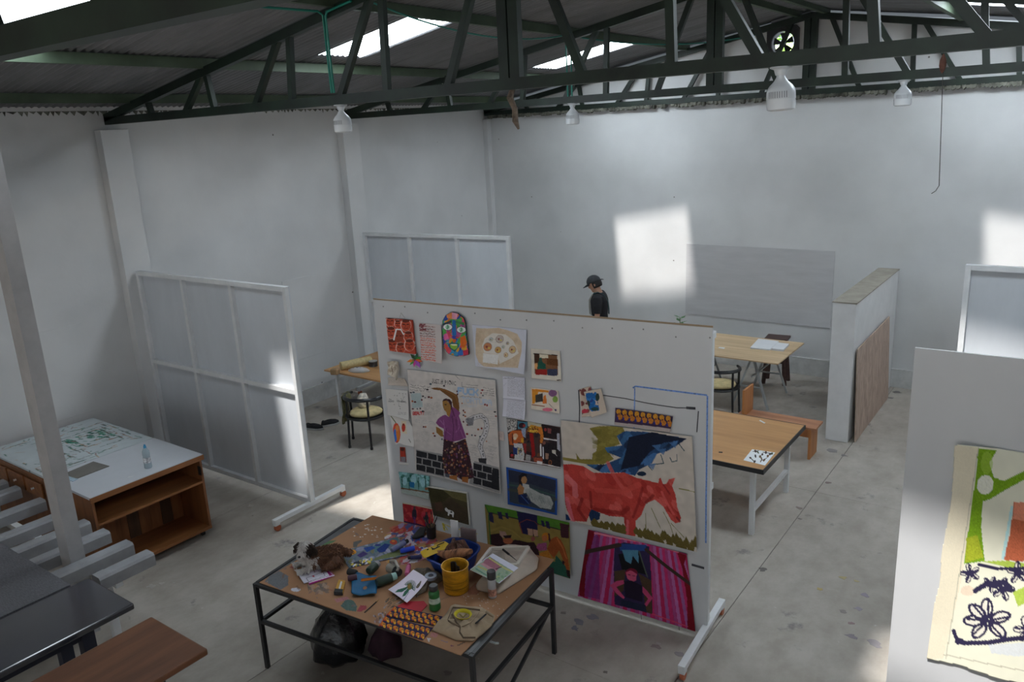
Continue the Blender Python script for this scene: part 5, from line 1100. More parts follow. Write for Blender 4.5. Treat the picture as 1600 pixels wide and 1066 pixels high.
# ------------------------------------------------------------------ cloth painting on the right panel
q = [(300, 75), (800, 160), (760, 1130), (180, 968)]
A = Art(q, 150, 210, (186, 180, 164), 'R'); A.mottled(.02)
A.poly([(300, 75), (395, 92), (340, 540), (250, 960), (180, 968), (185, 780), (245, 490), (290, 200)], (184, 175, 156), jit=.02)
A.poly([(395, 95), (470, 110), (440, 150), (460, 200), (500, 215), (578, 185), (640, 190), (578, 215), (500, 250), (450, 275), (415, 285), (410, 380), (425, 515), (340, 525), (370, 300), (385, 200)], (112, 150, 26), jit=.12); A.ell((425, 225), 34, 34, (184, 182, 168)); A.ell((430, 150), 24, 40, (140, 170, 60), al=.6); A.poly([(350, 420), (395, 410), (420, 500), (345, 520)], (150, 160, 40), jit=.1)
A.poly([(410, 515), (520, 512), (640, 530), (640, 560), (500, 535)], (150, 170, 70)); A.poly([(540, 640), (620, 600), (700, 640), (560, 700)], (150, 170, 70))
A.poly([(540, 290), (680, 300), (700, 520), (500, 510), (530, 400)], (166, 88, 60), jit=.1); A.poly([(545, 290), (600, 295), (590, 360), (540, 350)], (190, 120, 96)); A.line([(535, 310), (500, 500)], 12, (140, 180, 186), al=.8); A.ell((355, 640), 30, 22, (190, 160, 140), al=.6)
def petal(x, y, r, a): A.ell((x+r*math.cos(a), y+r*math.sin(a)), r*.85, r*.5, (36, 32, 58), n=14, rot=a); A.ell((x+r*1.05*math.cos(a), y+r*1.05*math.sin(a)), r*.58, r*.32, (176, 172, 162), n=12, rot=a); A.line([(x, y), (x+r*1.5*math.cos(a+.1), y+r*1.5*math.sin(a+.1))], 8, (36, 32, 58))
for a in (-1.6, -.35, .75, 2.2, 3.1, 3.9): petal(435, 770, 56, a)
for x, y, r in ((365, 565, 24), (500, 630, 28), (560, 560, 26), (450, 610, 20), (600, 800, 34), (640, 640, 30)):
    for a in (0, 1.3, 2.6, 3.9, 5.2): petal(x, y, r, a+x)
A.line([(385, 640), (430, 610), (500, 600), (530, 620)], 18, (36, 32, 58)); A.line([(295, 825), (310, 870), (330, 880), (440, 870), (520, 850), (640, 830)], 16, (36, 32, 58)); A.ell((318, 872), 20, 16, (36, 32, 58)); A.line([(400, 530), (480, 545), (640, 540)], 10, (36, 32, 58))
A.poly([(440, 880), (600, 860), (680, 900), (560, 930), (450, 920)], (160, 166, 178), jit=.05, al=.6); A.line([(395, 95), (260, 960)], 3, (150, 146, 130)); A.line([(250, 940), (640, 1010)], 3, (150, 146, 130))
PR = V((-.80, 5.33, 0)); NR = V((math.sin(math.radians(.5)), -math.cos(math.radians(.5)), 0)); NRn = np.array(NR)
Q = [np.array(on(A.tr(p), PR, NR)) for p in q]
def pos(u, v):
    b_ = (1-v)*((1-u)*Q[0]+u*Q[1])+v*((1-u)*Q[3]+u*Q[2])
    return b_+NRn*(.008+.02*max(0, .25-u)*max(0, math.sin(v*7+.5))*2+.006*math.sin(6*u+5*v)+.006+(.05*max(0, .12-v)/.12*max(0, .35-u)/.35))
edge = [(296, 78), (345, 70), (400, 62), (480, 78), (600, 110), (810, 158), (800, 600), (765, 1130), (560, 1066), (470, 1048), (400, 1020), (300, 990), (180, 968), (182, 900), (186, 780), (215, 700), (240, 600), (245, 490), (262, 400), (285, 280), (290, 200)]
o = art_object(A, pos, 'cloth_painting', .003, outline=(edge, 'R')); tag(o, 'cream cloth with green strokes and black ink flowers on the right panel', 'painting')
# scratched painted board on the wall-side cabinet; flower print on the black-edged table
q = [(0, 330), (430, 180), (850, 300), (290, 495)]
q = [(0, 395), (500, 178), (855, 297), (290, 495)]
TL_ = [V((-9.41, 3.02, .897)), V((-9.41, 4.18, .897)), V((-8.095, 4.18, .897)), V((-8.095, 3.02, .897))]
A = Art([(0, 0), (1, 0), (1, 1), (0, 1)], 120, 130, (150, 156, 158), 'P')
rr = A.seed
def rect_scr(x0, y0, x1, y1, n, cols):
    for _ in range(n):
        e = int(rr.integers(4)); t_ = rr.random(); j = lambda: rr.normal(0, .008)
        if e < 2: x = x0+(x1-x0)*t_; y = (y0, y1)[e]+j(); A.line([(x, y), (x+rr.uniform(.02, .1), y+j())], .006, cols[int(rr.integers(len(cols)))], al=.8)
        else: y = y0+(y1-y0)*t_; x = (x0, x1)[e-2]+j(); A.line([(x, y), (x+j(), y+rr.uniform(.02, .1))], .006, cols[int(rr.integers(len(cols)))], al=.8)
GC = [(40, 100, 80), (30, 80, 70), (110, 70, 60), (150, 110, 70), (60, 70, 66)]
for a_ in ((.3, .2, .95, .9), (.45, .35, .85, .7), (.35, .3, .9, .8), (.55, .42, .8, .6), (.05, .1, .5, .95)): rect_scr(*a_, 46, GC)
for _ in range(70): x, y = rr.random(2); A.line([(x, y), (x+rr.uniform(-.06, .06), y+rr.uniform(-.05, .05))], .005, GC[int(rr.integers(5))], al=.7)
A.dabs([(.5, .35), (.85, .35), (.85, .65), (.5, .65)], [(60, 120, 100), (36, 90, 76)], 26, .012, stretch=3, rot=1.2); A.mottled(.05)
o = art_object(A, lambda u, v: np.array(TL_[0].lerp(TL_[1], u).lerp(TL_[3].lerp(TL_[2], u), v))+np.array([0, 0, .022]), 'scratched_board', .02, rough=.45); tag(o, 'white board with green and brown paint scratches on the wall-side cabinet', 'board')
q = [(600, 365), (760, 388), (690, 477), (540, 440)]
A = Art(q, 64, 56, (176, 178, 184), 'T')
for x, y in ((620, 378), (635, 385), (618, 412), (585, 425), (612, 450), (665, 400), (690, 385), (720, 400), (705, 412), (660, 430), (680, 440), (655, 448), (650, 415), (735, 395)): A.ell((x, y), A.seed.uniform(7, 14), A.seed.uniform(4, 9), ((60, 44, 40), (40, 36, 36), (90, 70, 50), (60, 70, 50))[int(A.seed.integers(4))], n=8, rot=A.seed.uniform(0, 3))
for p in ([(580, 420), (610, 450)], [(670, 385), (735, 395)], [(655, 445), (700, 425)], [(605, 380), (640, 375)]): A.line(p, 6, (50, 40, 38))
Q = [np.array(at(A.tr(p), .7725)) for p in q]
o = art_object(A, lambda u, v: (1-v)*((1-u)*Q[0]+u*Q[1])+v*((1-u)*Q[3]+u*Q[2]), 'flower_print', .0015); tag(o, 'white print of pressed dark flowers on the black-edged table', 'print')
# ------------------------------------------------------------------ black steel work table with its clutter
def cp(c, x, y): x0, y0, k = CROP[c]; return (x0+x/k, y0+y/k)
BT = V((-4.87, 3.08, 0)); BR_ = math.radians(6.4); BW, BD = 1.99, 1.17
t = empty('art_table', BT, BR_); tag(t, 'black steel-framed work table littered with paints, a dog lying on it', 'table')
for x in (.015, BW-.015):
    for y in (.015, BD-.015):
        MB().box((x, y, .375), (.03, .03, .75)).build('leg', BLACKM, t)
for z, nm in ((.74, 'top_rail'), (.42, 'low_rail')):
    for y in (.015, BD-.015): MB().box((BW/2, y, z), (BW-.062, .028, .026)).build(nm, BLACKM, t)
    for x in (.015, BW-.015): MB().box((x, BD/2, z), (.028, BD-.062, .026)).build(nm, BLACKM, t)
MB().box((BW/2, BD/2, .7445), (BW-.065, BD-.065, .008)).build('steel_top', mat('dull_steel_top', (.10, .10, .105), .45, .3, 6, metal=.3), t)
for x in (BW-.02,): MB().tube([(x+.02, .22, .72), (x+.06, .22, .72), (x+.07, .24, .71)], .008, 6).build('hook', GREYM, t)
MB().bar((BW-.02, .05, .02), (BW-.02, BD-.05, .42), .022, .022).build('brace', BLACKM, t)
# paint-stained cardboard cover
q = [(582, 806), (866, 877), (720, 1025), (405, 911)]
A = Art(q, 250, 210, (134, 100, 74), 'P')
A.mottled(.05)
A.poly([(75, 690), (120, 640), (200, 600), (270, 640), (265, 720), (200, 760), (120, 715)], (66, 82, 92), 'E', .1, .8); A.poly([(280, 570), (350, 525), (420, 520), (410, 545), (320, 580)], (112, 50, 54), 'E', .1, .8); A.ell((325, 755), 40, 16, (150, 150, 160), 'E'); A.poly([(810, 395), (815, 355), (880, 338), (885, 348), (850, 370), (840, 400)], (70, 70, 68), 'E'); A.poly([(690, 890), (740, 830), (800, 840), (830, 890), (820, 935), (740, 925)], (60, 78, 74), 'E', .1); A.poly([(825, 935), (860, 880), (905, 885), (910, 910), (860, 935)], (128, 54, 62), 'E', .1); A.poly([(640, 830), (750, 808), (770, 830), (660, 860)], (140, 92, 100), 'E', .1, .8); A.dabs([(420, 700), (620, 690), (600, 790), (430, 800)], [(76, 72, 70), (130, 110, 96), (100, 80, 76)], 20, 14, 'E', 2.2, .7); A.poly([(545, 380), (600, 350), (680, 340), (640, 365), (560, 390)], (70, 96, 66), 'E')
A.dabs([(75, 690), (540, 380), (1000, 150), (1300, 300), (1000, 900), (700, 900)], [(96, 70, 54), (150, 118, 92), (84, 78, 80), (120, 70, 66)], 60, 8, 'E', 2.2, .6)
for _ in range(26): A.ell((A.seed.uniform(780, 1050), A.seed.uniform(210, 330)), A.seed.uniform(3, 14), 3, (170, 166, 160), 'E', 6)
A.dabs([(0, 300), (120, 230), (280, 230), (420, 330), (500, 400), (280, 520), (0, 560)], [(150, 60, 60), (150, 140, 150), (60, 70, 130), (160, 120, 60), (170, 166, 170), (80, 60, 70), (150, 100, 110), (110, 80, 60)], 320, 13, 'F', 2.6, .9, -.4)
A.dabs([(40, 240), (160, 190), (330, 240), (230, 320), (60, 310)], [(150, 50, 44), (160, 90, 70), (120, 110, 140), (60, 70, 110)], 90, 13, 'F', 2.4, .9, -.5)
A.dabs([(1160, 300), (1386, 240), (1386, 420), (1250, 440)], [(150, 60, 60), (150, 140, 150), (60, 70, 130)], 50, 12, 'E', 2)
A.dabs([(560, 900), (760, 800), (1000, 900), (700, 1066), (500, 1066)], [(50, 48, 46), (96, 80, 60), (110, 110, 116), (40, 44, 40)], 90, 7, 'H', 5, .8, -.6)
A.dabs([(0, 300), (150, 250), (160, 380), (20, 400)], [(120, 116, 126), (60, 56, 60), (110, 80, 70)], 26, 12, 'J', 2, .8); A.poly([(680, 500), (760, 510), (740, 560), (660, 545)], (140, 90, 96), 'J', .1, .7); A.poly([(620, 560), (680, 570), (640, 610)], (150, 146, 146), 'J'); A.line([(990, 650), (1070, 610)], 6, (60, 50, 46), 'J'); A.line([(790, 590), (860, 610)], 9, (90, 84, 100), 'J'); A.ell((920, 655), 16, 8, (90, 50, 70), 'J'); A.poly([(690, 750), (760, 690), (830, 720), (780, 790), (700, 790)], (110, 62, 48), 'F', .1, .7); A.line([(470, 830), (560, 800), (620, 790)], 12, (90, 80, 66), 'F', .7)
for _ in range(60): A.ell((A.seed.uniform(650, 1150), A.seed.uniform(780, 980)), A.seed.uniform(2, 6), 2.5, (150, 146, 140), 'F', 6)
Q = [np.array(at(p, .756)) for p in q]
def pos(u, v):
    b_ = (1-v)*((1-u)*Q[0]+u*Q[1])+v*((1-u)*Q[3]+u*Q[2])
    return b_+np.array([0, 0, .004+.012*max(0, .06-v)/.06*math.sin(u*5)**2])
o = art_object(A, pos, 'cardboard_cover', .004, rough=.85); tag(o, 'paint-stained brown cardboard covering the black table', 'cardboard')
ZT = .7625
def flat(c, pts, nm, label, cat, material, th=.002, z=ZT, group=None):
    o = quad_sheet([at(cp(c, *p), z) for p in pts], th, nm, material); tag(o, label, cat, group); return o
def flat_art(A, c, pts, nm, label, cat, z=ZT, th=.0015, bend=None):
    Q = [np.array(at(cp(c, *p), z)) for p in pts]
    f = lambda u, v: (1-v)*((1-u)*Q[0]+u*Q[1])+v*((1-u)*Q[3]+u*Q[2])+np.array([0, 0, th+.001+(bend(u, v) if bend else 0)])
    o = art_object(A, f, nm, th); tag(o, label, cat); return o
# palette board
q = [(690, 445), (1180, 318), (1262, 470), (775, 578)]
A = Art(q, 110, 62, (84, 92, 100), 'E')
A.dabs(q, [(110, 110, 130), (70, 84, 96), (96, 96, 70), (130, 130, 150)], 120, 14, 'E', 2, .8)
A.poly([(960, 400), (1150, 330), (1180, 330), (1190, 380), (1080, 400), (980, 460)], (66, 96, 104), 'E', .1); A.poly([(990, 430), (1060, 380), (1110, 390), (1060, 450), (1010, 460)], (30, 50, 110), 'E', .15); A.poly([(880, 420), (950, 400), (980, 420), (910, 455)], (36, 66, 130), 'E', .15); A.poly([(830, 480), (880, 445), (920, 470), (860, 500)], (56, 44, 90), 'E', .15); A.ell((780, 452), 46, 24, (196, 130, 30), 'E'); A.ell((1140, 368), 34, 22, (166, 66, 50), 'E'); A.ell((1138, 360), 15, 8, (190, 120, 50), 'E'); A.poly([(980, 500), (1180, 430), (1250, 465), (960, 525)], (92, 98, 66), 'E', .1); A.ell((1000, 395), 26, 9, (40, 50, 110), 'E'); A.dabs([(780, 540), (950, 500), (960, 540), (780, 578)], [(170, 170, 180), (190, 170, 60), (40, 40, 50)], 60, 7, 'E', 2)
flat_art(A, 'E', q, 'palette_board', 'palette board with blue, green and yellow paint in the middle of the table', 'palette', th=.005)
ZP = ZT+.006
# postcards
for k, (q, lab) in enumerate((([(425, 665), (590, 568), (658, 640), (445, 716)], 'lower pink bordered card under the dog paw'), ([(352, 632), (560, 572), (612, 640), (400, 705)], 'upper pink drawing card in front of the dog'))):
    A = Art(q, 44, 36, (170, 166, 176) if k else (150, 40, 110), 'E')
    if k: A.scrawl((380, 600), 140, 40, 4, (130, 60, 120), 'E', -.25, wt=4); A.line([(420, 660), (560, 610), (575, 640), (440, 690), (420, 660)], 3, (90, 80, 100), 'E'); A.ell((480, 645), 10, 7, (170, 50, 70), 'E')
    else: A.line([(440, 700), (640, 640)], 8, (176, 172, 180), 'E'); A.line([(600, 600), (640, 645)], 8, (176, 172, 180), 'E')
    flat_art(A, 'E', q, 'pink_card', lab, 'card', z=ZT+.002+.0035*k)
def boxy(c, base, h, nm, label, cat, material, z=ZT, bevel=.004, group=None):
    """low box whose footprint is traced on the table"""
    o = quad_sheet([at(cp(c, *p), z) for p in base], h, nm, material, bevel); tag(o, label, cat, group); return o
t = empty('utility_pack', at(cp('E', 700, 755), ZT)); tag(t, 'small yellow and black tool pack near the front of the table', 'tool')
for nm, pts, h, m_ in (('case', ((655, 795), (725, 795), (745, 700), (690, 690)), .022, mat('tool_yellow', tuple(pig((176, 130, 36))), .4)), ('black_grip', ((650, 800), (722, 803), (728, 775), (660, 770)), .026, DARK), ('blade_slot', ((690, 770), (705, 772), (722, 712), (708, 708)), .026, METALW)):
    c_ = quad_sheet([at(cp('E', *p), ZT)-t.location for p in pts], h, nm, m_, .002); c_.parent = t
# teal cloth
g = []
for i in range(9):
    row = []
    for j in range(10):
        u, v = j/9, i/8; p = (795+u*212, 625+v*178+u*30-u*v*30); w_ = at(cp('E', *p), ZT+.012)
        row.append(w_+V((0, 0, .010*math.sin(u*7+v*2)+.010*math.cos(v*6)+.015*max(0, .3-v))))
    g.append(row)
o = cloth(g, 'teal_cloth', mat('teal_cloth', tuple(pig((14, 84, 122))), .6, .15, 10), .004); tag(o, 'folded bright teal cloth on the table', 'cloth')
def tube_on(c, a, b, r, nm, label, cat, material, z=None, cap=None, capf=.2, r2=None, squash=None):
    """a lying tube between two traced points on the table, with a cap part"""
    A_, B_ = at(cp(c, *a), ZP+r), at(cp(c, *b), ZP+r); t = empty(nm, (A_+B_)/2-V((0, 0, r))); tag(t, label, cat); off = t.location
    C_ = A_.lerp(B_, 1-capf) if cap else B_
    MB().tube([A_-off, A_.lerp(C_, .15)-off, C_-off], [(r2 or r)*.8, r, r], 12).build('body', material, t, smooth=True)
    if cap: MB().tube([C_-off, B_-off], [r*.85, r*.75], 12).build('cap', cap, t, smooth=True)
    return t
NAVY = mat('navy_plastic', tuple(pig((34, 40, 86))), .4); BLUEP = mat('bright_blue_plastic', tuple(pig((40, 70, 190))), .4); PINKP = mat('pink_plastic', tuple(pig((176, 84, 124))), .4)
tube_on('H', (640, 268), (860, 135), .022, 'paint_tube', 'white and navy paint tube with black cap on the palette', 'paint tube', mat('tube_white', tuple(pig((140, 144, 160))), .4, .5, 20, col2=tuple(pig((60, 66, 110)))), cap=DARK)
tube_on('H', (760, 280), (955, 235), .020, 'paint_tube', 'bright blue paint tube beside the white one', 'paint tube', BLUEP)
tube_on('H', (1058, 358), (865, 372), .016, 'paint_tube', 'dark blue tube with black cap near the blue basin', 'paint tube', NAVY, cap=DARK)
tube_on('H', (850, 605), (880, 470), .020, 'paint_tube', 'pink paint tube standing out among dark bottles', 'paint tube', PINKP, cap=mat('magenta_cap', tuple(pig((150, 20, 80))), .4))
tube_on('H', (150, 585), (40, 560), .026, 'paint_tube', 'black bottle behind the teal cloth', 'bottle', DARK)
tube_on('H', (30, 660), (160, 640), .024, 'paint_tube', 'dark maroon tube left of the teal cloth', 'paint tube', mat('maroon', tuple(pig((60, 32, 44))), .5))
tube_on('H', (320, 560), (450, 450), .034, 'paint_jar', 'dark green jar with pale label lying on its side', 'jar', mat('dark_green_jar', tuple(pig((28, 44, 34))), .35), cap=mat('grey_label', tuple(pig((110, 108, 110))), .6), capf=.3)
tube_on('H', (430, 720), (700, 620), .036, 'paint_jar', 'dark green tube with white print beside the teal cloth', 'paint tube', mat('deep_green_print', tuple(pig((28, 42, 34))), .4, .3, 12), cap=mat('pale_green_label', tuple(pig((120, 150, 145))), .5), capf=.25)
t = tube_on('H', (600, 500), (745, 580), .040, 'spray_gun', 'silver and black round tool lying in the middle of the table', 'tool', mat('silver_tool', tuple(pig((120, 116, 108))), .35, .1, metal=.3), cap=DARK, capf=.35)
MB().tube([(-.05, .02, .05), (-.06, .03, .085), (0, .02, .105), (.06, -.01, .085), (.05, -.02, .05)], .012, 8).build('handle', MATS['silver_tool'], t, smooth=True)
for k, (dy, lab) in enumerate(((0, 'orange pencil lying nearer on the teal cloth'), (18, 'orange pencil lying farther on the teal cloth'))):
    t = empty('pencil', at(cp('H', 340, 655+dy), ZT+.035)); tag(t, lab, 'pencil', 'orange pencils on the teal cloth')
    a, b_ = at(cp('H', 215, 672+dy), ZT+.04)-t.location, at(cp('H', 445, 645+dy), ZT+.04)-t.location
    MB().tube([a, b_], .006, 6).build('shaft', mat('orange_pencil', tuple(pig((176, 100, 20))), .4), t); MB().tube([b_, b_+(b_-a).normalized()*.02], [.006, .001], 6).build('tip', mat('pencil_tip', (.4, .25, .12)), t)
# crumpled bundle, roll of tape, leaf card
def mound(c, pts, h, nm, label, cat, material, z=ZT, top=.35, seed=1, amp=.25, rings=9, rough=.02, drop=None):
    rs = random.Random(seed); P = [at(cp(c, *p), z) for p in pts]
    n = 40; L_ = len(P); out = []
    for k in range(n):
        f = k/n*L_; i = int(f); out.append(P[i].lerp(P[(i+1) % L_], f-i))
    ctr = sum(out, V((0, 0, 0)))/n; rg = []
    ph = [rs.uniform(0, 6.3) for _ in range(6)]
    for j in range(rings):
        u = j/(rings-1); s_ = math.cos(u*math.pi/2)**.6 if u < 1 else 0.; zz = h*math.sin(u*math.pi/2)
        rg.append([V((ctr.x+(p.x-ctr.x)*s_, ctr.y+(p.y-ctr.y)*s_, z+.001+max(0, zz*(1+amp*math.sin(k*.47+ph[0]+u*3)*math.sin(k*.31+ph[1])) + rough*math.sin(k*1.1+ph[2]+4*u)*math.sin(u*3.1)*.5))) for k, p in enumerate(out)])
    o = MB().loft(rg).build(nm, material, smooth=True, sharp=0); tag(o, label, cat); return o
mound('H', [(890, 620), (960, 540), (1130, 520), (1190, 570), (1330, 620), (1370, 680), (1260, 740), (1150, 760), (1130, 840), (1000, 900), (960, 860), (900, 740)], .05, 'rag_bundle', 'crumpled grey-brown rag bundle beside the yellow tub', 'rag', mat('grey_rag', tuple(pig((92, 84, 74))), .9, .5, 14, bump=.3), seed=4, amp=.4)
t = empty('tape_roll', at(cp('H', 1185, 650), ZT+.052)); tag(t, 'grey roll of tape on top of the rag bundle', 'tape')
n = 28; vs = []; fs = []
for k in range(n):
    a = 2*math.pi*k/n
    for r, z in ((.022, 0), (.045, 0), (.045, .022), (.022, .022)): vs.append((r*math.cos(a), r*math.sin(a), z))
for k in range(n):
    q_ = (k+1) % n
    for i in range(4): fs.append((4*k+i, 4*k+(i+1) % 4, 4*q_+(i+1) % 4, 4*q_+i))
MB().add(vs, fs).build('roll', mat('grey_tape', tuple(pig((104, 108, 120))), .4), t, smooth=True)
q = [(590, 815), (945, 612), (1148, 745), (850, 1000)]
A = Art(q, 84, 72, (176, 168, 180), 'H')
A.poly([(690, 858), (740, 815), (850, 790), (900, 770), (870, 810), (800, 850)], (44, 84, 70), 'H', .1); A.poly([(790, 920), (830, 850), (900, 790), (930, 790), (890, 850), (840, 900)], (40, 84, 66), 'H', .1)
for k in range(16):
    a = -2.6+k*.22; A.line([(915, 790), (915+85*math.cos(a), 790+75*math.sin(a))], 9, (40, 66, 60), 'H')
A.ell((910, 785), 34, 40, (92, 90, 50), 'H'); A.ell((905, 785), 16, 22, (130, 96, 40), 'H'); A.line([(900, 850), (810, 960), (780, 985)], 8, (60, 86, 96), 'H')
flat_art(A, 'H', q, 'leaf_card', 'white card with a green leaf drawing on the table', 'card', z=ZT+.022, bend=lambda u, v: .045*u*u+.004*math.sin(3*v))
# red sheet and two patterned prints
flat('J', ((300, 200), (400, 150), (600, 145), (640, 190), (570, 270), (330, 245)), 'red_sheet', 'bright red sheet under the leaf card', 'paper', mat('red_paper', tuple(pig((160, 22, 40))), .7), .003)
for k, (q, lab) in enumerate((([(270, 205), (815, 322), (740, 425), (165, 310)], 'patterned orange and navy print nearer the red sheet'), ([(165, 315), (705, 450), (590, 590), (85, 430)], 'patterned orange and navy print at the front edge of the table'))):
    A = Art(q, 120, 52, (34, 28, 58), 'J')
    for r in range(2):
        for i in range(8):
            f = (i+.5)/8; v_ = (r+.5)/2
            P0 = np.array(q, float); c_ = (1-v_)*((1-f)*P0[0]+f*P0[1])+v_*((1-f)*P0[3]+f*P0[2])
            x, y = c_; d_ = 30 if r == 0 else -26
            A.ell((x-14, y-6), 22, 22, (186, 112, 34), 'J', 10, .25); A.ell((x+4, y+16), 14, 22, (196, 140, 40), 'J', 10, .25); A.ell((x-22, y+12), 10, 9, (170, 60, 34), 'J', 8, .2); A.line([(x-8, y-20), (x+16, y-8)], 9, (200, 130, 40), 'J'); A.ell((x+2, y-2), 7, 6, (60, 30, 50), 'J')
    A.line([q[0], q[3]], 22, (176, 66, 30), 'J', .8)
    flat_art(A, 'J', q, 'pattern_print', lab, 'print', z=ZT+.001+.002*(1-k))
# green bottle
def standing(c, x, y, z=ZT): return at(cp(c, x, y), z)
t = empty('paint_bottle', standing('F', 426, 915)); tag(t, 'green paint bottle with black cap standing on the table', 'bottle')
MB().lathe([(.036, .001), (.042, .008), (.042, .06), (.038, .075), (.038, .11), (.040, .125), (.036, .145), (.026, .155)], n=20).build('body', mat('green_bottle', tuple(pig((28, 84, 40))), .35), t, smooth=True)
MB().lathe([(.0425, .06), (.0395, .075), (.0395, .10)], n=20, cap=False).build('label', mat('pale_label', tuple(pig((120, 134, 124))), .6, .3, 30), t, smooth=True)
MB().lathe([(.030, .152), (.032, .156), (.032, .185), (.028, .19)], n=18).build('cap', mat('black_cap', (.03, .03, .033), .45), t, smooth=True)
# yellow tub
t = empty('paint_tub', standing('F', 605, 752)); tag(t, 'stained yellow paint tub, open and dark inside', 'tub')
YEL = mat('stained_yellow', tuple(pig((158, 114, 26))), .45, .35, 7, (1, 1, 2.5), col2=tuple(pig((190, 140, 30))))
MB().lathe([(.088, .001), (.092, .006), (.097, .19), (.102, .196), (.102, .203), (.095, .203), (.090, .19), (.082, .08), (.0, .078)], n=30).build('body', YEL, t, smooth=True)
MB().lathe([(.0885, .12), (.0905, .185)], n=30, cap=False).build('inner_stain', mat('teal_inside', tuple(pig((96, 120, 104))), .6, .5, 6), t, smooth=True)
for k in range(3): MB().lathe([(.0955-.002*k, .05+.045*k), (.0975-.002*k+.001, .058+.045*k)], n=30, cap=False).build('print_band', mat('olive_print', tuple(pig((120, 90, 20))), .5, .4, 30), t, smooth=True)
g = [[V((-.06+.014*j, .02+.02*math.sin(j*.8), .09+.018*i)) for j in range(8)] for i in range(7)]
c_ = cloth(g, 'rag_inside', mat('black_rag', (.02, .018, .018), .9), .006); c_.parent = t
# spray can
t = empty('spray_can', standing('F', 905, 815)); tag(t, 'grey spray can with black cap at the right side of the table', 'spray can')
MB().lathe([(.028, .001), (.031, .004), (.031, .135), (.027, .15), (.020, .155)], n=22).build('body', mat('grey_can', tuple(pig((130, 130, 134))), .35, .1, metal=.2), t, smooth=True)
MB().lathe([(.0316, .02), (.0316, .075)], n=22, cap=False).build('print_band', mat('dark_print', tuple(pig((50, 44, 48))), .5, .9, 26, col2=tuple(pig((150, 110, 96)))), t, smooth=True)
MB().lathe([(.031, .15), (.032, .153), (.032, .205), (.029, .211), (.018, .212)], n=22).build('cap', mat('black_cap', (.03, .03, .033)), t, smooth=True)
# brush cup
t = empty('brush_cup', standing('F', 397, 318)); tag(t, 'black cup holding paint brushes at the back of the table', 'cup')
MB().lathe([(.038, .001), (.042, .10), (.044, .105), (.036, .105), (.034, .03), (.0, .028)], n=22).build('cup', mat('black_cup', (.016, .017, .016), .5), t, smooth=True)
for k in range(9):
    a = k*.7; r = .022; top = V((.05*math.cos(a), .05*math.sin(a), .15+.012*(k % 4)))
    s_ = MB().tube([(r*.5*math.cos(a+2), r*.5*math.sin(a+2), .035), top], .0035, 6).build('brush', mat('brush_wood_%d' % (k % 3), ((.20, .11, .05), (.05, .05, .05), (.22, .18, .12))[k % 3], .6), t)
    MB().tube([top, top*1.0+V((.008*math.cos(a), .008*math.sin(a), .025))], [.005, .002], 6).build('bristle', DARK, s_)
o = boxy('F', ((232, 335), (300, 250), (355, 250), (330, 320), (270, 338)), .022, 'black_pouch', 'black leather pouch beside the brush cup', 'pouch', mat('black_leather', (.02, .02, .022), .45), ZT, .006)
# blue basin
t = empty('blue_basin', at(cp('I', 600, 500), ZT)); tag(t, 'blue plastic basin filled with cloth and boards', 'basin')
BLU = mat('blue_basin', tuple(pig((16, 46, 112))), .3, .08)
c0 = t.location; rimp = [(190, 480), (330, 520), (460, 600), (700, 570), (840, 480), (960, 380), (1000, 310), (940, 260), (750, 190), (600, 170), (490, 200), (300, 330)]
RP = [at(cp('I', *p), ZT+.135)-c0 for p in rimp]; n = 36; rim_ = []
for k in range(n):
    f = k/n*len(RP); i = int(f); rim_.append(RP[i].lerp(RP[(i+1) % len(RP)], f-i))
for _ in range(3): rim_ = [(rim_[k-1]+rim_[k]*2+rim_[(k+1) % n])/4 for k in range(n)]
cc = sum(rim_, V((0, 0, 0)))/n; sc = lambda s_, z: [V((cc.x+(p.x-cc.x)*s_, cc.y+(p.y-cc.y)*s_, z)) for p in rim_]
MB().loft([sc(.70, .001), sc(.74, .004), sc(.93, .125), sc(1.0, .128), sc(1.0, .138), sc(.92, .138), sc(.88, .12), sc(.70, .012)]).build('body', BLU, t, smooth=True, sharp=50)
BZ = ZT+.06
t = empty('cloth_bundle', c0+V((cc.x, cc.y, .016))); tag(t, 'dark brown cloth bundle heaped in the blue basin', 'cloth')
rg = []
for j in range(9):
    u = j/8; s_ = .62*math.cos(u*math.pi/2)**.5 if u < 1 else 0
    rg.append([V(((p.x-cc.x)*s_+.02*u, (p.y-cc.y)*s_, .002+.17*math.sin(u*math.pi/2)*(1+.18*math.sin(k*.7)+.1*math.sin(k*1.7+u*5)))) for k, p in enumerate(rim_)])
MB().loft(rg).build('heap', mat('brown_stripe_cloth', (.045, .026, .022), .85, .6, 9, (1, 6, 1), col2=(.12, .05, .035)), t, smooth=True, sharp=0)
def standing_board(c, pts, zs, th, nm, label, cat, material):
    P = [at(cp(c, *p), z) for p, z in zip(pts, zs)]; nn = (P[1]-P[0]).cross(P[3]-P[0]).normalized()*th
    b = MB().add(P+[p+nn for p in P], [(0, 1, 2, 3), (7, 6, 5, 4), (0, 4, 5, 1), (1, 5, 6, 2), (2, 6, 7, 3), (3, 7, 4, 0)]); o = b.build(nm, material); tag(o, label, cat); return o
pb = at(cp('I', 800, 330), ZT+.13)
def upright(c, bl_, br, ht, th, nm, label, cat, material, z, lean=(0, 0)):
    a, b_ = at(cp(c, *bl_), z), at(cp(c, *br), z); L3 = V((lean[0], lean[1], ht)); nn = (b_-a).cross(V((0, 0, 1))).normalized()*-th
    P = [a, b_, b_+L3, a+L3]
    o = MB().add(P+[p+nn for p in P], [(0, 1, 2, 3), (7, 6, 5, 4), (0, 4, 5, 1), (1, 5, 6, 2), (2, 6, 7, 3), (3, 7, 4, 0)]).build(nm, material); tag(o, label, cat); return o
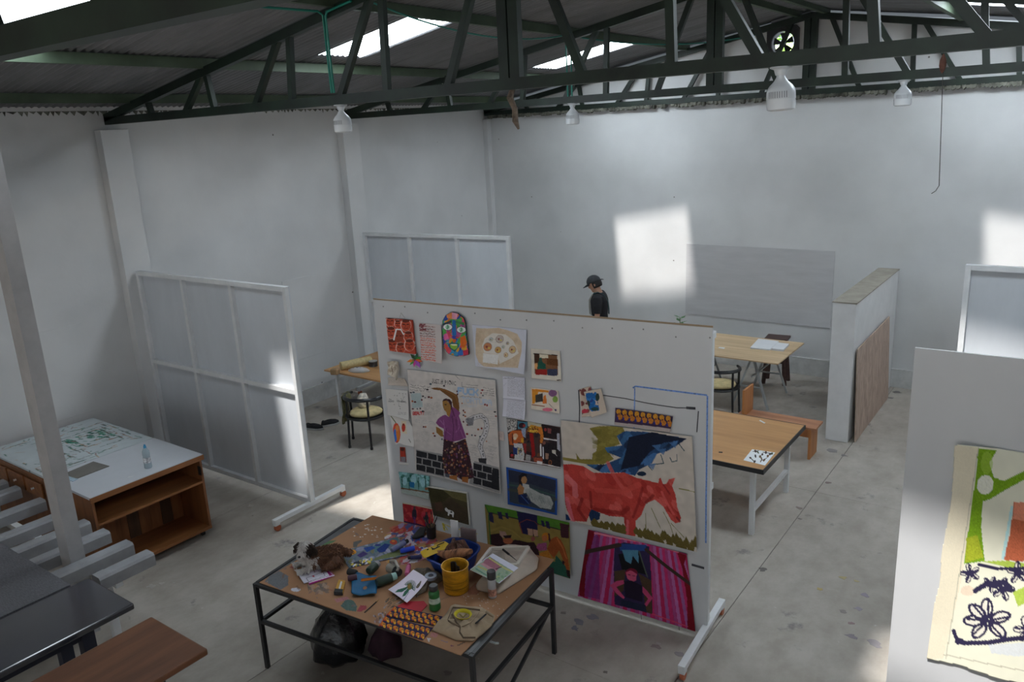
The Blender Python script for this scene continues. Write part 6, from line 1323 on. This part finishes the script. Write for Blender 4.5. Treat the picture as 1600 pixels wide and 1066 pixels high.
upright('I', (720, 300), (930, 340), .165, .014, 'grey_book', 'grey board with dark brown edge standing up in the blue basin', 'board', mat('grey_brown_cover', tuple(pig((92, 80, 80))), .7), ZT+.055)
upright('I', (590, 300), (690, 320), .235, .008, 'white_card', 'white card standing behind the cloth in the blue basin', 'card', PAPER, ZT+.018)
o = MB().tube([at(cp('I', 400, 390), ZT+.15), at(cp('I', 520, 420), ZT+.175), at(cp('I', 720, 390), ZT+.185), at(cp('I', 860, 370), ZT+.165)], [.02, .034, .036, .02], 10).build('striped_roll', mat('orange_stripe_cloth', (.10, .045, .03), .85, .7, 10, (9, 1, 1), col2=(.30, .13, .06)), smooth=True); tag(o, 'rolled brown and orange striped cloth on top of the basin', 'cloth')
g = []
for i in range(6):
    row = []
    for j in range(9):
        u, v = j/8, i/5; p = (140+u*340+v*(60+u*60), 375-u*150+v*(95-u*20)); row.append(at(cp('I', *p), ZT+.148+.045*u+.008*math.sin(u*8)))
    g.append(row)
o = cloth(g, 'yellow_wrapper', mat('yellow_print', tuple(pig((186, 152, 20))), .5, .06), .003); tag(o, 'yellow paper with black lettering draped over the basin rim', 'paper')
for k, pts in enumerate((((300, 320), (340, 340), (420, 300)), ((310, 345), (360, 330), (395, 300)), ((240, 350), (262, 340)), ((380, 290), (480, 245)))):
    b = MB().tube([at(cp('I', *p), ZT+.156+.045*((p[0]-140)/340)) for p in pts], .004, 6).build('lettering', DARK); b.parent = o
# stretcher frame, white bag, picture, brush
WB = mat('white_canvas_cloth', tuple(pig((150, 140, 130))), .9, .08, 8, bump=.3)
mound('F', [(880, 440), (1000, 400), (1215, 415), (1290, 500), (1275, 590), (1200, 640), (1060, 730), (950, 800), (780, 765), (765, 740), (850, 660), (860, 560)], .075, 'canvas_bag', 'off-white cloth bag under the stretcher frame', 'bag', WB, seed=9, amp=.3)
ZB = ZT+.116
t = empty('stretcher_frame', at(cp('F', 1020, 500), ZB)); tag(t, 'pale wooden stretcher frame lying on the white bag', 'frame')
FP = [at(cp('F', *p), ZB)-t.location for p in ((890, 412), (1205, 403), (1110, 550), (775, 560))]
for k in range(4): MB().bar(FP[k], FP[(k+1) % 4], .022, .022).build('frame_bar', mat('pale_stretcher', (.68, .63, .56), .7, .08), t)
q = [(905, 455), (1120, 575), (960, 705), (715, 590)]
A = Art(q, 96, 80, (168, 168, 180), 'F'); A.poly([(880, 480), (1080, 605), (955, 700), (720, 592)], (116, 130, 112), 'F', .06)
A.poly([(850, 500), (900, 495), (980, 560), (950, 600), (820, 545)], (130, 84, 96), 'F', .1); A.poly([(800, 540), (830, 535), (950, 600), (930, 625)], (150, 110, 116), 'F', .1); A.line([(880, 495), (1000, 575), (1070, 610)], 14, (160, 152, 96), 'F'); A.line([(790, 565), (870, 600), (930, 630)], 14, (150, 140, 80), 'F'); A.line([(770, 585), (860, 640), (940, 670)], 16, (80, 110, 96), 'F'); A.line([(940, 590), (985, 570)], 10, (70, 44, 56), 'F'); A.dabs([(960, 620), (1060, 600), (980, 690), (930, 680)], [(96, 120, 96), (130, 140, 100)], 20, 10, 'F')
flat_art(A, 'F', q, 'watercolour', 'watercolour of pink and green bands lying on the frame', 'painting', z=ZB+.013)
t = empty('paint_brush', at(cp('F', 1045, 465), ZB+.014)); tag(t, 'black-handled brush lying across the stretcher frame', 'brush')
a, b_ = at(cp('F', 990, 420), ZB+.018)-t.location, at(cp('F', 1105, 512), ZB+.018)-t.location
MB().tube([a, a.lerp(b_, .45)], .008, 8).build('handle', DARK, t, smooth=True); MB().tube([a.lerp(b_, .45), b_], [.005, .002], 8).build('blade', mat('dark_blade', (.08, .08, .08), .4), t)
for k, (pa, pb_, lab) in enumerate((((905, 945), (1025, 835), 'thin black brush nearest the table front edge'),)):
    t = empty('paint_brush', at(cp('E', *pa), ZT)); tag(t, lab, 'brush')
    a, b_ = at(cp('E', *pa), ZT+.005)-t.location, at(cp('E', *pb_), ZT+.005)-t.location
    MB().tube([a, a.lerp(b_, .8)], .004, 6).build('handle', DARK, t); MB().tube([a.lerp(b_, .8), b_], [.004, .0015], 6).build('tip', mat('ochre_tip', (.35, .22, .06)), t)
# tote bag with yellow emblem
TOTE = mat('tote_canvas', tuple(pig((128, 112, 92))), .9, .12, 10, bump=.3)
tb = mound('J', [(690, 480), (790, 380), (910, 210), (1100, 215), (1300, 245), (1400, 330), (1380, 420), (1280, 520), (1160, 605), (980, 600), (850, 545)], .05, 'tote_bag', 'beige tote bag with yellow emblem at the near corner of the table', 'bag', TOTE, seed=12, amp=.25)
def on_top(p, dz=.0):
    z = ZT
    for zz in np.linspace(ZT+.07, ZT, 36):
        w_ = at(cp('J', *p), zz); z = zz
        if zz <= ZT+.047: break
    return at(cp('J', *p), z+dz)
def strap(pts, r, nm, m_, parent):
    o = MB().tube([on_top(p, .012) for p in pts], [(r, r*.35)]*len(pts), 8).build(nm, m_, parent, smooth=True); return o
BRN = mat('brown_strap', tuple(pig((72, 58, 44))), .8)
strap([(930, 215), (900, 290), (870, 360), (930, 400), (1010, 435)], .006, 'strap', BRN, tb); strap([(930, 215), (1080, 225), (1240, 245)], .006, 'strap', BRN, tb); strap([(920, 290), (970, 380), (1015, 435), (1010, 500), (1050, 560), (1190, 560)], .006, 'strap', BRN, tb); strap([(1040, 430), (1130, 390), (1240, 260)], .008, 'strap', TOTE, tb); strap([(1310, 260), (1400, 320), (1380, 400)], .01, 'handle_loop', TOTE, tb)
em = [on_top((1047+88*math.cos(a), 300+50*math.sin(a)), .012) for a in np.linspace(0, 2*math.pi, 24, endpoint=False)]
MB().tube(em, [(.013, .003)]*24, 6, close=True).build('emblem_ring', mat('emblem_yellow', tuple(pig((186, 172, 30))), .6), tb, smooth=True)
MB().tube([on_top((1010, 290), .012), on_top((1047, 325), .012), on_top((1085, 290), .012)], .005, 6).build('emblem_mark', mat('emblem_grey', tuple(pig((120, 108, 60)))), tb)
o = MB().tube([on_top((1200, 390), .02), on_top((1300, 300), .022)], [(.02, .006)]*2, 8).build('phone_charger', mat('black_gloss', (.02, .022, .03), .25)); tag(o, 'black flat device poking out of the tote bag', 'device')
# bin bag under the table
t = empty('bin_bag', (-4.50, 3.52, 0)); tag(t, 'black plastic bin bag slumped under the table', 'bag')
rg = []
for j, (r, z) in enumerate(((.05, .001), (.17, .004), (.215, .06), (.22, .16), (.19, .28), (.13, .38), (.06, .45), (.04, .50), (.07, .55), (.05, .57))):
    rg.append([V((r*(1+.10*math.sin(5*a+j)+.06*math.sin(11*a+2*j))*math.cos(a)+.02*j*.3, r*(1+.09*math.cos(6*a-j))*math.sin(a), z)) for a in [2*math.pi*k/44 for k in range(44)]])
MB().loft(rg).build('bag', mat('black_film', (.012, .012, .014), .22, .3, 12, bump=.6, bscale=24), t, smooth=True, sharp=0)
MB().tube([(.08, -.02, .44), (.02, -.08, .47), (-.05, -.08, .48), (-.09, -.02, .46)], .01, 6).build('tie', mat('black_film', (.012, .012, .014)), t, smooth=True)
t = empty('cloth_scrap', (-4.18, 3.74, 0)); tag(t, 'crumpled dark purple cloth beside the bin bag', 'cloth')
rg = []
for j, (r, z) in enumerate(((.04, .001), (.12, .01), (.14, .08), (.10, .18), (.05, .24), (.01, .26))): rg.append([V((r*(1+.2*math.sin(4*a+j))*math.cos(a), r*(1+.15*math.cos(5*a-j))*math.sin(a), z)) for a in [2*math.pi*k/24 for k in range(24)]])
MB().loft(rg).build('cloth', mat('dark_pink_cloth', (.035, .01, .02), .8, .4, 12), t, smooth=True, sharp=0)
# ------------------------------------------------------------------ the dog
ph_, pt_ = at(cp('E', 440, 585), ZT), at(cp('E', 690, 525), ZT)
hd = (ph_-pt_).normalized(); DL = .94
t = empty('dog', (ph_+pt_)/2+V((0, 0, .001)), math.atan2(hd.y, hd.x)); tag(t, 'small brown and white shaggy dog lying on the table', 'dog')
def ball(b, c, r, n=12, s_=(1, 1, 1)):
    b.loft([[V((c[0]+s_[0]*r*math.sin(p)*math.cos(a), c[1]+s_[1]*r*math.sin(p)*math.sin(a), c[2]+s_[2]*r*math.cos(p))) for a in [2*math.pi*k/n for k in range(n)]] for p in np.linspace(.02, math.pi-.02, 10)])
camdir = V((0, 0, 0)); cl_ = Matrix.Rotation(-math.atan2(hd.y, hd.x), 3, 'Z') @ (V((-t.location.x, -t.location.y, 0)).normalized())
fd = (cl_*.75+V((.55, 0, -.1))).normalized()                                   # where the muzzle points
HC = V((.125, .01, .185))
parts = [([(-.15, 0, .065), (-.10, 0, .075), (-.02, 0, .08), (.05, 0, .085), (.10, 0, .10), (.12, 0, .13), HC], [.05, .072, .074, .072, .064, .048, .045]),
         ([(.08, .05, .06), (.12, .055, .03), (.17, .055, .02), (.215, .05, .018)], [.032, .026, .021, .023]), ([(.08, -.05, .06), (.12, -.06, .03), (.18, -.065, .02), (.225, -.065, .018)], [.032, .026, .021, .023]),
         ([(-.11, .06, .06), (-.06, .088, .045), (.0, .092, .024), (.03, .085, .017)], [.045, .042, .024, .017]), ([(-.11, -.06, .06), (-.06, -.088, .045), (.0, -.092, .024), (.03, -.085, .017)], [.045, .042, .024, .017]),
         ([(-.16, 0, .08), (-.20, .02, .09), (-.215, .05, .07)], [.022, .018, .01])]
b = MB()
for p, r in parts: b.tube(p, r, 12)
ball(b, HC, .058, s_=(1, 1, .95)); mz = HC+fd*.062+V((0, 0, -.018)); ball(b, mz, .029)
def dog_mat():
    M, nt, B = nodes_of('dog_coat'); N = nt.nodes; L = nt.links; tc = N.new('ShaderNodeTexCoord'); sx = N.new('ShaderNodeSeparateXYZ'); L.new(tc.outputs['Object'], sx.inputs[0])
    nz = N.new('ShaderNodeTexNoise'); nz.inputs['Scale'].default_value = 16; L.new(tc.outputs['Object'], nz.inputs['Vector'])
    ad = N.new('ShaderNodeMath'); ad.operation = 'MULTIPLY_ADD'; ad.inputs[1].default_value = .10; L.new(nz.outputs['Fac'], ad.inputs[0]); L.new(sx.outputs['X'], ad.inputs[2])
    rp = N.new('ShaderNodeValToRGB'); rp.color_ramp.elements[0].position = .135; rp.color_ramp.elements[1].position = .15; rp.color_ramp.elements[0].color = (.16, .075, .04, 1); rp.color_ramp.elements[1].color = (.55, .52, .50, 1)
    L.new(ad.outputs[0], rp.inputs[0]); L.new(rp.outputs[0], B.inputs['Base Color']); B.inputs['Roughness'].default_value = .9; return M
b.build('body', dog_mat(), t, remesh=.008)
side = fd.cross(V((0, 0, 1))).normalized()
BRF = mat('dog_brown', (.13, .06, .035), .9, .4, 30); WHF = mat('dog_white', (.55, .52, .50), .9, .2, 30); DKF = mat('dog_dark', (.035, .02, .015), .9, .4, 30)
fur = {'b': MB(), 'w': MB(), 'd': MB()}
def tuft(k, p, d, L_=.035, w=.006):
    d = V(d).normalized(); s_ = d.orthogonal().normalized()*w; s2 = d.cross(s_).normalized()*w; p = V(p); tip = p+d*L_+V((0, 0, -.006))
    fur[k].add([p+s_, p-s_*.5+s2, p-s_*.5-s2, tip], [(0, 1, 3), (1, 2, 3), (2, 0, 3)])
rd = random.Random(3)
for pi, (P_, r) in enumerate(parts):
    for i in range(len(P_)-1):
        a, b_ = V(P_[i]), V(P_[i+1]); n_ = int(240*(b_-a).length/.05*(r[i]+r[i+1])/.12)
        for _ in range(n_):
            u = rd.random(); c = a.lerp(b_, u); ax = (b_-a).normalized(); an = rd.uniform(0, 6.28); x = ax.orthogonal().normalized(); y = ax.cross(x); d = x*math.cos(an)+y*math.sin(an); rr_ = r[i]*(1-u)+r[i+1]*u
            p = c+d*rr_*.93
            if p.z < .008: continue
            white = (p.x > .07+.03*math.sin(p.y*90) and (pi in (1, 2) or p.z < .12)) or (pi == 0 and p.x > .11 and rd.random() < .5)
            dd = d+V((-.5, 0, -.35)) if pi == 0 else d*.6+V((.1, 0, -.5))
            if p.z+dd.normalized().z*.03 < .006: dd.z = abs(dd.z)
            tuft('w' if white else 'b', p, dd, rd.uniform(.018, .034))
for _ in range(420):
    d = V((rd.gauss(0, 1), rd.gauss(0, 1), rd.gauss(0, 1))).normalized(); p = HC+d*.054
    f = d.dot(fd); mid = abs(d.dot(side))
    tuft('w' if mid < .5 else ('d' if f > -.2 else 'b'), p, d*.5+V((0, 0, -.5))+side*(.5 if d.dot(side) > 0 else -.5)*.8, rd.uniform(.02, .04))
for _ in range(110):
    d = V((rd.gauss(0, 1), rd.gauss(0, 1), rd.gauss(0, 1))).normalized(); tuft('w', mz+d*.026, d*.6+V((0, 0, -.6))+fd*.2, rd.uniform(.012, .026))
for s_ in (-1, 1):
    e0 = HC+side*s_*.048+V((0, 0, .035)); e1 = HC+side*s_*.085+V((0, 0, -.005)); e2 = HC+side*s_*.082+V((0, 0, -.045))
    MB().tube([e0, e1, e2], [(.012, .02), (.012, .028), (.004, .01)], 10).build('ear', DKF, t, smooth=True)
    for _ in range(70): u = rd.random(); tuft('d', e0.lerp(e1, u*.7).lerp(e2, u*.5)+V((rd.gauss(0, .012), rd.gauss(0, .012), 0)), V((0, 0, -1))+side*s_*.3, .035)
    be = MB(); ball(be, HC+fd*.050+side*s_*.024+V((0, 0, .006)), .008, 10); be.build('eye', mat('dog_eye', (.01, .008, .006), .1), t, smooth=True, sharp=0)
be = MB(); ball(be, mz+fd*.028+V((0, 0, .006)), .011, 10, (1, 1, .8)); be.build('nose', mat('dog_eye', (.01, .008, .006)), t, smooth=True, sharp=0)
for k, nm, m_ in (('b', 'fur', BRF), ('w', 'fur', WHF), ('d', 'fur', DKF)): tag(fur[k].build(nm, m_, t), kind='stuff')
# ------------------------------------------------------------------ the person in the cap
hp = at((934, 441), 1.625)
fw = V((-math.cos(YAW), -math.sin(YAW), 0))
t = empty('person', (hp.x, hp.y, 0), math.atan2(fw.y, fw.x)-math.radians(18)); t.scale = (1.05, 1.05, 1.0); tag(t, 'person in black T-shirt and dark cap standing, looking down to the left', 'person')
SKIN = mat('skin', (.50, .27, .18), .55, .06, 10); BLK = mat('black_cotton', (.012, .012, .015), .9, .2, 20); JEAN = mat('dark_trousers', (.03, .035, .05), .9, .2, 20)
def ell_ring(c, rx, ry, n=18, tilt=0.): return [V((c[0]+rx*math.cos(a), c[1]+ry*math.sin(a), c[2]+tilt*math.cos(a))) for a in [2*math.pi*k/n for k in range(n)]]
HT = V((.045, 0, 1.60))
body = MB()
body.loft([ell_ring((-.02, 0, z), rx, ry) for z, rx, ry in ((.90, .08, .12), (.96, .11, .165), (1.08, .10, .145), (1.22, .115, .16), (1.34, .115, .175), (1.42, .09, .16), (1.455, .06, .10))])
body.tube([(-.02, 0, 1.42), (.0, 0, 1.49), (.03, 0, 1.555)], [.066, .056, .056], 14)
def head_pt(d, c, r): return c+V((d.x*r[0], d.y*r[1], d.z*r[2]))
tl = Matrix.Rotation(math.radians(22), 3, 'Y')                                 # head bowed
hm = MB(); rings = []
for p in np.linspace(.04, math.pi-.04, 16):
    ring = []
    for k in range(24):
        a = 2*math.pi*k/24; d = V((math.sin(p)*math.cos(a), math.sin(p)*math.sin(a), math.cos(p)))
        rx = .098 + (.012 if d.x > 0 and d.z < -.3 else 0); q_ = V((d.x*rx, d.y*(.078-.018*max(0, -d.z)), d.z*.122))
        if d.z < -.25 and d.x < 0: q_.x *= .72
        ring.append(HT+tl @ q_)
    rings.append(ring)
body.loft(rings)
for pts, r in (([(.09, 0, .012), (.108, 0, -.018), (.106, 0, -.034), (.088, 0, -.04)], [.010, .014, .015, .010]), ([(.086, 0, -.066), (.098, 0, -.066)], [.012, .006]), ([(.084, 0, -.082), (.096, 0, -.082)], [.013, .007]), ([(.07, 0, -.105), (.09, 0, -.108)], [.024, .014])): body.tube([HT+tl @ V(p) for p in pts], r, 10)
for s_ in (-1, 1):
    body.tube([HT+tl @ V((-.005, s_*.072, .012)), HT+tl @ V((-.012, s_*.088, -.006)), HT+tl @ V((-.002, s_*.076, -.034))], [.010, .014, .008], 8)
    body.tube([(-.02, s_*.165, 1.41), (-.03, s_*.215, 1.30), (-.03, s_*.235, 1.14), (.03, s_*.235, 1.00), (.09, s_*.225, .90)], [.052, .046, .040, .035, .026], 12)
    wr_ = V((.09, s_*.225, .90)); hdn = V((.42, 0, -.9)).normalized()
    body.tube([wr_, wr_+hdn*.045, wr_+hdn*.085], [(.026, .020), (.036, .018), (.036, .015)], 10)
    for k in range(4):
        f0 = wr_+hdn*.08+V((.024-.016*k, 0, .01-.006*k)); L_ = (.068, .076, .070, .056)[k]
        body.tube([f0, f0+hdn*L_*.5, f0+hdn*L_*.8+V((.006, -s_*.012, 0)), f0+hdn*L_+V((.004, -s_*.022, 0))], [.0095, .009, .0085, .007], 8)
    body.tube([wr_+hdn*.02+V((.022, 0, .005)), wr_+hdn*.05+V((.045, -s_*.01, 0)), wr_+hdn*.085+V((.048, -s_*.02, 0))], [.011, .010, .008], 8)
    body.tube([(-.02, s_*.09, .95), (-.0, s_*.10, .50), (-.03, s_*.105, .09), (.03, s_*.11, .04)], [.09, .058, .042, .04], 12)
body.build('body', SKIN, t, remesh=.0085)
sh = MB()
sh.loft([ell_ring((-.02, 0, z), rx, ry) for z, rx, ry in ((.90, .130, .180), (1.0, .128, .176), (1.10, .122, .168), (1.22, .132, .178), (1.34, .135, .195), (1.42, .110, .180), (1.465, .075, .115))])
for s_ in (-1, 1): sh.tube([(-.02, s_*.13, 1.42), (-.022, s_*.185, 1.39), (-.03, s_*.222, 1.28), (-.03, s_*.238, 1.17)], [.062, .068, .066, .064], 14)
sh.build('t_shirt', BLK, t, remesh=.012)
tr = MB()
tr.loft([ell_ring((-.02, 0, z), rx, ry) for z, rx, ry in ((.80, .10, .15), (.90, .125, .178), (.97, .118, .17))])
for s_ in (-1, 1): tr.tube([(-.02, s_*.09, .92), (-.0, s_*.10, .50), (-.03, s_*.105, .07)], [.100, .078, .065], 14)
tr.build('trousers', JEAN, t, remesh=.014)
for s_ in (-1, 1):
    o_ = lambda sc_, z: [V((.04+sc_*.14*math.cos(a), s_*.11+sc_*.05*math.sin(a), z)) for a in [2*math.pi*k/18 for k in range(18)]]
    MB().loft([o_(1, 0), o_(1.03, .02), o_(.95, .05), o_(.7, .08), o_(.4, .10)]).build('shoe', DARK, t, smooth=True, sharp=0)
# hair, cap and straps
HAIR = mat('dark_hair', (.016, .012, .012), .6, .4, 40)
hb = MB(); rings = []
for p in np.linspace(.3, 2.08, 9):
    ring = []
    for k in range(15):
        a = math.radians(75+210*k/14); d = V((math.sin(p)*math.cos(a), math.sin(p)*math.sin(a), math.cos(p))); ring.append(HT+tl @ V((d.x*.107-.002, d.y*.086, d.z*.128)))
    rings.append(ring)
inner = [[HT+(q_-HT)*.9 for q_ in r] for r in rings]
for R1 in (rings, inner):
    pass
vs = [q_ for r in rings for q_ in r]+[q_ for r in inner for q_ in r]; n_ = 15; m2 = 9; fs = []
for i in range(m2-1):
    for k in range(n_-1):
        a = i*n_+k; fs.append((a, a+1, a+n_+1, a+n_)); a += m2*n_; fs.append((a, a+n_, a+n_+1, a+1))
for i in range(m2-1):
    for k in (0, n_-1): a = i*n_+k; fs.append((a, a+n_, a+n_+m2*n_, a+m2*n_))
for i in (0, m2-1):
    for k in range(n_-1): a = i*n_+k; fs.append((a, a+1, a+1+m2*n_, a+m2*n_))
hb.add(vs, fs).build('hair', HAIR, t, smooth=True, sharp=0)
CAPM = mat('charcoal_cap', (.035, .037, .042), .85, .2, 30)
cb = MB(); cb.loft([[HT+tl @ V((.004+.112*math.sin(p)*math.cos(a), .094*math.sin(p)*math.sin(a), .035+.108*math.cos(p))) for a in [2*math.pi*k/24 for k in range(24)]] for p in list(np.linspace(.03, math.pi/2, 9))])
cap = cb.build('cap', CAPM, t, smooth=True, sharp=0)
br = MB(); top_ = []; 
for k in range(13):
    a = math.radians(-62+124*k/12); top_.append((V((.112*math.cos(a), .094*math.sin(a), .036)), V((.112*math.cos(a)+.085*max(.12, math.cos(a*1.15)), .094*math.sin(a)*.92, .016-.012*math.cos(a)))))
vs = []; 
for i_, o_ in top_: vs += [HT+tl @ i_, HT+tl @ o_, HT+tl @ (o_-V((0, 0, .006))), HT+tl @ (i_-V((0, 0, .006)))]
fs = []
for k in range(12):
    a = 4*k
    for i in range(4): fs.append((a+i, a+(i+1) % 4, a+4+(i+1) % 4, a+4+i))
fs += [(0, 1, 2, 3), (51, 50, 49, 48)]
br.add(vs, fs).build('bill', CAPM, cap, smooth=True)
MB().tube([HT+tl @ V((-.10, .03, .03)), HT+tl @ V((-.135, .02, .03)), HT+tl @ V((-.15, .0, .012))], [.010, .008, .005], 8).build('strap_end', CAPM, cap, smooth=True)
for s_ in (-1, 1):
    be = MB(); ball(be, HT+tl @ V((.084, s_*.032, .010)), .0125, 12); be.build('eye', mat('eye_dark', (.05, .03, .025), .2), t, smooth=True, sharp=0)
    MB().tube([HT+tl @ V((.096, s_*.018, .028)), HT+tl @ V((.086, s_*.046, .028))], .005, 6).build('eyebrow', HAIR, t, smooth=True)
STR = mat('grey_strap', (.42, .42, .38), .8); STT = mat('teal_strap', (.08, .16, .17), .8)
MB().tube([(.045, .10, 1.455), (-.02, .11, 1.487), (-.10, .08, 1.44), (-.155, .04, 1.33), (-.158, -.02, 1.2), (-.15, -.06, 1.1)], [(.014, .005)]*6, 8).build('apron_strap', STT, t, smooth=True)
MB().tube([(.06, .10, 1.45), (.115, .085, 1.36), (.122, .06, 1.25), (.118, .05, 1.12)], [(.014, .005)]*4, 8).build('apron_strap', STR, t, smooth=True)
MB().tube([(.125, .04, 1.20), (.095, .13, 1.14), (.03, .185, 1.075), (-.06, .17, 1.05), (-.13, .10, 1.06)], [(.013, .005)]*5, 8).build('waist_strap', STR, t, smooth=True)
